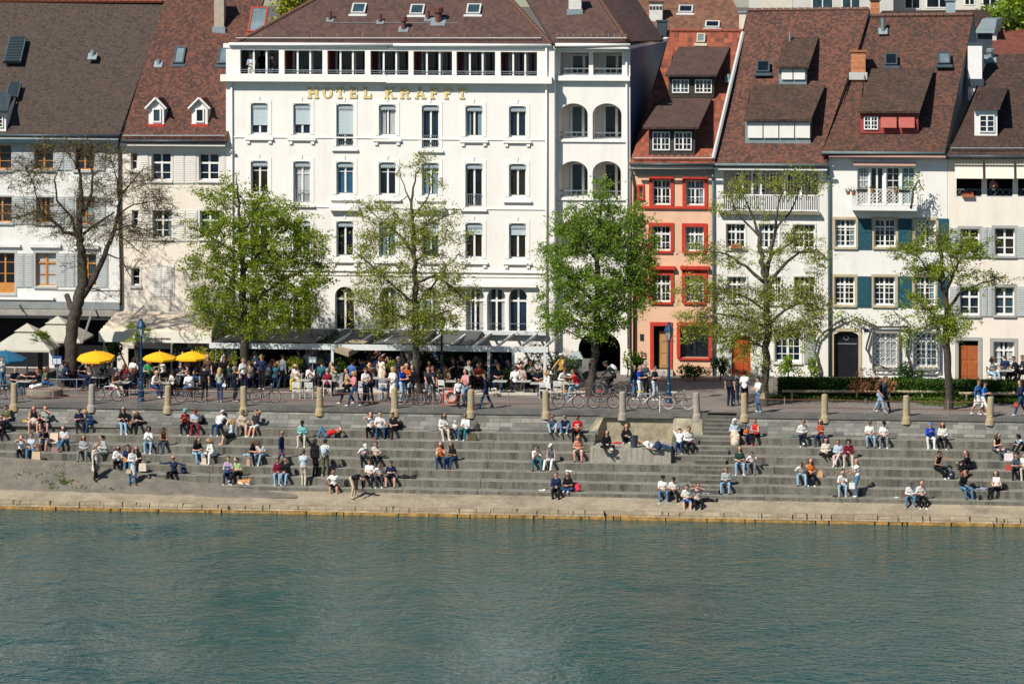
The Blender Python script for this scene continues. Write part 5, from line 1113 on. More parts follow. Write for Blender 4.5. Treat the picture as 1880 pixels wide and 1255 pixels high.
# big sparse tree by the white house
tree('sycamore_tree', 'wide forked tree with sparse yellowish leaves in front of the balustraded white house', (1403, 738), [(1403, 738, .24), (1405, 690, .21), (1407, 620, .20), (1408, 560, .18), (1404, 510, .16), (1398, 470, .14), (1394, 435, .10), (1383, 405, .06), (1360, 345, .02)],
     [[(1405, 515, .15), (1414, 470, .12), (1424, 420, .09), (1430, 370, .05), (1445, 335, .02)], [(1408, 530, .12), (1435, 490, .09), (1465, 465, .06), (1500, 460, .04), (1520, 480, .02)], [(1405, 520, .11), (1370, 490, .08), (1335, 465, .06), (1300, 455, .03), (1275, 462, .015)], [(1424, 420, .06), (1450, 390, .05), (1470, 340, .03), (1490, 318, .015)], [(1394, 435, .06), (1360, 400, .05), (1330, 350, .02)],
      [(1408, 600, .10), (1440, 570, .07), (1475, 550, .05), (1510, 540, .02)], [(1407, 600, .10), (1360, 580, .07), (1320, 575, .05), (1262, 580, .02)], [(1407, 570, .09), (1370, 545, .06), (1330, 530, .04), (1290, 520, .02)], [(1414, 470, .07), (1450, 450, .05), (1490, 420, .02)], [(1407, 640, .07), (1375, 625, .05), (1345, 620, .02)], [(1407, 610, .07), (1450, 600, .05), (1490, 590, .02)]],
     [(1365, 340, 40, 26, .6), (1440, 335, 50, 24, .7), (1490, 335, 28, 24, .6), (1330, 380, 30, 24, .3), (1395, 385, 46, 22, .4), (1470, 440, 40, 26, .6), (1290, 460, 40, 24, .8), (1350, 470, 40, 24, .6), (1430, 470, 36, 26, .6), (1500, 490, 26, 34, .7), (1290, 530, 50, 30), (1360, 550, 60, 30), (1450, 540, 55, 32), (1500, 565, 26, 30), (1280, 590, 44, 26), (1340, 610, 56, 30, 1.2), (1410, 600, 50, 30), (1470, 600, 44, 26), (1360, 640, 36, 20), (1405, 670, 18, 30, .6), (1265, 620, 24, 16, .6)], Yg(738), lf_y, tips=640, per=52, lsz=(.06, .135), spread=.26, seed=12, bk=bark_l)
tree('young_tree', 'smaller leaning tree with fresh leaves in front of the chestnut door', (1741, 738), [(1741, 738, .23), (1740, 680, .20), (1738, 620, .19), (1738, 570, .16), (1733, 530, .13), (1727, 480, .11), (1725, 440, .10), (1724, 425, .09)],
     [[(1738, 575, .10), (1760, 540, .08), (1790, 525, .05), (1820, 515, .035), (1848, 505, .02)], [(1735, 545, .10), (1752, 500, .08), (1765, 470, .05), (1785, 455, .03), (1812, 442, .015)], [(1732, 520, .08), (1705, 500, .06), (1690, 475, .04), (1665, 452, .015)], [(1738, 600, .07), (1705, 570, .05), (1680, 550, .02)], [(1726, 460, .06), (1720, 435, .04), (1705, 420, .015)], [(1752, 500, .05), (1745, 470, .03), (1742, 440, .015)]],
     [(1665, 458, 30, 20), (1700, 440, 36, 26), (1745, 450, 34, 24), (1790, 455, 36, 24, .8), (1690, 500, 40, 22), (1740, 500, 36, 22), (1790, 510, 40, 18, .8), (1835, 515, 24, 14, .7), (1690, 560, 36, 24), (1735, 575, 40, 28), (1770, 590, 30, 24, .6), (1665, 600, 20, 14, .4), (1745, 610, 26, 20)], Yg(740), lf_g, tips=240, per=62, lsz=(.07, .14), spread=.24, seed=15)
# nearly bare old tree
tree('bare_tree', 'old nearly bare tree with thick dark trunk and a sawn limb', (125, 716), [(125, 716, .62), (129, 690, .48), (130, 640, .44), (133, 590, .42), (143, 555, .42), (152, 525, .36), (152, 490, .30), (148, 455, .27), (145, 425, .24), (148, 380, .19), (148, 340, .13), (147, 305, .06)],
     [[(150, 545, .30), (172, 510, .26), (190, 470, .20), (205, 430, .16), (214, 390, .12), (217, 360, .09), (240, 335, .05), (290, 330, .02)], [(145, 430, .16), (120, 425, .13), (95, 400, .10), (75, 385, .06), (40, 395, .03), (5, 398, .015)], [(148, 400, .14), (165, 365, .12), (168, 320, .08), (160, 290, .04), (150, 262, .015)],
      [(147, 450, .13), (130, 400, .10), (100, 370, .07), (95, 330, .05), (110, 290, .02)], [(152, 430, .12), (185, 405, .09), (208, 390, .06)], [(75, 385, .05), (65, 340, .04), (55, 310, .03), (35, 290, .015)], [(217, 360, .06), (215, 330, .05), (205, 305, .03), (200, 280, .015)], [(210, 420, .07), (240, 415, .05), (275, 430, .03), (320, 452, .012)], [(214, 395, .07), (245, 375, .05), (290, 370, .03), (312, 380, .012)],
      [(195, 465, .06), (225, 475, .045), (245, 505, .03), (265, 520, .012)], [(213, 430, .05), (240, 450, .035), (268, 478, .012)], [(150, 525, .05), (180, 535, .035), (215, 555, .012)], [(95, 400, .05), (70, 370, .035), (30, 365, .012)], [(140, 575, .24), (124, 562, .22), (114, 546, .21)], [(147, 320, .05), (135, 285, .03), (120, 262, .012)], [(240, 335, .04), (265, 310, .03), (300, 300, .012)]],
     [(60, 320, 60, 40), (130, 270, 70, 20), (200, 290, 40, 30), (60, 390, 60, 26), (110, 420, 50, 20, .7), (180, 350, 50, 40), (260, 340, 50, 34), (290, 380, 36, 30), (270, 430, 50, 30), (200, 420, 50, 30), (150, 460, 40, 40, .4), (250, 480, 30, 26, .5), (200, 540, 24, 16, .4), (75, 400, 40, 12, .8), (140, 400, 20, 20)], Yg(718), lf_o, tips=1150, per=15, lsz=(.045, .09), spread=.22, seed=22, twr=.020, rs=.8, sr=.012)
# ---- shrubs
def shrub(name, label, cx, cy, rx, ry, Y, mat, n, lsz=(.09, .15), cat='shrub', group=None, stem=True, seed=0, rz=None, pot=None, trunk_h=0):
    r = random.Random(int(cx * 7 + cy) + seed); c = P(cx, cy, Y); sx, sz = rx / 33.5, ry / 33.5; sy = rz or sx; g = V((c.x, Y, ZP)); rt = root(name, g, label, cat, group); lv = MB()
    lob = [(r.gauss(0, .45), r.gauss(0, .45), r.gauss(0, .45), r.uniform(.35, .6)) for _ in range(9)]
    for _ in range(n):
        a, b_, d, k = r.choice(lob)
        while True:
            u = V((r.uniform(-1, 1), r.uniform(-1, 1), r.uniform(-1, 1)))
            if u.length < 1: break
        u = u.normalized() * (u.length ** .5) * k; q = V(((a + u.x) * sx, (b_ + u.y) * sy, (d + u.z) * sz)); q.z = max(q.z, -c.z + ZP + .05); leaf(lv, c + q, r.uniform(*lsz), r)
    lv.build('foliage', mat, rt)
    mb = MB(); mb.path([g + V((0, 0, -.05)), g.lerp(c, .5) + V((.04, 0, 0)), c], [.05, .045, .03], 6)
    for i in range(5): a = r.uniform(0, 6.28); mb.path([g.lerp(c, .6), c + V((math.cos(a) * sx * .5, math.sin(a) * sy * .5, sz * .4))], [.025, .012], 4)
    mb.build('stem', bark, rt)
    if pot:
        mb = MB(); w, hh = pot; mb.hexa([(g.x - w * .8, Y - w * .8, ZP), (g.x + w * .8, Y - w * .8, ZP), (g.x + w * .8, Y + w * .8, ZP), (g.x - w * .8, Y + w * .8, ZP)], [(g.x - w, Y - w, ZP + hh), (g.x + w, Y - w, ZP + hh), (g.x + w, Y + w, ZP + hh), (g.x - w, Y + w, ZP + hh)]); mb.build('planter', M('planter_grey', (.34, .36, .35), .8, .15, 3), rt)
    return rt
shrub('oleander_bush', 'large grey green bush beside the blue terrace post near the gateway', 1015, 668, 52, 34, 17.6, lf_ol, 2600)
shrub('oleander_bush', 'lower twiggy bush beside the white terrace post under the pergola', 880, 676, 24, 20, 16.6, lf_ol, 700)
shrub('oleander_bush', 'dark bush behind the woman in black at the terrace table', 925, 690, 18, 22, 15.2, lf_h, 600)
shrub('laurel_bush', 'potted laurel bush against the drainpipe of the salmon house', 1168, 668, 19, 22, 20.5, lf_h, 900)
shrub('laurel_bush', 'thin climber on the gateway pillar edge', 1152, 665, 7, 18, 21.2, lf_g, 160)
shrub('flower_bush', 'low dark shrub with dull red flowers under the salmon house window', 1275, 682, 28, 13, 20.6, lf_h, 900)
shrub('flower_bush', 'dark bush in the shade between the salmon house and the orange door', 1322, 672, 18, 18, 20.8, lf_h, 700)
shrub('copper_bush', 'rounded coppery red bush rising over the hedge', 1598, 704, 44, 25, 12.9, lf_r, 2200, (.07, .12))
shrub('laurel_bush', 'dark green bush between the two grilled windows', 1665, 684, 22, 18, 20.2, lf_h, 900)
shrub('rose_bush', 'green bush below the gridded window of the white house', 1446, 668, 18, 22, 20.0, lf_d, 800)
shrub('rose_bush', 'bushy green plant at the foot of the wisteria stem', 1488, 672, 16, 26, 20.4, lf_d, 700)
for i, (x, y, rx, ry, Y, lb) in enumerate(((370, 655, 22, 20, 15.2, 'yellow green round shrub in a planter behind the woman in sage'), (385, 662, 12, 12, 15.0, 'small yellow flowering plant beside the round planter shrub'), (423, 662, 13, 14, 15.0, 'green ball shrub in a grey planter behind the grey haired man'), (474, 668, 15, 16, 15.6, 'green shrub in a grey planter behind the woman in navy'), (545, 665, 14, 12, 15.2, 'green shrub behind the blonde woman at the white table'), (620, 670, 18, 12, 15.6, 'low dark green planting behind the terrace tables'), (720, 676, 14, 14, 15.4, 'pale green shrub behind the woman in the white dress'))):
    shrub('planter_shrub', lb, x, y, rx, ry, Y, (lf_yel, lf_yel, lf_g, lf_g, lf_yel, lf_h, lf_y)[i], 500, (.07, .12), 'plant', pot=(.36, .75))
for i, (x, y, rx, ry, Y, lb) in enumerate(((330, 640, 30, 20, 18.2, 'dark olive tree under the end of the cream awning'), (480, 640, 34, 26, 18.5, 'olive tree close behind the green tree trunk'), (530, 640, 30, 28, 18.9, 'dark olive tree in the middle of the shaded terrace'), (606, 640, 30, 26, 18.0, 'olive tree beside the brown folded canopy'), (800, 648, 34, 24, 18.2, 'olive tree beside the dark lamp post'), (205, 640, 26, 18, 18.4, 'dark shrub under the near end of the cream awning'))):
    shrub('olive_tree', lb, x, y, rx, ry, Y, lf_ol if i not in (2, 5) else lf_h, 1000, (.08, .14), 'tree', 'potted olive trees on the terrace', pot=(.3, .5))
def palm(name, label, cx, cy, Y, size, seed):
    r = random.Random(seed); c = P(cx, cy, Y); g = V((c.x, Y, ZP)); rt = root(name, g, label, 'palm'); mb = MB(); n = 8
    mb.path([g.lerp(c, i / n) for i in range(n + 1)], [.15 * r.uniform(.85, 1.2) for _ in range(n + 1)], 8); mb.build('trunk', bark, rt); lv = MB()
    for k in range(26):
        a = r.uniform(0, 6.28); el = r.uniform(-.5, 1.1); d = V((math.cos(a) * math.cos(el), math.sin(a) * math.cos(el), math.sin(el))); tip = c + d * size * .55; lv.path([c, tip], [.02, .012], 4, cap=False)
        s = d.cross(V((0, 0, 1))).normalized(); u = s.cross(d)
        for j in range(9):
            t = (j - 4) / 4 * 1.25; e = (d * math.cos(t) + s * math.sin(t)) * size * .5 + V((0, 0, -.12 * size)); w = d * -math.sin(t) + s * math.cos(t); lv.poly([tip, tip + e * .5 + w * .03, tip + e, tip + e * .5 - w * .03])
    lv.build('crown', lf_p, rt)
palm('fan_palm', 'fan palm in front of the big cream square parasols', 74, 624, 16.5, .75, 4); palm('fan_palm', 'shaggy fan palm behind the blue lamp post at the cream awning', 252, 612, 15.8, .95, 9)
# hedge, rail, grass
hx0, hx1 = PX(1428, 13.4), PX(1905, 13.4); hd = root('hedge', ((hx0 + hx1) / 2, 13.6, ZP), 'long low clipped dark green hedge along the promenade garden', 'hedge'); lv = MB(); r = random.Random(77)
for _ in range(15000):
    x = r.uniform(hx0, hx1); f = r.random()
    if f < .55: q = V((x, 13.1 + r.gauss(0, .05), ZP + r.uniform(.05, 1.02)))
    elif f < .95: q = V((x, r.uniform(13.1, 14.3), ZP + 1.02 + r.gauss(0, .04)))
    else: q = V((x, 14.3, ZP + r.uniform(.05, 1.0)))
    leaf(lv, q, r.uniform(.07, .13), r)
lv.build('foliage', lf_h, hd); mb = MB(); mb.box(hx0, hx1, 13.2, 14.2, ZP, ZP + .95); mb.build('branches', M('hedge_inside', (.012, .018, .008), .95, .4, 5), hd)
lv = MB()
for _ in range(6500):
    x = r.uniform(hx0 - .5, hx1); leaf(lv, V((x, r.uniform(12.55, 13.2), ZP + r.uniform(0, .22))), r.uniform(.08, .16), r)
tag(lv.build('ground_cover_grass', lf_gr), kind='stuff')
lv = MB(); cx = G(1741, 741)
for _ in range(1500):
    a = r.uniform(0, 6.28); q = r.random() ** .5; leaf(lv, V((cx.x + 1.7 * q * math.cos(a), cx.y - .1 + 1.0 * q * math.sin(a), ZP + .02 + r.random() * .08)), r.uniform(.05, .11), r)
tag(lv.build('tree_pit_grass', lf_gr), kind='stuff')
lv = MB()
for (px, py, n, s) in ((122, 885, 90, 9), (97, 894, 30, 5), (108, 873, 22, 7), (80, 871, 24, 8), (35, 872, 16, 5), (150, 893, 20, 10), (110, 857, 22, 8), (50, 866, 14, 6), (200, 896, 14, 12), (85, 886, 24, 6)):
    for _ in range(n):
        p = rampP(px + r.gauss(0, s), py + r.gauss(0, 2)); leaf(lv, p + V((0, 0, .02)), r.uniform(.07, .16), r)
tag(lv.build('ramp_grass', lf_gr), kind='stuff')
for i, (xa, xb, y) in enumerate(((1436, 1735, 723), (1760, 1905, 727))):
    a, b_ = G(xa, y + 12), G(xb, y + 13); rt = root('rail_fence', (a + b_) / 2, ('long pale round timber rail in front of the hedge', 'shorter timber rail in front of the hedge beyond the young tree')[i], 'fence'); mb = MB(); mb.path([a + V((0, 0, .5)), b_ + V((0, 0, .5))], .075, 8); mb.build('rail', M('weathered_timber', (.42, .33, .21), .8, .25, 3), rt)
    n = 5 if i == 0 else 3
    for k in range(n): q = a.lerp(b_, (k + .3) / n); mb = MB(); mb.path([q, q + V((0, .02, .45))], .06, 7); mb.build('post', M('weathered_timber', (.42, .33, .21)), rt)
# wisteria stems on the facades
def climber(name, label, stems, leaves, Y, seed):
    r = random.Random(seed); p0 = P(stems[0][0][0], stems[0][0][1], Y); rt = root(name, (p0.x, Y, ZP), label, 'climbing plant'); mb = MB()
    for st in stems:
        pts = []
        for i in range(len(st) - 1):
            for k in range(4): f = k / 4; pts.append(P(st[i][0] + (st[i + 1][0] - st[i][0]) * f + r.gauss(0, .8), st[i][1] + (st[i + 1][1] - st[i][1]) * f, Y - .18))
        pts.append(P(st[-1][0], st[-1][1], Y - .18)); mb.path(pts, [.075 * (1 - .7 * i / len(pts)) for i in range(len(pts))], 6)
    mb.build('stem', bark_l, rt, smooth=True); lv = MB()
    for (x, y, rx, ry, n) in leaves:
        for _ in range(n): leaf(lv, P(x + r.gauss(0, rx * .5), y + r.gauss(0, ry * .5), Y - .2 - abs(r.gauss(0, .15))), r.uniform(.09, .15), r)
    lv.build('foliage', lf_g, rt)
climber('wisteria', 'twisting wisteria stem climbing between the white house and the black door', [[(1507, 697), (1503, 670), (1495, 645), (1502, 625), (1510, 612), (1500, 600), (1470, 590)], [(1510, 612), (1540, 590), (1560, 582)]], [(1470, 590, 20, 12, 60), (1540, 578, 14, 12, 90), (1572, 586, 16, 12, 110), (1492, 620, 10, 16, 50)], Yr, 31)
climber('wisteria', 'wisteria spreading over the wall between the grilled windows', [[(1666, 697), (1672, 670), (1664, 650), (1670, 620), (1666, 590), (1640, 570)], [(1668, 600), (1610, 600), (1590, 590), (1560, 580)], [(1668, 610), (1700, 600), (1720, 590), (1722, 640), (1722, 670)], [(1668, 690), (1690, 682), (1715, 684), (1721, 676)], [(1600, 600), (1592, 640), (1600, 665), (1640, 680)]], [(1665, 610, 16, 22, 130), (1660, 630, 12, 14, 80), (1635, 580, 20, 10, 70), (1700, 585, 24, 12, 110), (1595, 590, 14, 8, 40)], Yr, 32)
# trees beyond the roofs
tree('distant_tree', 'rounded green treetop beyond the red tiled roof', (1838, 60), [(1838, 90, .4), (1838, 50, .3), (1836, 20, .1)], [[(1838, 50, .15), (1825, 30, .05)], [(1838, 45, .15), (1860, 20, .05)]], [(1840, 38, 22, 14), (1830, 30, 12, 8)], 50, lf_d, tips=160, per=22, lsz=(.2, .35), spread=.4, seed=41, group='trees beyond the roofs')
tree('distant_tree', 'treetop filling the corner beyond the red tiled roof and the steep house', (1878, 60), [(1878, 90, .4), (1878, 40, .3), (1876, 5, .1)], [[(1878, 40, .15), (1862, 15, .05)]], [(1872, 22, 18, 26), (1880, 10, 14, 18)], 52, lf_g, tips=170, per=22, lsz=(.2, .35), spread=.4, seed=42, group='trees beyond the roofs')
tree('distant_tree', 'yellow green treetop in the gap beside the yellow crane', (545, 60), [(545, 90, .4), (545, 40, .3), (545, 5, .1)], [[(545, 40, .15), (530, 10, .05)]], [(545, 5, 26, 16), (555, -10, 26, 10)], 60, lf_yel, tips=120, per=20, lsz=(.2, .35), spread=.4, seed=43, group='trees beyond the roofs')
# ================================================================ OBJECTS
yel = M('parasol_yellow', (.80, .40, .008), .8, .06, 2); blu = M('parasol_blue', (.012, .10, .19), .8, .1, 2); canv = M('cream_canvas', (.44, .42, .35), .85, .12, 1.5); awn = M('awning_cream', (.66, .55, .43), .85, .10, 1.2)
lampb = M('lamp_blue', (.012, .055, .12), .4, .2, 5, metal=.2); lampd = M('lamp_dark', (.012, .02, .03), .4, .2, 5); whm = M('white_metal', (.66, .65, .60), .5, .08, 4); rust = M('rusty_iron', (.19, .085, .055), .8, .4, 6); woodp = M('pole_wood', (.50, .30, .12), .6, .2, 5)
# ---- parasols
def parasol(name, label, px, py_can, rw, Y, mat, h=.42, n=8, tilt=(0, 0), polem=woodp, square=False, base_py=None, group=None):
    c = P(px, py_can, Y); g = V((c.x, Y, ZP)); rt = root(name, g, label, 'parasol', group); T = Matrix.Translation(c) @ Matrix.Rotation(tilt[0], 4, 'X') @ Matrix.Rotation(tilt[1], 4, 'Y'); rr = rw / 33.5; mb = MB()
    rot = math.pi / 4 if square else math.pi / n
    rim = []; prev = None
    for j in range(5):
        f = j / 4; row = []
        for i in range(n): a = 2 * math.pi * i / n + rot; row.append(T @ V((rr * f * math.cos(a), rr * f * math.sin(a), h * (1 - f ** 1.35) + (.0 if j else .0))))
        if prev:
            for i in range(n): mb.quad(prev[i], row[i], row[(i + 1) % n], prev[(i + 1) % n])
        prev = row
    for i in range(n): a, b_ = prev[i], prev[(i + 1) % n]; mb.quad(a + V((0, 0, -.10)), b_ + V((0, 0, -.10)), b_, a)
    if square:
        for i in range(n): a = 2 * math.pi * i / n + rot; b_ = a + 2 * math.pi / n; q = lambda t, k, z: T @ V((rr * k * math.cos(t), rr * k * math.sin(t), z)); mb.quad(q(a, .36, h * .86), q(b_, .36, h * .86), q(b_, .0, h * 1.25), q(a, .0, h * 1.25))
    mb.build('canopy', mat, rt); mb = MB(); mb.path([g, T @ V((0, 0, h))], .026 if not square else .05, 7); mb.lathe(T @ V((0, 0, h)), [(.03, -.02), (.035, .06), (.01, .1)], 6); mb.build('pole', polem, rt)
    mb = MB()
    for i in range(n): a = 2 * math.pi * i / n + rot; mb.path([T @ V((0, 0, h - .06)), T @ V((rr * .98 * math.cos(a), rr * .98 * math.sin(a), .0))], .010, 4)
    mb.build('ribs', polem, rt); mb = MB(); mb.lathe(g, [(.28, 0), (.28, .05), (.06, .09), (.04, .3)], 10); mb.build('base', dark_iron, rt)
    return rt
parasol('parasol', 'yellow parasol tilted towards the river beside the old bare tree', 176, 655, 35, Yg(727), yel, .32, 8, (.16, 0), group='yellow parasols'); parasol('parasol', 'yellow parasol beside the blue lamp post with a torn shadow on top', 293, 656, 31, Yg(730), yel, .32, 8, (.06, .02), group='yellow parasols'); parasol('parasol', 'yellow parasol nearest to the group of standing people', 353, 655, 33, Yg(718), yel, .32, 8, (.04, -.02), group='yellow parasols')
parasol('parasol', 'deep blue parasol at the edge of the terrace', 10, 657, 40, Yg(722), blu, .42, 8, (.04, .05), M('pole_grey', (.3, .3, .3)))
parasol('square_parasol', 'big cream square parasol nearest the blue one', 50, 636, 80, 17.2, canv, 1.05, 4, (0, 0), M('pole_grey', (.3, .3, .3)), True); parasol('square_parasol', 'big cream square parasol half hidden by the old bare trunk', 106, 620, 80, 19.6, canv, 1.0, 4, (0, 0), M('pole_grey', (.3, .3, .3)), True)
# ---- cream awning of the cream house
rt = root('terrace_awning', P(290, 690, 20.5), 'large cream folding awning with a white valance over the terrace', 'awning'); mb = MB()
tops = [P(214, 571, Yf - .4), P(398, 573, Yf - .4)]; fr = [P(181, 608, 17.0), P(388, 611, 17.0)]; n = 7
for i in range(n):
    for k in range(12):
        q = lambda a, b_: tops[0].lerp(tops[1], a).lerp(fr[0].lerp(fr[1], a), b_) + V((0, 0, -.07 * math.sin(math.pi * ((b_ * n) % 1))))
        for e in (0, 1):
            b0, b1 = (i + e * .5) / n, (i + e * .5 + .4999) / n; mb.quad(q(k / 12, b1), q((k + 1) / 12, b1), q((k + 1) / 12, b0), q(k / 12, b0))
mb.build('awning_cloth', awn, rt); mb = MB(); z = V((0, 0, -.58)); n = 14
for i in range(n): a, b_ = fr[0].lerp(fr[1], i / n), fr[0].lerp(fr[1], (i + 1) / n); mb.quad(a + z, b_ + z, b_, a)
va = mb.build('valance', M('valance_white', (.74, .70, .60), .85, .06, 2), rt)
mb = MB(); r = random.Random(4)                                       # the handwriting on the valance
x = 0
pts = []
for i in range(90):
    t = i / 89; u = .44 + .2 * t; p = fr[0].lerp(fr[1], u) + V((0, -.012, -.36)); hgt = .055 * math.sin(i * 1.9) + (.09 if i % 13 in (0, 1) else 0) * (1 if i % 2 else -.4); pts.append(p + V((.02 * math.cos(i * 1.9), 0, hgt)))
for a in range(0, 89):
    if a % 23 in (21, 22): continue
    mb.path([pts[a], pts[a + 1]], .011, 4)
mb.build('valance_lettering', M('ink', (.03, .03, .035)), va)
for (x0, y0, x1, y1) in ((264, 562, 191, 629), (366, 580, 315, 632)):
    mb = MB(); mb.path([P(x0, y0, Yf - .5), P(x1, y1, 16.9)], .07, 4); mb.build('awning_arm', M('alu_arm', (.36, .36, .33), .4, .1, 3, metal=.4), rt); mb = MB(); p = P(x1, y1, 16.9); mb.path([p, V((p.x, p.y, ZP))], .045, 6); mb.build('post', M('alu_arm', (.36, .36, .33)), rt)
rt = root('awning_arm_set', P(90, 690, 20), 'grey awning arm hanging from the fascia beside the old trunk', 'awning'); mb = MB(); mb.path([P(172, 563, Yf - .6), P(150, 630, 17.6)], .06, 4); mb.build('awning_arm', M('alu_arm', (.36, .36, .33)), rt); mb = MB(); mb.path([P(36, 560, Yf - .3), P(42, 571, Yf - 1)], .05, 4); mb.build('bracket', dark_iron, rt)
# ---- hotel pergola
rt = root('pergola', P(700, 690, 19.5), 'long white steel pergola with slack grey shade cloths along the hotel terrace', 'pergola')
pg = M('pergola_white', (.60, .63, .62), .6, .12, 2); shade = M('shade_cloth', (.085, .09, .088), .9, .2, 1.5)
Yp = 15.3
mb = MB(); a, b_ = P(384, 629, Yp), P(1006, 635, Yp); mb.box(a.x, b_.x, Yp, Yp + .14, a.z - .30, a.z); mb.build('front_beam', pg, rt)
mb = MB(); c, d = P(404, 612, Yf - .02), P(1003, 613, Yf - .02); mb.box(c.x, d.x, Yf - .3, Yf - .01, a.z - .12, a.z + .10); mb.build('wall_beam', pg, rt)
for i in range(15): t = (i + .2) / 14.4; x = a.x + (b_.x - a.x) * min(t, 1) - .05; mb = MB(); mb.hexa([(x, Yp + .15, a.z - .16), (x + .09, Yp + .15, a.z - .16), (x + .4, Yf - .31, a.z - .12), (x + .31, Yf - .31, a.z - .12)], [(x, Yp + .15, a.z - .03), (x + .09, Yp + .15, a.z - .03), (x + .4, Yf - .31, a.z + .01), (x + .31, Yf - .31, a.z + .01)]); mb.build('rafter', pg, rt)
for (x0, x1, sag) in ((388, 575, .1), (590, 660, .25), (680, 760, .12), (770, 850, .3)):
    A, B = PX(x0, Yp), PX(x1, Yp); mb = MB(); n = 8
    for k in range(n):
        q = lambda f, X: V((X + .35 * f, Yp + .2 + (Yf - .35 - Yp - .2) * f, a.z + .06 + .05 * f - sag * math.sin(math.pi * f)))
        mb.quad(q(k / n, A), q(k / n, B), q((k + 1) / n, B), q((k + 1) / n, A))
    mb.build('shade_cloth', shade if x0 < 850 else pg, rt)
for x in (610, 897, 942, 1000): g = V((PX(x, Yp), Yp + .07, ZP)); mb = MB(); mb.box(g.x - .07, g.x + .07, Yp + .01, Yp + .13, ZP, a.z - .303); mb.build('post', pg, rt)
mb = MB(); p = [P(614, 646, Yp - .1), P(650, 632, Yp + 1)]; q = [P(640, 655, Yp - .3), P(676, 636, Yp + 1)]; mb.hexa([p[0], q[0], q[0] + V((0, 0, .3)), p[0] + V((0, 0, .3))], [p[1], q[1], q[1] + V((0, 0, .3)), p[1] + V((0, 0, .3))]); mb.build('folded_cloth', M('folded_brown', (.30, .24, .16), .9, .2, 2), rt)
rt = root('terrace_canopy', P(395, 690, 19), 'sloping dark canopy between the cream awning and the pergola', 'awning'); mb = MB(); mb.hexa([P(388, 640, 16.9), P(390, 644, 16.9), P(455, 622, 19), P(453, 618, 19)], [P(420, 618, 18), P(422, 622, 18), P(470, 610, 20.5), P(468, 606, 20.5)]); mb.build('cloth', shade, rt); mb = MB(); p = P(396, 640, 17); mb.path([p, V((p.x, p.y, ZP))], .04, 6); mb.build('post', ironm, rt)
# ---- passage side ramp box with the sculpture by the gateway
g = V((PX(1058, 19.5), 19.5, ZP)); rt = root('tram_stand', g, 'dark letterbox kiosk with a metal hood and painted figure panel by the gateway', 'kiosk')
mb = MB(); a, b_, c, d = rect(1043, 646, 1071, 658, 19.4); mb.hexa([(a, 19.2, c), (b_, 19.2, c), (b_, 19.8, c), (a, 19.8, c)], [(a + .2, 19.35, d), (b_ - .2, 19.35, d), (b_ - .2, 19.65, d), (a + .2, 19.65, d)]); mb.build('hood', zinc, rt)
mb = MB(); mb.box(a + .1, b_ - .1, 19.3, 19.7, c - .42, c - .004); mb.build('box', dark_iron, rt); mb = MB(); mb.box(g.x - .06, g.x + .06, 19.45, 19.55, ZP, c - .42); mb.box(g.x - .45, g.x + .45, 19.3, 19.7, ZP, ZP + .08); mb.build('leg', dark_iron, rt)
mb = MB(); mb.box(a - .35, b_ + .5, 20.6, 20.7, ZP, ZP + 1.1); mb.box(b_ + .52, b_ + .62, 20.0, 20.7, ZP, ZP + 1.6); mb.build('panel', M('panel_grey', (.2, .2, .19), .8, .2, 2), rt)
# ---- lamps
def lamp(label, px, py, ytop, mat, k=1.):
    g = G(px, py); top = P(px, ytop, g.y).z - ZP; rt = root('street_lamp', g, label, 'street lamp', 'old style street lamps'); s = top
    mb = MB(); mb.lathe(g, [(.20, 0), (.20, .06), (.17, .12), (.16, .5), (.19, .54), (.13, .62), (.10, .95), (.12, .98), (.085, 1.05), (.075, s * .45), (.095, s * .455), (.07, s * .47), (.055, s - 1.05), (.10, s - 1.02), (.05, s - .95)], 12); mb.build('post', mat, rt, smooth=False)
    mb = MB(); mb.path([g + V((-.34, 0, s - 1.05)), g + V((.34, 0, s - 1.05))], .02, 5); mb.build('cross_bar', mat, rt)
    mb = MB(); mb.lathe(g, [(.10, s - .92), (.21, s - .50)], 6); mb.build('lantern_glass', M('lantern_glass', (.42, .44, .42), .1, .2, 6), rt)
    mb = MB()
    for i in range(6): a = 2 * math.pi * i / 6; mb.path([g + V((.105 * math.cos(a), .105 * math.sin(a), s - .93)), g + V((.215 * math.cos(a), .215 * math.sin(a), s - .5))], .014, 4)
    mb.lathe(g, [(.26, s - .5), (.25, s - .44), (.12, s - .20), (.09, s - .14), (.09, s - .08), (.03, s - .04), (.015, s)], 10); mb.build('lantern_roof', mat, rt)
lamp('blue street lamp beside the cream awning terrace', 259, 736, 583, lampb); lamp('dark street lamp in front of the hotel window behind the bare branches', 811, 722, 572, lampd); lamp('blue street lamp in front of the salmon house door', 1228, 738, 590, lampb)
# ---- bollards and chains
bst = MASONRY('bollard_stone', (.34, .285, .20), (.1, .1, .1), 0, 0, .2, .5, (.46, .29, .07), .75, 1.7); bst2 = MASONRY('bollard_granite', (.34, .30, .25), (.1, .1, .1), 0, 0, .2, .5, (.22, .19, .15), .6, 2)
bx = [(26, 750, 711), (168, 752, 712), (308, 754, 713), (448, 756, 716), (587, 757, 716), (725, 758, 718), (864, 761, 720), (1003, 763, 723), (1143, 764, 723), (1280, 765, 724), (1367, 767, 725), (1514, 769, 730), (1664, 771, 732), (1817, 774, 734)]
blab = ['nearest the blue parasol', 'in front of the silver bicycle near the yellow parasol', 'beside the bicycle with a white pannier', 'beside the long black bicycle', 'in front of the white café chairs', 'beside the man in royal blue', 'next to the lifebuoy stand', 'stained orange beside the row of bicycles', 'in the middle of the row of bicycles', 'at the top of the narrow stairs beside the black bicycle', 'at the top of the narrow stairs beside the standing men', 'in front of the copper bush path', 'beside the walking woman in wide jeans', 'beside the couple in blue and white']
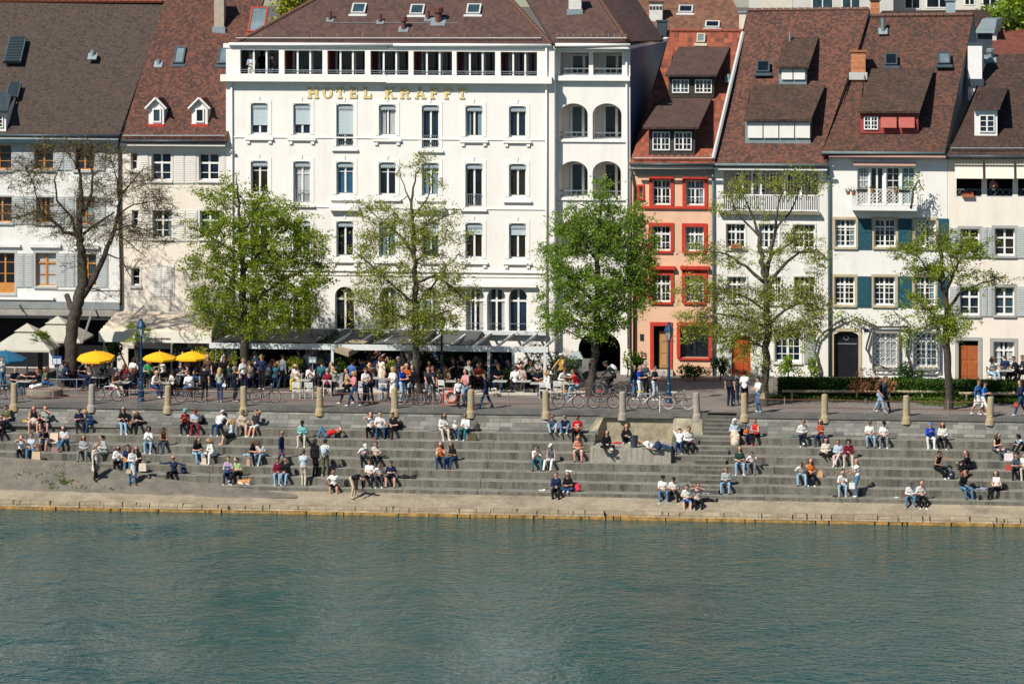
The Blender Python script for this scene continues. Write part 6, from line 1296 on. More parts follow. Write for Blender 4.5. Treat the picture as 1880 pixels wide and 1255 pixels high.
bpos = []
proto = None
for i, (x, yb, yt) in enumerate(bx):
    g = V((PX(x, 7.33), 7.33, ZP - .42)); bpos.append(g + V((0, 0, .17)))
    lab = 'stone bollard ' + blab[i]
    if proto is None:
        mb = MB(); mb.lathe(g, [(.27, 0), (.245, .30), (.19, .42), (.165, 1.40), (.15, 1.45), (.09, 1.475)], 14); proto = tag(mb.build('bollard', bst, loc=g, smooth=False), lab, 'bollard', 'stone bollards along the promenade edge')
    else:
        c = copy_tree(proto, loc=g, label=lab, rz=i * 1.3); c.rotation_euler.x = .03 * math.sin(i * 2.3); c.rotation_euler.y = .035 * math.cos(i * 1.7)
        if i in (8, 9, 0, 1): remat(c, bst, bst2)
for i in range(13):
    if i == 9: continue
    a, b_ = bpos[i], bpos[i + 1]; rt = root('railing', (a + b_) / 2 + V((0, 0, .25)), 'thin rusty two bar railing between the bollards ' + ('1 2 3'.split() and ['nearest the blue parasol', 'before the old bare tree', 'beside the blue lamp and yellow parasol', 'before the green tree', 'before the white chairs', 'before the group in royal blue and orange', 'beside the lifebuoy', 'before the dining tables', 'before the crowded bicycles', '', 'before the hedge and the man in white', 'before the copper bush', 'before the young tree'][i]) if i != 8 else 'thin rusty two bar railing in front of the parked bicycles by the stairs', 'railing', 'railings along the promenade edge')
    for z in (.62, 1.02): mb = MB(); mb.path([a + V((.1, 0, z)), a.lerp(b_, .5) + V((0, 0, z - .03)), b_ + V((-.1, 0, z))], .022, 6); mb.build('rail', rust, rt)
    m_ = a.lerp(b_, .5); mb = MB(); mb.path([m_ + V((0, 0, .2)), m_ + V((0, 0, 1.12))], .028, 6); mb.build('post', M('grey_post', (.25, .22, .19), .7, .3, 5) if i != 8 else whm, rt)
# ---- lifebuoy stand
g = V((PX(828, 8.2), 8.2, ZP)); rt = root('lifebuoy_stand', g, 'white and red framed lifebuoy box beside the promenade railing', 'lifebuoy stand'); w, hh = .44, .98
mb = MB(); fr_ = M('red_tube', (.50, .10, .07), .5, .2, 4)
for p, q in (((-w, .05), (-w, hh)), ((w, .05), (w, hh)), ((-w, hh), (w, hh)), ((-w, .14), (w, .14))): mb.path([g + V((p[0], 0, p[1])), g + V((q[0], 0, q[1]))], .025, 6)
mb.build('frame', fr_, rt); mb = MB(); mb.box(g.x - w + .03, g.x + w - .03, 8.26, 8.29, ZP + .17, ZP + hh - .03); mb.build('back_board', M('board_white', (.42, .44, .42), .6, .2, 3), rt)
mb = MB(); mb.torus(g + V((0, -.02, .55)), .27, .065, 22, 7); mb.build('lifebuoy', M('buoy_orange', (.62, .19, .12), .6, .15, 5), rt); mb = MB()
for a in (.785, 2.356, 3.927, 5.498): mb.torus(g + V((.27 * math.cos(a), -.02, .55 + .27 * math.sin(a))), .068, .008, 8, 4, T=Matrix.Rotation(-a, 3, 'Y') @ Matrix.Rotation(math.pi / 2, 3, 'X'))
mb.build('buoy_bands', white, rt)
# ---- menu boards
def menu(label, px, py, yb0, yb1, wpx, mat):
    g = G(px, py); rt = root('menu_board', g, label, 'menu board'); z0, z1 = P(px, yb1, g.y).z, P(px, yb0, g.y).z; w = wpx / 34 / 2; mb = MB(); mb.path([g, V((g.x, g.y, z1))], .025, 6); mb.build('post', ironm, rt)
    mb = MB(); mb.box(g.x - w, g.x + w, g.y - .06, g.y - .02, z0, z1); o = mb.build('board', mat, rt); mb = MB(); mb.box(g.x - w + .04, g.x - .02, g.y - .075, g.y - .061, z0 + .04, z1 - .14); mb.box(g.x + .02, g.x + w - .04, g.y - .075, g.y - .061, z0 + .04, z1 - .14); mb.build('menu_sheets', M('paper', (.55, .58, .58), .8, .1, 8), o)
menu('blue framed menu board on a post beside the old trunk', 105, 722, 653, 669, 18, M('sign_blue', (.03, .07, .2), .5)); menu('small grey menu board on a post by the white chairs', 574, 716, 655, 666, 14, ironm); menu('small blue grey sign on a post under the yellow parasols', 314, 722, 658, 664, 7, ironm)
# ---- round stone bench, planters
g = G(82, 728); mb = MB(); mb.lathe(g, [(.95, 0), (1.0, .08), (.98, .42), (.9, .46)], 24); o = root('stone_bench', g, 'round stone seat beside the old tree with a couple sitting on it', 'bench'); mb.build('seat', M('bench_stone', (.24, .2, .16), .9, .3, 2), o)
g = G(126, 720); rt = root('tree_guard', g, 'curved metal guard rail around the old tree trunk', 'tree guard'); mb = MB(); pts = [g + V((-1.05 + 2.1 * i / 14, -.75 + .12 * abs(i - 7) / 7, .80)) for i in range(15)]; mb.path(pts, .025, 6); mb.build('rail', ironm, rt)
for i in (0, 11): mb = MB(); mb.path([V((pts[i].x, pts[i].y, ZP)), pts[i]], .028, 6); mb.build('post', ironm, rt)
# ---- café furniture
redseat = M('red_cushion', (.48, .03, .05), .8, .1, 6)
def make_chair(name, label, mat, seatm, group):
    rt = root(name, (0, 0, 0), label, 'chair', group); mb = MB(); mb.box(-.22, .22, -.21, .21, .425, .45)
    mb.build('seat', seatm, rt); mb = MB()
    for z in (.66, .76, .86): mb.box(-.215, .215, .205 + (z - .45) * .12, .225 + (z - .45) * .12, z - .035, z + .035)
    mb.build('backrest', mat, rt)
    for sx in (-1, 1):
        mb = MB(); mb.path([(sx * .205, -.20, 0), (sx * .205, -.19, .425)], .016, 6); mb.build('leg', mat, rt); mb = MB(); mb.path([(sx * .205, .24, 0), (sx * .205, .205, .43), (sx * .215, .26, .90)], .016, 6); mb.build('leg', mat, rt)
    return rt
CH = {'W': make_chair('cafe_chair', 'white metal café chair', whm, whm, None), 'R': make_chair('cafe_chair', 'grey café chair with a red seat', ironm, redseat, None), 'D': make_chair('cafe_chair', 'dark café chair', M('dark_rattan', (.06, .05, .05), .8, .3, 6), M('dark_rattan', (.06, .05, .05)), None)}
CHU = set()
def chair(kind, loc, rz, label, group=None):
    if kind not in CHU:
        CHU.add(kind); o = CH[kind]; o.location = loc; o.rotation_euler = (0, 0, rz); o['label'] = label
    else: o = copy_tree(CH[kind], loc=loc, rz=rz, label=label)
    if 'group' in o and not group: del o['group']
    if group: o['group'] = group
    return o
def make_table(label, topm):
    rt = root('cafe_table', (0, 0, 0), label, 'table', None); mb = MB(); mb.box(-.38, .38, -.36, .36, .71, .74); mb.build('tabletop', topm, rt); mb = MB(); mb.path([(0, 0, 0.03), (0, 0, .71)], .03, 8); mb.build('pedestal', ironm, rt); mb = MB(); mb.lathe((0, 0, 0), [(.24, 0), (.22, .025), (.04, .04)], 12); mb.build('base', ironm, rt); return rt
TB = make_table('', M('table_top', (.42, .41, .36), .4, .1, 4)); tbu = [0]
def table(px, py, label, group=None, sc=1.):
    g = G(px, py)
    if not tbu[0]: tbu[0] = 1; o = TB; o.location = g; o['label'] = label
    else: o = copy_tree(TB, loc=g, rz=.0, label=label)
    if group: o['group'] = group
    elif 'group' in o: del o['group']
    return o, g
glassm = M('drinking_glass', (.35, .37, .34), .05, .2, 8); amber = M('amber_drink', (.5, .2, .03), .1, .1, 6); plate = M('plate', (.6, .6, .58), .3)
GLS = None
def drink(loc, label, mat=glassm, h=.15):
    mb = MB(); mb.lathe(loc, [(.028, 0), (.036, h)], 8); return tag(mb.build('drinking_glass', mat, loc=loc), label, 'glass', 'glasses on the terrace tables')
tabs = [(45, 724, 'table between the grey haired woman and the red haired woman'), (182, 716, 'table behind the first yellow parasol pole'), (226, 726, 'table between the man in brown and the red chair'), (302, 727, 'table in front of the blonde woman in white by the lamp'), (288, 706, 'table under the middle yellow parasol'), (326, 712, 'table under the yellow parasol near the black clad man'), (557, 722, 'white table between the blonde woman and the man in the navy cap'), (615, 724, 'table beside the woman in sage'), (690, 718, 'table behind the woman in black trousers'), (832, 724, 'table with a green drink behind the lifebuoy stand'), (918, 724, 'table in front of the woman in sunglasses and black'), (962, 724, 'table between the navy covered chair and the floral woman'), (987, 728, 'table in front of the bald man with food on it'), (1042, 728, 'table between the white shirt and the red top'), (20, 712, 'tall table under the blue parasol'), (1846, 704, 'table with the people behind the hedge')]
for x, y, lb in tabs:
    o, g = table(x, y, lb)
    drink(g + V((.12, -.05, .741)), 'glass on the ' + lb, amber if x in (182, 987) else glassm)
tdark = [(430, 702), (505, 704), (560, 700), (640, 704), (700, 700), (790, 706), (850, 700), (120, 704), (215, 704), (250, 700)]
for x, y in tdark: table(x, y, 'dim café table among the crowd in the terrace shade', 'dim tables in the terrace shade')
# spare white chairs
for x, y, rz, lb in ((545, 731, math.pi, 'empty white chair turned away in front of the blonde woman'), (568, 731, math.pi, 'empty white chair turned away in front of the man in the navy cap'), (667, 731, .3, 'empty white chair behind the walking group'), (998, 731, math.pi + .1, 'empty white chair behind the orange stained bollard'), (1024, 729, math.pi, 'empty white chair in front of the man in the white shirt'), (815, 727, 2.6, 'empty white chair above the lifebuoy stand'), (904, 728, 1.7, 'empty white chair beside the man in the navy jacket'), (1014, 733, 2.2, 'white chair beside the orange saddled bicycle')):
    chair('W', G(x, y), rz, lb)
# ---- bicycles
def make_bike(framem, saddlem, tyrem, label, rimm):
    rt = root('bicycle', (0, 0, 0), label, 'bicycle', 'bicycles parked along the railing')
    for x in (-.52, .52):
        mb = MB(); mb.torus((x, 0, .34), .325, .026, 26, 5); wh = mb.build('wheel', tyrem, rt); mb = MB(); mb.torus((x, 0, .34), .295, .014, 26, 4); mb.build('rim', rimm, wh); mb = MB()
        for k in range(14): a = 2 * math.pi * k / 14; mb.path([(x, 0, .34), (x + .3 * math.cos(a), 0, .34 + .3 * math.sin(a))], .0035, 3, cap=False)
        mb.path([(x, -.05, .34), (x, .05, .34)], .022, 7); mb.build('spokes', M('steel', (.45, .45, .45), .35, .1, 4, metal=.6), wh)
    mb = MB(); bb = (-.06, 0, .29); st = (-.20, 0, .78); hd = (.36, 0, .80); rw_ = (-.52, 0, .34)
    for p, q, r_ in ((bb, st, .025), (bb, (.37, 0, .68), .026), (st, hd, .024), (bb, rw_, .018), (st, rw_, .016)): mb.path([p, q], r_, 6)
    mb.path([hd, (.37, 0, .68)], .021, 7); mb.build('frame', framem, rt); mb = MB(); mb.path([(.37, 0, .68), (.43, 0, .5), (.52, 0, .34)], [.024, .021, .017], 6); mb.build('fork', framem, rt)
    mb = MB(); mb.path([hd, (.33, 0, .94)], .014, 6); mb.path([(.26, -.26, .98), (.36, -.2, .95), (.36, 0, .94), (.36, .2, .95), (.26, .26, .98)], .013, 6); mb.build('handlebar', M('steel', (.45, .45, .45)), rt)
    mb = MB(); mb.path([st, (-.225, 0, .88)], .013, 6); mb.hexa([(-.36, -.09, .87), (-.05, -.025, .88), (-.05, .025, .88), (-.36, .09, .87)], [(-.37, -.08, .93), (-.05, -.02, .915), (-.05, .02, .915), (-.37, .08, .93)]); mb.build('saddle', saddlem, rt)
    mb = MB(); mb.torus((-.06, -.035, .29), .09, .008, 16, 4); mb.path([(-.06, -.06, .29), (.05, -.06, .16)], .01, 5); mb.box(.0, .1, -.14, -.06, .15, .17); mb.path([(-.06, .06, .29), (-.17, .06, .42)], .01, 5); mb.box(-.22, -.12, .06, .14, .41, .43); mb.build('crank', M('steel', (.45, .45, .45)), rt)
    mb = MB(); mb.box(-.78, -.3, -.06, .06, .73, .745); mb.path([(-.74, .06, .73), (-.53, .06, .35)], .007, 4); mb.path([(-.74, -.06, .73), (-.53, -.06, .35)], .007, 4); mb.build('rear_rack', M('dark_metal', (.05, .05, .05), .5), rt)
    return rt
fbk = M('bike_black', (.015, .015, .018), .35, .1, 4); tyb = M('tyre', (.02, .02, .02), .8); tyw = M('tyre_cream', (.42, .40, .34), .7); sad = M('saddle_black', (.02, .02, .02), .6)
fb_sil = M('bike_silver', (.42, .43, .43), .3, .1, 4, metal=.5); fb_blu = M('bike_blue', (.06, .14, .22), .35, .1, 4); sor = M('saddle_orange', (.62, .22, .02), .6); spk = M('saddle_pink', (.62, .06, .10), .6); syl = M('saddle_yellow', (.65, .48, .02), .6); scr = M('saddle_cream', (.6, .56, .46), .6)
BK = make_bike(fbk, sad, tyb, 'long black touring bicycle with saddlebags before the green tree', M('rim_alu', (.4, .4, .4), .3))
bikes = [(487, 739, 0.04, fbk, sad, tyb, BK['label']), (198, 738, .03, fb_sil, sad, tyb, 'silver racing bicycle beside the bollard under the tilted yellow parasol'), (350, 738, .05, fbk, sad, tyb, 'grey city bicycle in front of the man in the white and red shirt'), (4, 740, 0, fbk, sad, tyb, 'black bicycle cut by the picture edge near the first bollard'), (782, 741, .1, fbk, sad, tyb, 'dark bicycle held by the man in a dark grey tee'), (1044, 751, .02, fb_sil, sor, tyb, 'bicycle with an orange saddle cover and a red bag'), (1108, 753, -.03, fbk, spk, tyb, 'dark bicycle with a bright pink saddle'), (1182, 755, .03, fb_sil, syl, tyb, 'silver bicycle with a bright yellow saddle'), (1245, 756, 0, fbk, scr, tyw, 'black roadster with cream tyres and a cream saddle by the stairs'), (752, 744, .15, fbk, sad, tyb, 'dark bicycle leaning near the man in light blue shorts')]
for i, (x, y, rz, fm, sm, ty, lb) in enumerate(bikes):
    g = G(x, y); g.y = max(g.y, 8.5); g = V((PX(x, g.y), g.y, ZP))
    if i == 0: BK.location = g; BK.rotation_euler = (0, 0, rz)
    else:
        c = copy_tree(BK, loc=g, rz=rz, label=lb)
        for a, b_ in ((fbk, fm), (sad, sm), (tyb, ty)):
            if a != b_: remat(c, a, b_)
rider_bike = copy_tree(BK, loc=G(1118, 728), rz=math.pi - .05, label='black mountain bike ridden by the helmeted cyclist by the gateway'); rider_bike.scale = (1.15, 1.15, 1.15)
# ---- bags, boxes and bits on the steps
def lvl(px, k, back=.25):
    Y = Y0 + TR * k
    for _ in range(3): Y = LY(k, PX(px, Y)) + back
    return V((PX(px, Y), Y, LZ(k) if k >= 0 else .74))
def grow(B, h=.03, k=.03):
    """one continuous skin round tapered bones: (a, b, ra, rb, slot) -> vertices, faces, slots"""
    A = np.array([b[0] for b in B], float); E = np.array([b[1] for b in B], float); ra = np.array([b[2] for b in B]); rb = np.array([b[3] for b in B]); sl_ = [b[4] for b in B]
    lo = np.minimum(A - ra[:, None], E - rb[:, None]).min(0) - 2.5 * h; hi = np.maximum(A + ra[:, None], E + rb[:, None]).max(0) + 2.5 * h
    n = np.ceil((hi - lo) / h).astype(int) + 1; ax = [lo[i] + h * np.arange(n[i]) for i in range(3)]; D = np.full(n, 9.0)
    def dist(Pp, i):
        ab = E[i] - A[i]; L2 = max(ab @ ab, 1e-9); t = np.clip(((Pp - A[i]) @ ab) / L2, 0, 1); return np.linalg.norm(Pp - A[i] - t[..., None] * ab, axis=-1) - (ra[i] + (rb[i] - ra[i]) * t)
    for i in range(len(B)):
        m = max(ra[i], rb[i]) + .10; l = np.minimum(A[i], E[i]) - m; u = np.maximum(A[i], E[i]) + m
        s = tuple(slice(max(0, int((l[j] - lo[j]) / h)), min(n[j], int((u[j] - lo[j]) / h) + 2)) for j in range(3))
        g = np.stack(np.meshgrid(*[ax[j][s[j]] for j in range(3)], indexing='ij'), -1); d = dist(g, i); o = D[s]; hh = np.clip(.5 + .5 * (o - d) / k, 0, 1); D[s] = o * (1 - hh) + d * hh - k * hh * (1 - hh)
    neg = D < 0; acc = np.zeros(tuple(n - 1) + (3,)); cnt = np.zeros(tuple(n - 1)); quads = []
    for a in range(3):
        s0 = [slice(None)] * 3; s1 = [slice(None)] * 3; s0[a] = slice(0, -1); s1[a] = slice(1, None)
        d0, d1 = D[tuple(s0)], D[tuple(s1)]; idx = np.argwhere(neg[tuple(s0)] != neg[tuple(s1)])
        if not len(idx): continue
        v0, v1 = d0[tuple(idx.T)], d1[tuple(idx.T)]; pos = idx.astype(float); pos[:, a] += v0 / (v0 - v1); b_, c = (a + 1) % 3, (a + 2) % 3; cells = []
        for db, dc in ((-1, -1), (0, -1), (0, 0), (-1, 0)):
            q = idx.copy(); q[:, b_] += db; q[:, c] += dc; cells.append(q); np.add.at(acc, tuple(q.T), pos); np.add.at(cnt, tuple(q.T), 1)
        for e in range(len(idx)):
            q = [tuple(cc[e]) for cc in cells]; quads.append(q if v0[e] < 0 else q[::-1])
    used = np.argwhere(cnt > 0); ids = -np.ones(tuple(n - 1), int); ids[tuple(used.T)] = np.arange(len(used)); vv = lo + h * acc[tuple(used.T)] / cnt[tuple(used.T)][:, None]
    faces = [tuple(int(ids[c]) for c in q) for q in quads]; cen = vv[np.array(faces)].mean(1)
    best = np.full(len(cen), 9.); lab = np.zeros(len(cen), int)
    for i in range(len(B)):
        d = dist(cen, i); mk = d < best; best[mk] = d[mk]; lab[mk] = sl_[i]
    return vv.tolist(), faces, lab.tolist()
BM = {}
def bcol(c, nm): return M('bag_' + nm, c, .8, .2, 6)
navy = (.012, .022, .06); blk = (.012, .012, .014)
def backpack(label, loc, col, nm, s=1., rz=0.):
    T = Matrix.Translation(loc) @ Matrix.Rotation(rz, 4, 'Z') @ Matrix.Scale(s, 4); rt = root('backpack', loc, label, 'backpack'); mb = MB(); mb.ell((0, 0, 0), (.17, .12, .24), 10, 7, T=T @ Matrix.Translation((0, 0, .22))); mb.build('body', bcol(col, nm), rt); mb = MB(); mb.ell((0, 0, 0), (.12, .06, .11), 8, 5, T=T @ Matrix.Translation((0, -.11, .15))); mb.build('pocket', bcol(tuple(c * 1.4 for c in col), nm + '_pocket'), rt); mb = MB()
    for sx in (-.08, .08): mb.path([T @ V((sx, .10, .42)), T @ V((sx, .17, .28)), T @ V((sx, .11, .05))], .014, 5)
    mb.path([T @ V((-.04, .02, .45)), T @ V((0, .02, .51)), T @ V((.04, .02, .45))], .011, 5); mb.build('straps', bcol((.02, .02, .02), 'strap'), rt); return rt
def tote(label, loc, col, nm, w=.16, h=.34, d=.09, cat='bag'):
    rt = root('tote_bag', loc, label, cat); x, y, z = loc; mb = MB(); mb.hexa([(x - w, y - d, z), (x + w, y - d, z), (x + w, y + d, z), (x - w, y + d, z)], [(x - w * .9, y - d * .5, z + h), (x + w * .85, y - d * .5, z + h * .96), (x + w * .85, y + d * .5, z + h), (x - w * .9, y + d * .5, z + h * .97)]); mb.build('body', bcol(col, nm), rt); mb = MB()
    for dy in (-.04, .04): mb.path([(x - w * .4, y + dy, z + h * .95), (x - w * .2, y + dy, z + h * 1.3), (x + w * .2, y + dy, z + h * 1.3), (x + w * .4, y + dy, z + h * .95)], .010, 5)
    mb.build('handles', bcol(tuple(c * .8 for c in col), nm + '_h'), rt); return rt
def jacket(label, loc, col, nm, s=1., seed=0):
    r = random.Random(seed + int(loc.x * 9)); a = r.uniform(-.3, .3); B = []
    for i in range(7): x, y = r.uniform(-.22, .22) * s, r.uniform(-.09, .11) * s; q = r.uniform(.05, .085) * s; e = r.uniform(-.13, .13) * s; B.append(((x, y, q * .45), (x + e, y + r.uniform(-.06, .06) * s, q * .5 + r.uniform(0, .05) * s), q, q * .7, 0))
    v, f, _ = grow(B, .022, .04); mb = MB(); mb.v = [V((q[0], q[1], max(q[2], .004))) + loc for q in v]; mb.f = f; mb.m = [0] * len(f); o = mb.build('folded_jacket', bcol(col, nm), loc=loc, smooth=True); return tag(o, label, 'jacket')
tote('yellow bag beside the woman in the black top', lvl(46, 6), (.62, .42, .05), 'yellow', .12, .18); tote('small white bag beside the yellow bag', lvl(53, 6), (.6, .6, .58), 'white', .08, .14)
tote('orange bag between the woman in light jeans and the blonde in black', lvl(238, 6), (.55, .18, .04), 'orange', .14, .18); tote('beige shopping bag on the step beside the couple', lvl(67, 2, .3), (.55, .40, .27), 'beige', .24, .5, .16, 'shopping bag')
mb = MB(); p = lvl(98, 4); mb.hexa([p + V((-.22, .0, 0)), p + V((.24, -.05, 0)), p + V((.24, .1, 0)), p + V((-.22, .15, 0))], [p + V((-.2, .15, .48)), p + V((.22, .1, .48)), p + V((.22, .16, .48)), p + V((-.2, .2, .48))]); rt = root('cardboard_box', p, 'beige open cardboard box between two people on the step', 'box'); mb.build('lid', bcol((.62, .46, .33), 'card'), rt); mb = MB(); mb.box(p.x - .3, p.x + .22, p.y - .3, p.y - .02, p.z, p.z + .05); mb.build('tray', bcol((.66, .56, .45), 'card2'), rt)
tote('mauve bag on the step below the woman in light blue jeans', lvl(101, 3), (.30, .16, .18), 'mauve', .2, .26); tote('cream paper bag held beside the black clad person', lvl(262, 1, .35) + V((0, 0, .1)), (.62, .53, .42), 'creambag', .2, .4)
backpack('navy and red backpack beside the bald man with outstretched arms', lvl(337, 1), navy, 'navy', .9, .3); backpack('black backpack behind the man in the maroon cap', lvl(371, 6, .5), blk, 'black', 1.2); tote('small colourful bag beside the man in white shorts', lvl(474, 6), (.2, .3, .25), 'green', .12, .16)
tote('small cream paper bag between the couple leaning together', lvl(375, 2, .3), (.62, .50, .36), 'cream', .12, .34); jacket('blue jacket lying behind the person in the white hoodie', lvl(399, 3), (.12, .22, .36), 'denimj', .9, 1); jacket('pale blue jacket on the step beside the black clad woman', lvl(452, 3), (.3, .42, .5), 'paleblue', .9, 2); jacket('teal jacket on the step beside the man in the white tee', lvl(489, 3), (.07, .2, .22), 'teal', 1., 3); tote('small brown paper bag at the feet of the leaning couple', lvl(456, 2), (.5, .3, .2), 'brownpaper', .09, .34)
jacket('grey and navy jacket beside the woman in beige trousers', lvl(797, 6), (.16, .17, .22), 'greyj', .95, 4); backpack('brown backpack lying beside the man in teal jeans', lvl(876, 6, .3), (.06, .045, .04), 'brown', 1., .9); tote('olive bag on the step beside the teal jeans', lvl(868, 5, .35), (.07, .065, .035), 'olive', .22, .36, .14); backpack('black backpack beside the man in the black tee', lvl(735, 6, .35), blk, 'black', 1.05, .4)
jacket('dark green jacket beside the man in the cream tee', lvl(707, 3), (.03, .05, .035), 'darkgreen', 1., 5); jacket('black coat spread on the step beside the bent man in navy', lvl(748, 1), blk, 'blackj', 1.5, 6); backpack('black bag behind the bending person', lvl(636, 0, .4), blk, 'black', .8, .5); tote('brown bag between the two men in jeans by the wall', lvl(1024, 6, .3), (.22, .07, .02), 'rustbag', .14, .16)
backpack('bright red backpack beside the cross legged woman', lvl(1061, 0, .3), (.58, .03, .06), 'redbag', .95, .2); jacket('white paper lying on the lowest step', lvl(996, 0), (.7, .68, .62), 'paperw', .75, 7); jacket('white food wrapping on the step beside the white capped person', lvl(1046, 2), (.66, .66, .62), 'wrap', .7, 8)
def plat(px, py): return G(px, py, ZN)
p = plat(1164, 821); rt = root('litter_bin', p, 'round dark grey litter bin on the concrete platform', 'bin'); mb = MB(); mb.lathe(p, [(.17, 0), (.21, .55), (.225, .56), (.225, .60)], 14); mb.build('body', M('bin_grey', (.045, .05, .06), .5, .2, 5), rt); mb = MB(); mb.lathe(p, [(.19, .603), (.19, .61)], 14); mb.build('opening', dark_iron, rt)
backpack('navy backpack standing on the platform beside the lying man', plat(1208, 826), navy, 'navy', 1.05); jacket('red jacket on the platform by the wall', plat(1134, 814), (.5, .02, .02), 'redj', .8, 9); tote('folded white paper on the platform edge', plat(1122, 826), (.7, .62, .52), 'paperfold', .1, .1, .04, 'paper bag')
jacket('white and black bag at the end of the seated four', lvl(1297, 0), (.3, .3, .3), 'bwbag', .7, 10); jacket('grey jacket behind the man with raised arms', lvl(1240, 5, .4), (.16, .17, .16), 'greyjk', .9, 11); jacket('blue jacket spread behind the man in grey', lvl(1345, 1, .35), (.06, .13, .24), 'bluejk', 1.0, 12); jacket('black bag on the step beside the man in grey jeans', lvl(1404, 3), blk, 'blackbag', .8, 13); backpack('black backpack between the two women and the child', lvl(1361, 6, .4), blk, 'black', .9)
jacket('small teal mat under the man in navy trousers', lvl(1459, 6, .15), (.05, .10, .11), 'mat', .7, 14); jacket('dark bag between the man in white and the woman in rust', lvl(1492, 6), blk, 'darkb', .75, 15); tote('tan bag beside the woman in the orange top', lvl(1505, 2), (.55, .30, .14), 'tan', .16, .32); jacket('black bag on the lowest step beside the woman with a bun', lvl(1534, 0), (.03, .03, .035), 'bagb', .75, 16)
jacket('clear plastic bags with food beside the capped man', lvl(1646, 0), (.5, .5, .5), 'plastic', .6, 17); mb = MB(); p = lvl(1656, 0, .2); mb.lathe(p, [(.035, 0), (.035, .17), (.014, .23), (.014, .28)], 8); tag(mb.build('bottle', bcol((.35, .03, .03), 'bottle'), loc=p), 'red bottle on the lowest step beside the capped man', 'bottle')
backpack('navy backpack with a yellow badge on the step below the reaching pair', lvl(1747, 2, .3), navy, 'navy', 1.0); mb = MB(); p = lvl(1747, 2, .3) + V((-.03, -.185, .26)); mb.ell(p, (.06, .02, .045), 8, 5); bd = mb.build('badge', bcol((.65, .42, .03), 'badge'), None, loc=p); bd.parent = [o for o in bpy.data.objects if o.get('label', '').startswith('navy backpack with a yellow')][0]; bd.location = p - V(ORG[bd.parent.name])
mb = MB(); p = lvl(1799, 0); mb.lathe(p, [(.075, 0), (.085, .22)], 10); mb.torus(p + V((.11, 0, .11)), .05, .012, 10, 4); tag(mb.build('drink_can', bcol(blk, 'can'), loc=p), 'black mug standing on the lowest step', 'mug')
jacket('blue and white bags between the red haired woman and the woman in black', lvl(1800, 1), (.22, .25, .36), 'mixbag', 1.1, 18); jacket('dark jacket beside the woman with raised knee', lvl(1842, 1), (.05, .02, .025), 'wine', .9, 19); tote('white shopping bag with a red pattern on the step', lvl(1852, 4, .35), (.66, .55, .55), 'redwhite', .24, .36, .14, 'shopping bag'); tote('red bag beside the woman in grey blue', lvl(1851, 3), (.5, .05, .04), 'redb', .12, .26); jacket('blue food boxes between the two women sitting sideways', lvl(1848, 5, .3), (.04, .07, .2), 'boxes', .6, 20); jacket('teal bottle bag between the reaching pair', lvl(1741, 3, .4), (.06, .18, .2), 'tealb', .6, 21); backpack('black bag on the terrace near the cross legged man', G(1296, 745), blk, 'black', .01) if False else None
# dog
def dog():
    p = lvl(449, 0, .35); rt = None; fur = M('ginger_fur', (.50, .24, .09), .9, .2, 8, .4, 60); fw = M('white_fur', (.66, .60, .52), .9, .1, 8)
    mb = MB(); B = [((-.26, 0, .13), (.12, 0, .14), .13, .14, 1), ((.12, 0, .14), (.26, -.02, .22), .12, .08, 1), ((.27, -.02, .27), (.36, -.05, .24), .085, .04, 1), ((-.26, 0, .10), (-.40, .02, .08), .05, .03, 1), ((.10, -.10, .06), (.28, -.14, .03), .05, .03, 0), ((.10, .08, .06), (.28, .08, .03), .05, .03, 0), ((-.22, -.12, .09), (-.05, -.16, .04), .085, .035, 0), ((.16, -.04, .12), (.24, -.06, .16), .08, .06, 0)]
    v, f, lab = grow(B, .022, .03); mb.v = [V(q) + p for q in v]; mb.f = f; mb.m = lab
    o = mb.build('dog', [fw, fur], loc=p, smooth=True); tag(o, 'ginger and white dog lying on the lowest step', 'dog'); mb = MB()
    for dy in (-.07, .03): mb.add([p + V((.24, dy - .03, .33)), p + V((.30, dy - .01, .33)), p + V((.26, dy + .03, .33)), p + V((.26, dy, .43))], [(0, 1, 3), (1, 2, 3), (2, 0, 3), (0, 2, 1)])
    mb.build('ear', fur, o)
# yellow crane mast beyond the roofs
rt = root('crane', P(523, 60, 75), 'yellow lattice crane mast showing between the roofs', 'crane'); mb = MB(); a = P(519, 26, 75); s = .35
for dx in (0, s):
    for dy in (0, s): mb.path([a + V((dx, dy, -8)), a + V((dx, dy, 6))], .06, 4)
for k in range(16): z = -8 + k * .85; mb.path([a + V((0, 0, z)), a + V((s, 0, z + .85))], .04, 4); mb.path([a + V((s, 0, z)), a + V((s, s, z + .85))], .04, 4)
mb.build('mast', M('crane_yellow', (.75, .42, .01), .5), rt)
# flower pots on the lattice balcony
for i, (x, y, c) in enumerate(((1557, 351, 0), (1567, 352, 0), (1602, 347, 1), (1645, 348, 1), (1583, 347, 2), (1660, 348, 2))):
    p = P(x, y, Yr - .95); rt = root('flower_pot', p, ('terracotta pot hanging outside the lattice balcony corner', 'terracotta pot inside the lattice balcony corner', 'terracotta pot in the middle of the lattice balcony rail', 'terracotta pot near the vine on the lattice balcony', 'dark window box on the lattice balcony rail', 'dark planter under the vine on the lattice balcony')[i], 'flower pot'); mb = MB()
    if c < 2: mb.lathe(p, [(.09, -.2), (.13, 0)], 9)
    else: mb.box(p.x - .3, p.x + .3, p.y - .08, p.y + .08, p.z - .16, p.z)
    mb.build('pot', M('terracotta', (.36, .12, .06), .8, .2, 5) if c < 2 else dark_iron, rt); mb = MB(); r = random.Random(i)
    for _ in range(40): leaf(mb, p + V((r.gauss(0, .1 if c < 2 else .25), r.gauss(0, .06), abs(r.gauss(0, .09)))), r.uniform(.06, .11), r)
    mb.build('foliage', lf_h, rt)
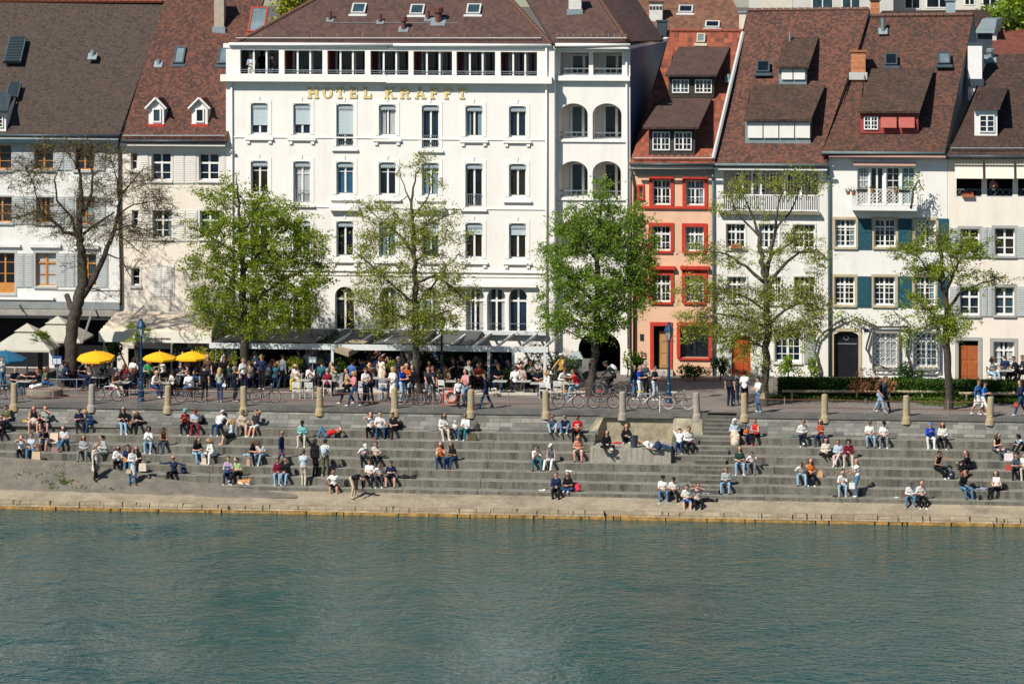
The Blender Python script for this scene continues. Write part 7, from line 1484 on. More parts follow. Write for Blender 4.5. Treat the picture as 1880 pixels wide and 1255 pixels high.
climber('balcony_vine', 'green vine spilling over the end of the lattice balcony', [[(1672, 382), (1676, 350), (1686, 330), (1696, 350)]], [(1670, 338, 18, 14, 110), (1684, 322, 10, 12, 50), (1690, 345, 8, 12, 30)], Yr - .8, 51)
for i, (x, y, lb) in enumerate(((1352, 453, 'red flower box on the sill of the white house window'), (1777, 359, 'orange flower box on the sill of the awning window'))):
    p = P(x, y, Yr - .1); rt = root('flower_box', p, lb, 'flower box'); mb = MB(); mb.box(p.x - .32, p.x + .32, p.y - .1, p.y + .08, p.z - .1, p.z + .08); mb.build('trough', M('terracotta', (.36, .12, .06)), rt); mb = MB(); r = random.Random(i + 60)
    for _ in range(60): leaf(mb, p + V((r.uniform(-.3, .3), r.gauss(0, .06), .08 + abs(r.gauss(0, .06)))), r.uniform(.05, .09), r)
    mb.build('flowers', LEAF('red_flowers', (.45, .06, .04), (.6, .16, .05)), rt)
# ================================================================ PEOPLE
dog()
def ik(S_, T_, l1, l2, pole):
    d = T_ - S_; L = d.length
    if L > (l1 + l2) * .995: T_ = S_ + d * ((l1 + l2) * .995 / L); d = T_ - S_; L = d.length
    L = max(L, abs(l1 - l2) + .02); u = d.normalized(); a = (l1 * l1 - l2 * l2 + L * L) / (2 * L); hh = math.sqrt(max(0, l1 * l1 - a * a)); p = pole - u * pole.dot(u); p = p.normalized() if p.length > 1e-5 else u.orthogonal().normalized()
    return S_ + u * a + p * hh, T_
SKIN, TOP, BOT, SHO, DRK = 0, 1, 2, 3, 4
def body(pose, arms, fl, r, female):
    """bones of one posed figure facing -Y; returns mesh data and the head frame"""
    j = lambda s: r.uniform(-s, s)
    seat = 0.; lean = .12 + j(.06); nod = .15 + j(.15); tw = j(.25); hy = j(.5)
    legs = None
    if pose in ('sit', 'sitx', 'chair', 'chairx'):
        z = .47 if pose.startswith('chair') else 0.; fz = z - .40 if z else -.31
        pel = V((0, .14, z + .10)); w = .12 + r.random() * .07; fy = -.30 - r.random() * .14
        an = [V((-w + j(.03), fy + j(.05), fz)), V((w + j(.03), fy + j(.05), fz))]; lean = .30 + j(.2)
        if pose.endswith('x'): an[1] = V((-.10, fy - .12, fz + .16))
        pole = [V((-.3, -1, 1.2)), V((.3, -1, 1.2))]
    elif pose == 'sitl': pel = V((0, .16, .10)); an = [V((-.1, -.52, -.31)), V((.12, -.46, -.31))]; pole = [V((0, 0, 1))] * 2; lean = .05
    elif pose == 'sitk': pel = V((0, .30, .11)); an = [V((-.13, -.20, .07)), V((.13, -.16, .07))]; pole = [V((-.3, -.2, 1)), V((.3, -.2, 1))]; lean = .25
    elif pose == 'sitc': pel = V((0, .30, .11)); an = [V((.12, -.06, .06)), V((-.12, -.12, .07))]; pole = [V((-1, -.1, .25)), V((1, -.1, .25))]; lean = .25
    elif pose == 'sitr': pel = V((0, .05, .10)); an = [V((-.13, -.42, -.31)), V((.14, -.38, -.31))]; pole = [V((0, -1, 1))] * 2; lean = -.75
    elif pose == 'lie': pel = V((0, 0, .12)); an = [V((-.11, -.42, .07)), V((.11, -.34, .07))] if 'K' in fl else [V((-.12, -.86, .08)), V((.12, -.84, .08))]; pole = [V((0, 0, 1))] * 2; lean = -1.50; nod = -.1
    elif pose == 'bend': pel = V((0, .12, .90)); an = [V((-.17, .02, .08)), V((.17, .12, .08))]; pole = [V((0, -1, 0))] * 2; lean = 1.75; nod = .2
    elif pose == 'walk': pel = V((0, 0, .91)); s = r.choice((-1, 1)); an = [V((-.08, -.33 * s, .09)), V((.08, .33 * s, .10))]; pole = [V((0, -1, 0))] * 2
    elif pose == 'ride': pel = V((0, .20, 1.02)); an = [V((-.1, -.08, .22)), V((.1, .06, .45))]; pole = [V((0, -1, 0))] * 2; lean = .75
    else: pel = V((0, 0, .93)); an = [V((-.10 + j(.03), j(.06), .08)), V((.11 + j(.03), j(.10), .08))]; pole = [V((0, -1, 0))] * 2; lean = .04 + j(.04)
    if 'F' in fl: lean += .35; nod += .25
    t1 = V((0, -math.sin(lean * .7), math.cos(lean * .7))); t2 = V((0, -math.sin(lean * 1.1), math.cos(lean * 1.1))); t3 = V((0, -math.sin(lean * .8 + .1), math.cos(lean * .8 + .1)))
    cz, sz = math.cos(tw), math.sin(tw); X = V((cz, sz, 0))
    ches = pel + t1 * .34; nk = ches + t2 * .20; hd = nk + t3 * .155; b = []
    ss = 'T' not in fl; female_h = .015 if female else 0
    hipr = .105 + female_h
    b += [(pel - V((.07, 0, 0)), pel + V((.07, 0, 0)), hipr, hipr, BOT), (pel + t1 * .05, ches - t1 * .08, .118, .112, TOP), (pel + t1 * .12 - X * .05, pel + t1 * .12 + X * .05, .10, .10, TOP), (ches - X * .075, ches + X * .075, .118 - female_h * .6, .118 - female_h * .6, TOP), (ches + t2 * .12 - X * .11, ches + t2 * .12 + X * .11, .066, .066, TOP)]
    b += [(nk - t2 * .03, nk + t3 * .05, .052, .048, SKIN), (hd - t3 * .045, hd + t3 * .035, .078, .088, SKIN)]
    hr_, hl = [], []
    sw = .165 if not female else .150
    for i, s in ((0, -1), (1, 1)):
        hip = pel + V((s * .085, -.01, -.01)); kn, a = ik(hip, an[i], .43, .43, pole[i]); wd = 1.18 if 'w' in fl else 1.0
        short, bare, skirt = 'h' in fl, 'B' in fl, 'k' in fl
        up = BOT; lo_ = SKIN if (short or skirt) else BOT
        m = hip.lerp(kn, .72)
        b += [(hip, m, .088, .072 * wd, BOT), (m, kn, .070 * wd, .062 * wd, SKIN if 'H' in fl else BOT), (kn, kn.lerp(a, .3), .06 * wd, .062 * wd, lo_), (kn.lerp(a, .3), a, .060 * wd, (.042 if lo_ == SKIN else .052) * wd, lo_)]
        fd = (V((0, -1, 0)) if pose != 'lie' else V((0, -.25, 1))); fd = (fd + V((s * .25, 0, 0))).normalized(); b += [(a + V((0, .02, -.035)), a + fd * .15 + V((0, 0, -.045)), .042, .036, SKIN if bare else SHO)]
        sh = ches + t2 * .115 + X * s * sw; pv = V((s * .6, .6, -.6))
        if arms == 'lap': T = pel + V((s * .05, -.24 + j(.04), .16 + j(.04)))
        elif arms == 'rest': T = pel + V((s * .15, -.30 + j(.05), .13))
        elif arms == 'phone': T = ches + V((s * .05, -.27, .0))
        elif arms == 'face': T = hd + V((s * .05, -.13, -.06)) if s == (1 if r.random() < .5 else -1) or 'f2' in fl else pel + V((s * .08, -.24, .15))
        elif arms == 'head': T = hd + V((s * .09, .10, .02)); pv = V((s, -.1, .5))
        elif arms == 'out': T = sh + V((s * .6, -.1, -.05)); pv = V((0, 0, -1))
        elif arms == 'back': T = pel + V((s * .26, .30, -.02)) if lean < .0 or pose.startswith('sit') else pel + V((s * .22, .12, .05))
        elif arms == 'reach': T = sh + V((s * -.05, -.52, -.08 + j(.1))) if s == 1 else pel + V((s * .1, -.3, .15))
        elif arms == 'hold': T = ches + V((s * .07, -.28, -.10 + j(.04)))
        elif arms == 'cross': T = ches + V((-s * .08, -.17, -.08))
        elif arms == 'up': T = hd + V((s * .15, -.3, .1)) if s == 1 else pel + V((s * .22, -.05, -.02))
        elif arms == 'down': T = sh + V((s * .05, -.05, -.55)); pv = V((s, .3, 0))
        elif arms == 'hip': T = pel + V((s * .19, -.02, .06)); pv = V((s, .3, 0))
        elif arms == 'bars': T = pel + V((s * .2, -.62, .02))
        elif arms == 'swing': T = pel + V((s * .22, -.22 * (s if an[0].y > 0 else -s), .02))
        else: T = pel + V((s * .23 + j(.02), -.04 + j(.06), -.06))
        el, wr = ik(sh, T, .275, .25, pv); sr = 1.12 if 'T' not in fl else 1.0
        if 'N' in fl: b += [(sh, el, .047, .040, SKIN)]
        elif ss: b += [(sh, sh.lerp(el, .68), .058, .052, TOP), (sh.lerp(el, .68), el, .043, .040, SKIN)]
        else: b += [(sh, el, .058, .048, TOP)]
        b += [(el, wr, .041 if 'T' not in fl else .047, .028 if 'T' not in fl else .037, SKIN if 'T' not in fl else TOP)]
        hv = (wr - el).normalized(); palm = wr + hv * .07; b += [(wr, palm, .027, .030, SKIN)]; hl.append((wr, palm, hv, s))
    if 'k' in fl or 'K2' in fl:
        kk = (an[0] + an[1]) / 2; kc = pel.lerp(V((0, kk.y, max(kk.z, pel.z - .5))), .5) if pose.startswith('st') or pose == 'walk' else pel + V((0, -.24, .03))
        b += [(pel, kc, .14, .19, BOT)]
        if 'l' in fl: b += [(kc, V((0, kk.y + .04, kk.z + .08)), .19, .20, BOT)]
    if 'l' in fl and 'k' not in fl: kk = (an[0] + an[1]) / 2; b += [(pel + V((0, 0, .05)), V((0, kk.y * .5, pel.z - .42)), .15, .17, TOP)]
    v, f, lab = grow([(tuple(q[0]), tuple(q[1]), q[2], q[3], q[4]) for q in b])
    mb = MB(); mb.v = [V(q) for q in v]; mb.f = f; mb.m = lab
    # fingers
    for wr, palm, hv, s in hl:
        sd = hv.cross(V((0, 0, 1)) if abs(hv.z) < .8 else V((0, 1, 0))).normalized(); nrm = sd.cross(hv)
        for q, ln in ((-.026, .058), (-.009, .07), (.009, .066), (.026, .05)):
            p0 = palm + sd * q + hv * .012; p1 = p0 + hv * ln * .55 - nrm * .008; mb.path([p0, p1, p1 + hv * ln * .35 - nrm * .026], [.010, .009, .007], 4, SKIN)
        p0 = wr + hv * .03 + sd * (.028 * -s); mb.path([p0, p0 + hv * .03 - sd * (.025 * s) - nrm * .01, p0 + hv * .06 - sd * (.022 * s) - nrm * .02], [.012, .010, .008], 4, SKIN)
    # head frame: turn and nod
    Rm = Matrix.Rotation(hy * .8, 3, 'Z') @ Matrix.Rotation(nod + (lean * .5 if pose != 'lie' else -1.45), 3, 'X')
    HM = Matrix.Translation(hd) @ Rm.to_4x4()
    def hp(x, y, z): return HM @ V((x, y, z))
    mb.path([hp(0, -.078, .03), hp(0, -.112, -.012)], [.012, .018], 5, SKIN); mb.path([hp(0, -.06, -.075), hp(0, -.078, -.085)], [.03, .022], 6, SKIN)
    for s in (-1, 1):
        mb.ell(hp(s * .032, -.083, .022), (.013, .008, .008), 6, 4, DRK); mb.path([hp(s * .083, .0, .03), hp(s * .092, .012, .0), hp(s * .084, .0, -.03)], [.012, .018, .010], 5, SKIN)
        mb.path([hp(s * .015, -.092, .042), hp(s * .05, -.084, .045)], .006, 4, DRK)
    mb.path([hp(-.022, -.090, -.045), hp(0, -.096, -.047), hp(.022, -.090, -.045)], .006, 4, DRK)
    return mb, HM, ches, t2
def hair_mb(style, HM):
    mb = MB(); e = lambda c, q, nu=9, nv=6, z0=-1.: mb.ell(HM @ V(c), q, nu, nv, 0, HM.to_3x3(), z0)
    if style == '0': return None
    e((0, .022, .036), (.098, .102, .092), 10, 6, -.35 if style in 'sc' else -.75)
    e((0, .060, -.005), (.085, .058, .085))
    if style == 's': e((0, -.035, .088), (.075, .05, .03), 7, 4)
    if style == 'c': mb.m = []; return mb
    if style in 'ml':
        for s in (-1, 1): mb.path([HM @ V((s * .075, .0, .05)), HM @ V((s * .096, .015, -.03)), HM @ V((s * .085, .03, -.12 if style == 'm' else -.20)), HM @ V((s * .07, .03, -.15 if style == 'm' else -.30))], [.035, .042, .038, .018], 7)
        mb.path([HM @ V((0, .07, .04)), HM @ V((0, .095, -.06)), HM @ V((0, .10, -.16 if style == 'm' else -.24)), HM @ V((0, .095, -.18 if style == 'm' else -.36))], [.07, .09, .08, .03], 8)
    if style == 'u': e((0, .05, .135), (.04, .04, .04), 7, 5)
    if style == 'p': mb.path([HM @ V((0, .09, .06)), HM @ V((0, .14, .0)), HM @ V((0, .13, -.18))], [.03, .035, .012], 6)
    if style == 'a':
        r = random.Random(1)
        for i in range(16): a = i * 2.4; q = V((math.cos(a) * .075, .03 + math.sin(a) * .06, .05 + .05 * math.sin(i))); e(q, (.045, .045, .045), 6, 4)
        for s in (-1, 1): mb.path([HM @ V((s * .085, .02, .03)), HM @ V((s * .10, .03, -.1))], [.05, .04], 6)
    return mb
def cap_mb(HM, kind):
    mb = MB(); mb.ell(HM @ V((0, .012, .055)), (.102, .108, .078), 10, 4, 0, HM.to_3x3(), -.1)
    if kind == 'cap': q = [HM @ V(p) for p in ((-.075, -.08, .052), (.075, -.08, .052), (.06, -.175, .035), (-.06, -.175, .035))]; mb.hexa([x - V((0, 0, .004)) for x in q], [x + V((0, 0, .006)) for x in q])
    if kind == 'hel':
        mb.ell(HM @ V((0, .02, .075)), (.115, .14, .075), 10, 4, 0, HM.to_3x3(), -.2)
    if kind == 'scarf': mb.path([HM @ V((0, .05, .05)), HM @ V((0, .06, -.06)), HM @ V((0, .03, -.15))], [.09, .10, .11], 9)
    return mb
CC = dict(white=(.72, .70, .66), cream=(.62, .55, .45), beige=(.46, .37, .27), tan=(.42, .26, .15), sand=(.52, .44, .34), navy=(.014, .024, .07), dnavy=(.010, .014, .030), black=(.010, .010, .013), char=(.028, .030, .036), grey=(.17, .18, .19), lgrey=(.36, .37, .37), slate=(.07, .09, .115), blue=(.05, .13, .32), royal=(.012, .055, .36), bright=(.015, .17, .48), jeans=(.075, .17, .28), djeans=(.022, .055, .125), ljeans=(.24, .36, .46), teal=(.03, .13, .17), mint=(.20, .46, .42), sage=(.30, .33, .27), green=(.03, .24, .09), dgreen=(.016, .05, .036), lime=(.33, .46, .22), olive=(.095, .10, .05), red=(.52, .018, .02), maroon=(.17, .014, .028), rust=(.36, .055, .025), orange=(.66, .16, .025), coral=(.60, .25, .14), peach=(.60, .34, .2), pink=(.60, .22, .26), rose=(.50, .11, .14), lilac=(.46, .32, .42), palepink=(.60, .46, .42), brown=(.12, .065, .045), taupe=(.20, .15, .12), yellow=(.62, .42, .04), mustard=(.45, .27, .03), sky=(.34, .46, .56), pale=(.44, .52, .58))
HC = dict(k=(.010, .008, .008), d=(.030, .017, .011), b=(.075, .038, .018), a=(.15, .052, .022), r=(.26, .06, .022), o=(.42, .27, .11), g=(.26, .25, .24), w=(.60, .58, .55))
SK = [M('skin_a', (.58, .33, .235), .6, .08, 8), M('skin_b', (.50, .26, .175), .6, .08, 8), M('skin_c', (.36, .17, .10), .6, .08, 8), M('skin_d', (.06, .03, .02), .5, .1, 8), M('skin_pink', (.62, .29, .22), .6, .1, 8)]
dkm = M('eye_dark', (.015, .012, .012), .4)
def cloth(c): return M('cloth_' + c, CC[c], .9, .16, 7, .25, 18, spec=.15)
LABS = []
seen = {}
def person(loc, pose, arms, yaw, top, bot, hair, fl, label, group=None, scale=1.0):
    r = random.Random(label); female = 'f' in fl
    mb, HM, ches, t2 = body(pose, arms, fl, r, female); sk = SK[3] if 'D' in fl else SK[2] if 'Q' in fl else SK[4] if 'P' in fl else SK[0 if r.random() < .6 else 1]
    sh = cloth('white' if 'W' in fl else 'red' if 'R' in fl else r.choice(('black', 'char', 'brown')))
    o = mb.build('person', [sk, cloth(top), cloth(bot), sh, dkm], smooth=True); o.location = loc; o.rotation_euler = (0, 0, R(yaw)); sc = scale * r.uniform(1.05, 1.12); o.scale = (sc, sc, sc); ORG[o.name] = V((0, 0, 0))
    tag(o, label, 'person', group); LABS.append(label)
    hs = hair.split(':'); hm = hair_mb(hs[0][1:] or 's', HM)
    if hm: hm.build('hair', M('hair_' + hs[0][0], HC[hs[0][0]], .6, .25, 12, .4, 40), o, smooth=True)
    if len(hs) > 1: cap_mb(HM, hs[2] if len(hs) > 2 else 'cap').build('cap' if len(hs) < 3 or hs[2] == 'cap' else {'hel': 'helmet', 'scarf': 'headscarf'}[hs[2]], cloth(hs[1]), o, smooth=True)
    if 'S' in fl:
        q = MB(); q.box(-.072, .072, -.108, -.088, .008, .040, T=HM); q.box(-.09, -.072, -.10, .0, .026, .038, T=HM); q.box(.072, .09, -.10, .0, .026, .038, T=HM); q.build('sunglasses', dkm, o)
    if 'b' in fl:
        q = MB(); T = Matrix.Translation(ches) @ Matrix.Rotation(-math.asin(max(-1, min(1, -t2.y))) * -1, 4, 'X'); q.ell((0, 0, 0), (.15, .10, .21), 10, 7, T=T @ Matrix.Translation((0, .19, -.04)))
        for s in (-1, 1): q.path([T @ V((s * .1, .12, .14)), T @ V((s * .11, -.02, .17)), T @ V((s * .12, -.125, .02)), T @ V((s * .14, .02, -.16))], .018, 5)
        q.build('backpack', cloth({'1': 'pale', '2': 'white', '3': 'black'}.get(fl[fl.index('b') + 1:fl.index('b') + 2], 'black')), o)
    if 'J' in fl:                                                      # the number on a jersey
        q = MB(); c = ches + V((0, -.135, -.04)); w = .022
        def seg(x0, z0, x1, z1): q.box(c.x + x0, c.x + x1, c.y - .012, c.y + .02, c.z + z0, c.z + z1)
        seg(-.075, -.08, -.045, .08); seg(-.10, .04, -.075, .07)
        for a in ((-.02, .055, .08, .08), (-.02, .0, .01, .054), (-.02, -.022, .08, -.001), (.052, -.06, .08, -.023), (-.02, -.08, .08, -.061)): seg(*a)
        q.build('jersey_number', cloth('white'), o)
    return o
def place(code, px):
    c = code[0]
    if c == 'L': return lvl(px, int(code[1:]), .0)
    if c == 'S': return lvl(px, int(code[1:]), .34)                    # standing on a step
    if c == 'G': return G(px, float(code[1:]))
    if c == 'N': return plat(px, float(code[1:]))
    if c == 'R': return rampP(px, float(code[1:]))
    if c == 'Q': return P(px, float(code[1:]), 1.15)
    if c == 'B': return lvl(px, -1, .0)
    raise ValueError(code)
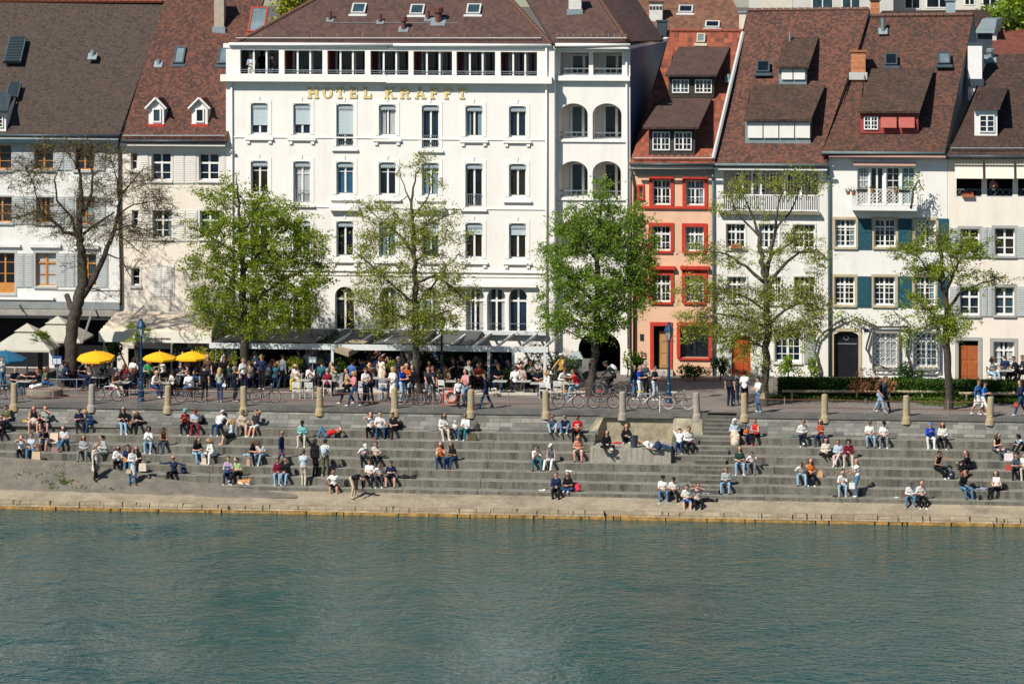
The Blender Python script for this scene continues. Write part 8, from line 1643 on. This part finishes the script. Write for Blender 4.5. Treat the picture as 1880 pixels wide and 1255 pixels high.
# px | where | pose | arms | yaw | top | bottom | hair | flags | label
# flags: f woman, T long sleeves, N no sleeves, h shorts, H short shorts, k skirt, l long, w wide trousers, B barefoot, S sunglasses, W white shoes, R red shoes, F bent forward, c child, D/Q/P skin, b backpack
PEOPLE = '''
2|L5|sit|lap|0|black|black|ds|T|person in black cut by the edge of the steps below the olive tee
11|L6|sit|lap|-20|olive|djeans|ks||person in olive tee and dark jeans at the very end of the top step
62|L6|sit|rest|10|black|sand|rl|fNkBP|sunburnt red haired woman in black top and beige skirt on the top step
84|L6|sit|face|-5|sage|black|w0|hPS|bald person in sage tee and black shorts touching their face
145|L6|sit|hold|20|navy|char|ds||man in navy tee and charcoal trousers turned to the blonde in denim
166|L6|sit|lap|-45|djeans|djeans|ou|fTF|blonde woman in dark denim leaning forward beside the navy tee man
226|L6|sitl|hold|15|black|ljeans|kl|fSW|black haired woman in black tee with pale jeans stretched out
255|L6|sit|lap|-30|black|black|ol|fF|woman with long blonde hair in black bending over beside the orange bag
273|L4|sit|phone|5|white|ljeans|ka|fTSW|curly haired woman in white top and pale jeans with sunglasses
301|L4|sit|hold|-20|black|slate|ks|NQ|tanned man in black sleeveless top and slate trousers
39|L3|sit|face|10|white|black|bl|fN|long haired woman in white sleeveless top and black trousers resting her chin
57|L3|sit|lap|5|pale|jeans|ks|N|person in pale blue sleeveless top and jeans next to the shopping bag
82|L4|sit|hold|0|dnavy|ljeans|ks|hF|dark haired person in navy tee and light shorts bent over a snack
118|L4|sitx|lap|-10|white|jeans|dm|f|dark haired woman in white tee and jeans with crossed legs beside the cardboard box
154|L3|sit|lap|0|lgrey|grey|al|fTw|auburn haired woman in light grey hoodie and wide grey trousers
189|L3|sit|lap|-60|lgrey|sage|kp|fT|dark ponytailed woman in light grey sweater sitting sideways behind the beige coat
181|L3|sit|lap|0|white|white|rs|cT|red haired toddler in white jacket beside the woman in light grey
175|R881|stand|side|60|cream|black|gm|fTl|person in long cream coat with black bag standing on the gravel ramp
216|L2|sit|hold|20|white|black|dm|fTS|woman in white jacket and black trousers with sunglasses above the ramp
235|L2|sit|lap|15|navy|jeans|ks||person in navy tee with orange bag behind the standing white coat
251|L2|sit|lap|-10|black|black|kl|f|dark haired person in black behind the standing white coat
243|R889|stand|hold|30|white|jeans|dl|fTlw|woman in long white coat and flared jeans standing on the gravel ramp
318|L1|sitx|out|-10|navy|black|d0|TS|bald man in navy sweater stretching both arms wide
340|L6|sit|phone|5|maroon|black|ds:mint|fWQ|person in maroon top with bright turquoise cap looking at a phone
359|L6|sit|lap|10|pale|maroon|bs:maroon|R|man in pale blue shirt with maroon cap, maroon trousers and red shoes
401|L6|sitr|back|-15|white|djeans|bs:white|TW|person in white shirt and dark jeans lounging back against the wall
422|L5|sit|lap|-75|pale|black|ol|fTkB|barefoot woman with long blonde hair in pale shirt and black skirt facing sideways
447|L6|sit|rest|0|sand|sand|bs|hSW|man in sand coloured tee and shorts with sunglasses and white shoes
468|L6|sitl|face|-15|char|white|bs|hW|man in charcoal tee and white shorts holding his head
362|L3|sit|hold|35|black|ljeans|dl|fF|dark haired woman in black tee and pale jeans bending towards the white hoodie
388|L3|sit|hold|-40|white|white|ol|fTFW|blonde person all in white hoodie and trousers bending towards her neighbour
419|L1|sit|hold|5|lilac|navy|ks|fW|dark haired woman in lilac top holding a deep blue folder
436|L1|sitx|lap|-25|lime|black|kp|fW|woman with dark ponytail in lime top and black trousers beside the dog
467|L3|sit|lap|25|black|black|bl|fF|woman in black with long brown hair leaning on the man in white
479|L3|sit|lap|-20|white|ljeans|bs|FW|man in white tee and pale jeans leaning over the woman in black
516|S2|walk|side|70|navy|djeans|g0|TQ|balding man in navy jacket carrying a red jacket across the steps
555|L5|sit|lap|0|mint|sand|ks|TDW|dark skinned man in mint jacket and sand trousers
597|L5|lie|head|-90|red|jeans|ks|K|person in red top lying on the step with knees up
510|L1|sit|lap|10|maroon|ljeans|ks|fTW|dark haired woman in maroon top and pale jeans beside the person in black jacket
523|L1|sit|lap|-10|black|ljeans|ks|T|person in black jacket and pale jeans looking down beside the maroon top
557|S0|stand|hold|175|pale|sand|bs|TW|man in pale blue shirt and sand trousers standing with his back to the river
578|S1|stand|side|150|black|black|dm|fT|dark haired woman in black standing with the man in the navy cap
597|S1|stand|hold|170|white|olive|ds:navy|Wb1|man in white tee, olive trousers and navy cap carrying a pale backpack
613|L0|sit|hip|5|white|black|bs|hB|barefoot man in white tee and black shorts at the quay
650|Q914|bend|down|60|black|beige|ds|TB|barefoot person in beige trousers bending down at the quay
680|L6|sit|face|10|white|black|bl|fR|long haired woman in white tee and black trousers with red shoes
698|L6|sit|rest|10|white|djeans|ks||man in white tee and dark jeans between the long haired woman and the black tee
721|L6|sit|lap|-30|black|black|ks||man with thick black hair in black tee holding a jacket on his knees
668|L3|sit|lap|20|white|dnavy|ws:white|FP|white haired man in white tee and cap bending forward
691|L3|sit|lap|0|cream|black|ks||dark haired man in cream tee and black trousers next to the white cap
678|L1|sit|lap|0|white|black|ds||man in white tee and black trousers, first of the row beside the bending person
697|L1|sit|lap|5|white|char|bs|FW|man in white tee and charcoal trousers between the white tee and the navy tee
718|L1|sit|lap|0|navy|black|ks|hF|dark haired man in navy tee and shorts with head bowed to his knees
814|L6|sit|hold|25|white|sand|dl|fTWS|dark haired woman in white sweater and sand trousers beside the child in a cap
836|L6|sit|lap|0|white|navy|bs:cream|c|child in white with cream cap between two adults on the top step
854|L6|sit|hold|-25|white|teal|bs|TSW|man in white shirt and teal jeans turned to the child in the cap
809|L3|sit|phone|5|orange|djeans|bl|fN|brown haired woman in orange top and dark jeans looking at her phone
831|L3|sit|hold|-35|black|djeans|kl|fQ|black haired woman in black vest turned towards the orange top
1014|L6|sitk|lap|10|slate|ljeans|bs|S|man in slate tee hugging his knees in pale jeans on the top step
1036|L6|sitk|lap|-5|dnavy|jeans|ds|SW|man in dark navy tee with knees up and arms crossed against the wall
1060|L6|sit|lap|0|red|black|ks|QJ|man in red numbered jersey and black trousers looking down
1062|L4|sit|lap|0|coral|sand|os|fNhP|person in coral top, royal blue cardigan and sand shorts below the red jersey
985|L3|sit|phone|10|white|teal|ks|F|dark haired man in white tee and teal jeans bending over a phone
1011|L3|sit|down|-15|slate|white|bs:white|N|person with white cap, slate top and white trousers reaching down
1021|L0|sit|lap|5|navy|black|bs|TB|barefoot man in navy sweater and black trousers with feet over the quay
1040|L0|sitc|lap|-10|black|djeans|bl|fW|long haired woman in black tee sitting cross legged beside the red backpack
1115|N825|sitc|lap|15|black|black|dl|fT|long haired woman in black sitting cross legged at the platform edge
1150|N813|sitk|hold|5|black|black|al|fTW|auburn haired woman in black jacket sitting against the niche wall
1200|N825|lie|side|90|white|djeans|as||person in white tee and dark jeans lying flat on the platform
1247|L5|sitr|head|0|white|djeans|bs|B|man in white tee lounging with both arms behind his head
1265|L5|sit|lap|15|white|black|ds|T|dark haired person in white sweater beside the lounging man by the narrow stairs
1217|L0|sit|lap|5|white|jeans|ks:dnavy|W|person in raglan white tee, jeans and dark cap on the lowest step
1237|L0|sit|lap|0|white|black|ks|WF|dark haired person in white tee and black trousers beside the raglan tee
1261|B0|sit|lap|5|white|blue|ks|hfB|dark haired person in white tee and blue shorts sitting lowest at the quay
1281|B0|sit|face|10|palepink|black|bu|fSN|woman in pale pink top with sunglasses sitting lowest at the quay
1333|L1|sit|lap|-5|lgrey|ljeans|bs|T|man in light grey hoodie and pale jeans alone in front of the blue jacket
1349|L6|sit|lap|5|pale|sand|ds:white:scarf|fTkl|woman in white headscarf, pale blue top and long sand skirt
1371|L6|sit|lap|25|orange|navy|bs:royal|c|small child in orange top and royal blue cap
1386|L6|sit|hold|-35|red|black|bs|fNR|woman in red sleeveless top, black trousers and red shoes beside the child
1358|L3|sit|lap|5|dgreen|ljeans|al|W|long auburn haired person in dark green tee and pale jeans
1382|L3|sit|face|-5|white|grey|ks|F|dark haired person in white tee and grey trousers with head in hand
1474|L6|sitx|lap|15|white|dnavy|bs|SWT|man in white shirt and navy trousers with crossed legs and sunglasses
1506|L6|sit|cross|-5|rust|djeans|dm|fN|dark haired woman in rust sleeveless top and jeans with crossed arms
1517|L4|sitc|lap|5|cream|black|ka|fT|person with black curls in cream cardigan sitting cross legged
1539|L4|sitx|lap|-5|pale|palepink|ds|WT|person in pale denim shirt and pale pink trousers next to the patterned sweater
1558|L4|sit|hold|0|maroon|sand|ka|TW|curly haired man in maroon patterned sweater and sand trousers
1597|L6|sit|lap|10|white|ljeans|ds|S|man in white tee and pale jeans with sunglasses beside the black cap
1623|L6|sit|lap|0|white|grey|ks:black|W|man in white tee and grey jeans with black cap looking down
1472|L2|sit|lap|0|white|ljeans|bs|F|man in white tee and pale jeans beside the woman in the orange top
1488|L2|sit|lap|10|orange|black|al|fNW|auburn haired woman in orange strap top and black trousers
1547|L1|sit|hold|0|white|ljeans|ku|fB|barefoot woman with dark hair bun in white tee and pale jeans
1574|S0|stand|reach|-70|white|jeans|d0|W|man in white tee and jeans standing beside the woman with the bun
1708|L6|sit|phone|5|royal|white|gs:blue|TW|person in royal blue sweatshirt, white trousers and blue cap
1731|L6|sit|lap|-5|white|black|al|fTW|long auburn haired woman in white top and black trousers beside the royal blue sweatshirt
1672|L0|sit|lap|0|white|jeans|ds:slate|TB|person in white long sleeves, jeans and slate cap dangling feet over the quay
1691|L0|sit|lap|15|white|black|au|fW|woman in white top and black trousers with pinned up hair at the quay
1724|L3|sit|reach|50|black|black|ks|NQW|tanned man in black sleeveless top reaching towards the woman opposite
1768|L3|sitc|reach|-70|black|black|al|fT|long auburn haired woman in black reaching towards the man opposite
1772|L1|sit|face|30|black|jeans|rm|fT|woman with bright red hair in black top and jeans
1828|L1|sitx|face|-30|white|black|bl|fN|brown haired woman in white and black with one knee raised
1831|L5|sit|hold|40|black|slate|bl|fNH|brown haired woman in black halter top and shorts facing her friend
1869|L5|sitk|hold|-60|pale|black|km|fF|black haired woman in pale blue shirt leaning over the food boxes
1866|L3|sit|hold|0|slate|black|ds|f|person in slate tee and black trousers beside the red bag
1880|L3|sit|lap|0|white|sand|ds|W|person in sand trousers cut by the picture edge beside the slate tee
3|G716|stand|side|60|white|jeans|bs||person in white shirt standing under the deep blue parasol
27|G724|chair|reach|60|dnavy|jeans|gs||grey haired woman in navy tee at the table beside the first bollard
68|G727|chair|reach|-60|dnavy|white|rs|fW|red haired woman in navy top and white trousers on the round stone seat
84|G722|chair|lap|120|olive|blue|am|f|person in olive top and blue skirt sitting on the round stone seat
177|G714|chair|face|30|white|dnavy|bs|f|person in white top at the table under the tilted yellow parasol
205|G714|chair|hold|-50|lgrey|dnavy|ks||person in white and grey stripes at the table under the tilted yellow parasol
211|G727|chair|hold|60|brown|sand|ks||man in brown tee and sand trousers on a red seated chair
243|G724|chair|hold|-60|dnavy|djeans|al|fT|long red haired woman in dark navy beside the blue lamp post
229|G715|chair|lap|180|maroon|black|al|f|person with big dark red hair seen from behind near the lamp
285|G728|chair|hold|60|white|djeans|op|fW|woman with blonde ponytail in white tee under the middle yellow parasol
319|G727|chair|lap|180|cream|black|dl|fT|person with cream cardigan seen from behind by the yellow pole
347|G730|chair|hold|200|white|jeans|bs|T|person in white shirt on a red chair seen from behind near the bicycle
276|G704|chair|hold|30|black|black|rs||red haired person in black in the row behind the yellow parasols
272|G708|chair|hold|10|green|black|ks:red||person in green top and red cap behind the lamp post
298|G706|chair|reach|-40|white|dnavy|dm|f|person in white tee reaching over the table under the middle parasol
375|G735|stand|side|170|black|black|ks||person all in black standing beside the yellow green shrub
403|G738|stand|hold|175|sage|djeans|ol|fTW|blonde woman in sage sweater and dark jeans with a white handbag
411|G717|stand|up|40|black|black|ds|Q|waiter in black raising a hand behind the blonde woman in sage
430|G737|stand|hold|120|dnavy|dnavy|gs|W|grey haired man all in navy standing with his back to the river
446|G722|stand|side|40|white|dnavy|bs||man in white polo and navy trousers standing by the green tree
480|G714|stand|hip|10|navy|black|gs|fTW|woman in navy sweater with white hem standing by a grey planter
500|G708|chair|hold|120|sand|black|bs||person in sand shirt behind the woman in the navy sweater
519|G712|stand|side|150|grey|black|ks|T|dark haired person in grey coat standing in the shade
543|G717|chair|hold|0|white|yellow|ol|fNS|blonde woman in white and yellow facing the river at the white table
570|G718|chair|phone|0|white|dnavy|ks:dnavy||man in white tee and navy cap photographing at the white table
564|G702|stand|up|20|white|black|bs|T|waiter in white with a raised arm behind the menu board
591|G712|chair|lap|180|teal|black|ks||person in teal top seen from behind beside the menu board
601|G727|chair|lap|185|maroon|black|gs||person in maroon tee with white print seen from behind on a white chair
612|G721|chair|face|-20|sage|brown|om|f|blonde woman in sage top at the table beside the maroon tee
605|G704|stand|side|160|blue|white|ds|T|man in blue shirt standing with his back turned in the shade
638|G742|walk|swing|-70|tan|black|dp|fTW|woman in tan jacket and black trousers walking along the promenade
652|G746|walk|hold|-60|pink|djeans|om|fW|blonde person in pink and navy walking in dark jeans and white shoes
671|G740|stand|hold|30|white|dnavy|bs||man in white tee standing among the walking group
678|G739|walk|hold|-150|rose|black|al|f|woman in rose top and black trousers behind the man in white
700|G716|stand|up|150|cream|cream|am|fTl|auburn haired woman in long cream cardigan with a raised hand
698|G700|stand|hold|0|black|black|bs|T|bearded waiter in black standing in the dark doorway
679|G706|stand|side|160|taupe|black|bl|fT|person with long brown hair in taupe standing in the shade
670|G700|stand|side|170|navy|black|bs|T|man in navy standing deep in the pergola shade
646|G710|chair|lap|170|blue|black|ds||person in blue top seen from behind in the pergola shade
705|G733|chair|lap|170|grey|jeans|d0|P|bald man in grey tee seen from behind on a white chair
722|G739|stand|hold|-40|white|white|ol|fl|blonde woman in long white dress beside the bald man in grey
731|G720|stand|side|60|slate|djeans|gs||grey haired man in slate shirt behind the blonde in the white dress
738|G739|stand|hold|60|royal|sky|b0|P|man in royal blue tee and light blue shorts beside the bollard
746|G733|stand|hold|20|orange|black|om|f|blonde woman in orange top with a white bag beside the royal blue tee
758|G733|stand|side|-30|black|black|dm|fT|person in black coat standing against the thin tree trunk
786|G739|stand|bars|20|char|grey|bs||man in dark grey tee holding a bicycle
795|G735|stand|side|-20|dnavy|black|bs||person in dark navy tee behind the man with the bicycle
836|G718|stand|reach|-30|black|black|ds|F|waiter in black polo leaning over a table
848|G714|stand|hold|-40|black|black|ks||person in black beside the leaning waiter
860|G726|stand|hold|170|sage|black|w0|P|bald man in pale sage tee seen from behind
873|G702|chair|face|0|black|black|rs|P|red faced person in black in the shade behind the bald man
841|G748|walk|side|30|white|dnavy|dm|fTc2|girl in white vest and dark trousers beside the lifebuoy stand
855|G745|stand|hold|-30|pink|ljeans|dm|fN|woman in pink strap top and pale jeans beside the girl in white
864|G747|stand|hold|-20|slate|slate|os|c|small fair haired child behind the stained bollard by the lifebuoy
893|G750|walk|swing|-75|dnavy|djeans|ds|Tb3|man in navy jacket and jeans with a black backpack walking along the railing
915|G719|chair|lap|0|black|djeans|bs|S|person in black top and sunglasses facing the river at the terrace table
946|G722|chair|lap|180|white|dnavy|bs|T|person in white seen from behind on a navy covered chair
957|G719|chair|face|-20|palepink|sand|ol|f|blonde woman in pale floral top beside the navy covered chair
878|G716|chair|lap|0|rust|black|ds||person in dark red top behind the man in the navy jacket
811|G718|chair|hold|20|mustard|black|bs||person in mustard and red behind the table with a green drink
818|G721|chair|face|-10|tan|black|ds|f|person in tan strap top at the table with a green drink
922|G701|stand|side|170|dnavy|black|dl|fT|long haired person standing by the sunlit wall under the pergola
988|G722|chair|lap|0|dnavy|black|g0|S|bald man in navy tee and sunglasses at the table with food
1006|G728|chair|hold|-60|white|dnavy|ol|fTP|blonde woman in white sweater with a pink jacket on her lap
1034|G722|chair|reach|40|white|sand|bs|TS|man in white shirt leaning across to the red top
1054|G728|chair|reach|-60|red|ljeans|dm|fW|woman in bright red top and pale jeans leaning on the table
1031|G714|stand|bars|-30|mustard|black|ds:white:hel|b1|cyclist in mustard top and white helmet standing behind the terrace
1120|G728|ride|bars|-90|char|black|ds:slate:hel|TQb2|cyclist in dark clothes and helmet riding with a white backpack
1163|G733|stand|side|60|dnavy|jeans|kl|fTW|dark haired woman in navy jacket and jeans by the laurel bush
1174|G734|stand|hold|70|royal|white|gs|W|grey haired man in royal blue polo and white trousers
1184|G728|stand|hold|30|slate|black|ws:lgrey|T|person with grey cap half hidden behind the royal blue polo
1201|G735|stand|hold|60|char|pale|ks|W|person in dark sports jersey and pale trousers by the blue lamp
1340|G745|stand|side|160|char|dnavy|bs||man in charcoal tee and dark trousers with his back to the river
1352|G742|stand|hold|-10|grey|grey|bs|SW|man in grey striped tee and grey trousers facing the river
1367|G748|stand|hold|175|white|dnavy|ks||person in white tee seen from behind at the stair top bollard
1393|G757|stand|hold|-60|white|jeans|ks|W|person in white tee with tan bag and jeans beside the sycamore trunk
1615|G758|walk|swing|65|black|ljeans|am|fWw|woman in black tee and wide pale jeans walking past the copper bush
1624|G755|walk|side|65|slate|char|bs|T|person in slate half hidden behind the woman in wide jeans
1795|G762|walk|side|60|blue|white|bs|TWk|person in denim jacket and white skirt walking beside the bright blue tee
1806|G764|walk|hold|60|bright|white|ks|hW|man in bright blue tee and white shorts by the last bollard
1874|G763|walk|hold|-70|navy|djeans|bl|fTW|brown haired person in navy and white with a red bag at the picture edge
1822|G703|chair|reach|50|white|sky|kl|fQ|long black haired person in white behind the hedge
1845|G700|chair|lap|180|navy|black|bs|T|person in navy sitting between two others behind the hedge
1863|G703|chair|hold|-60|black|black|ds|T|person in black sitting at the table end behind the hedge
1879|G701|chair|hold|-60|char|black|bs|T|person at the picture edge behind the hedge
'''
chairless = {'68', '84'}
REDC = {'211', '285', '347', '243'}; WHC = {'601', '705', '543', '570'}
count = 0
for line in PEOPLE.strip().split('\n'):
    a = line.split('|'); px = float(a[0]); loc = place(a[1], px); fl = a[7 + 1]
    sc = .62 if ('c' in fl and 'c2' not in fl) else .85 if 'c2' in fl else 1.0
    if a[2] in ('sitc', 'sitk', 'lie') and a[1][0] == 'L': loc = loc + V((0, .12 if a[2] != 'lie' else .35, 0))
    if a[2] == 'ride': loc = G(px, 728)
    person(loc, a[2], a[3], float(a[4]), a[5], a[6], a[7], fl.replace('c2', '').replace('K2', ''), a[9], scale=sc)
    if a[2].startswith('chair') and a[0] not in chairless:
        k = 'R' if a[0] in REDC else 'W' if a[0] in WHC else 'D'; short = ' '.join(a[9].split()[:9])
        nm = {'R': 'red seated chair under the ', 'W': 'white chair under the ', 'D': 'dark chair under the '}[k]
        chair(k, loc + V((0, .05, 0)), R(float(a[4])), nm + short)
# two people on the hotel's top balcony, one at the striped awning window
zb = rect(441, 94, 512, 138, Yf)[2] - .70
person(V((PX(461, Yf + .5), Yf + .52, zb)), 'stand', 'hold', -5, 'pale', 'sand', 'bs:lime', 'b3', 'person in pale tee and lime cap standing at the first balcony opening of the hotel')
person(V((PX(500, Yf + .5), Yf + .52, zb)), 'stand', 'hip', -60, 'black', 'djeans', 'ds', 'T', 'person in black vest standing at the first balcony opening looking sideways')
person(V((PX(1823, Yr + .6), Yr + .6, rect(1812, 322, 1859, 361, Yr)[2] - .75)), 'stand', 'hold', 20, 'pink', 'navy', 'gs', 'f', 'person in pink top at the window under the middle striped awning')
person(V((PX(1033, Yw + .7), Yw + .7, rect(1027, 296, 1079, 362, Yw)[2])), 'stand', 'lap', 40, 'char', 'black', 'ds', 'T', 'person in dark clothes inside the second arched balcony', scale=.8) if False else None
# the crowd in the shade
rr_ = random.Random(99); tops = ['black', 'char', 'navy', 'slate', 'white', 'taupe', 'grey', 'dgreen', 'blue', 'maroon', 'brown', 'lgrey', 'teal']
for i in range(104):
    px = rr_.choice([rr_.uniform(425, 560), rr_.uniform(560, 980), rr_.uniform(110, 260), rr_.uniform(330, 420), rr_.uniform(600, 980), rr_.uniform(480, 700)]); py = rr_.uniform(697, 711) if i < 44 else rr_.uniform(703, 714); g = G(px, py); sit = rr_.random() < .9; yw = rr_.choice((0, 60, -60, 120, -120, 180)) + rr_.uniform(-20, 20)
    lab = 'person seated among the crowd deep in the terrace shade' if sit else 'person standing among the crowd deep in the terrace shade'
    random.seed(i); n0 = len(LABS)
    o = person(g, 'chair' if sit else 'stand', rr_.choice(('lap', 'hold', 'face', 'reach') if sit else ('side', 'hold')), yw, rr_.choice(tops), rr_.choice(('black', 'djeans', 'char', 'navy')), rr_.choice(('ks', 'ds', 'bl', 'dm', 'gs', 'ol', 'bs', 'am', 'kp')), 'f' if rr_.random() < .5 else '', lab, 'people seated in the terrace shade' if sit else 'people standing in the terrace shade')
    if sit: chair('D', g + V((0, .05, 0)), R(yw), 'dark café chair under a person deep in the terrace shade', 'dark chairs in the terrace shade')
# the remaining prototypes that were never placed would sit at the origin: drop them
for k, o in list(CH.items()):
    if k not in CHU:
        for q in list(o.children_recursive) + [o]: bpy.data.objects.remove(q)
# carried things
def held(px, code, dz, dx, dy=-.1): p = place(code, px); return p + V((dx, dy, dz))
jacket('red jacket over the arm of the balding man', held(516, 'S2', .62, .12, -.12), (.55, .015, .02), 'redarm', .62, 31)
mb = MB(); p = held(419, 'L1', .22, .0, -.22); mb.box(p.x - .16, p.x + .16, p.y - .02, p.y + .02, p.z, p.z + .3); o = mb.build('folder', M('folder_blue', (.03, .09, .2), .5), loc=p); tag(o, 'deep blue folder held by the woman in lilac', 'folder')
tote('black shoulder bag of the person in the cream coat', held(178, 'R881', .60, .05, -.22), blk, 'black', .13, .2); tote('tan handbag of the woman in the long white coat', held(239, 'R889', .62, -.03, -.22), (.5, .34, .2), 'tanb', .13, .2); tote('orange bag on the lap of the person in navy', held(233, 'L2', .16, 0, -.25), (.6, .2, .03), 'orange', .12, .14); tote('white carrier bag hanging from the standing man in jeans', held(1566, 'S0', .45, -.05, -.15), (.66, .64, .6), 'carrier', .15, .3); tote('white handbag of the blonde woman in sage', held(412, 'G738', .85, 0, -.05), (.6, .58, .55), 'white', .1, .14); tote('white paper bag carried by the woman in orange', held(752, 'G735', .75, .05, -.25), (.68, .67, .64), 'white', .12, .2); tote('tan bag on the hip of the person in white by the sycamore', held(1396, 'G757', .75, .1, -.1), (.36, .26, .15), 'tanhip', .14, .3); tote('red bag of the navy and white walker', held(1865, 'G763', .5, 0, -.15), (.55, .06, .04), 'redb', .1, .2)
jacket('pink jacket on the lap of the blonde woman in white sweater', held(1003, 'G728', .56, -.1, -.2), (.55, .10, .22), 'pinkj', .7, 33); jacket('royal blue cardigan round the person in the coral top', held(1062, 'L4', .30, .0, .24), (.02, .06, .28), 'cardigan', .7, 34); jacket('white jacket on the lap of the auburn woman in the niche', held(1152, 'N813', .30, .02, .0), (.62, .58, .5), 'wj', .6, 35)
print('people', len(LABS))
allab = {}
for o in bpy.data.objects:
    if o.parent is None and o.get('label'):
        l = o['label']; n = len(l.replace('-', ' ').split())
        if n > 16 or n < 4: print('LABEL LEN', n, l)
        if not o.get('group') or 'shade' not in o.get('group'): allab.setdefault(l.lower(), []).append(o.name)
for l, v in allab.items():
    if len(v) > 1: print('DUP', l, v)
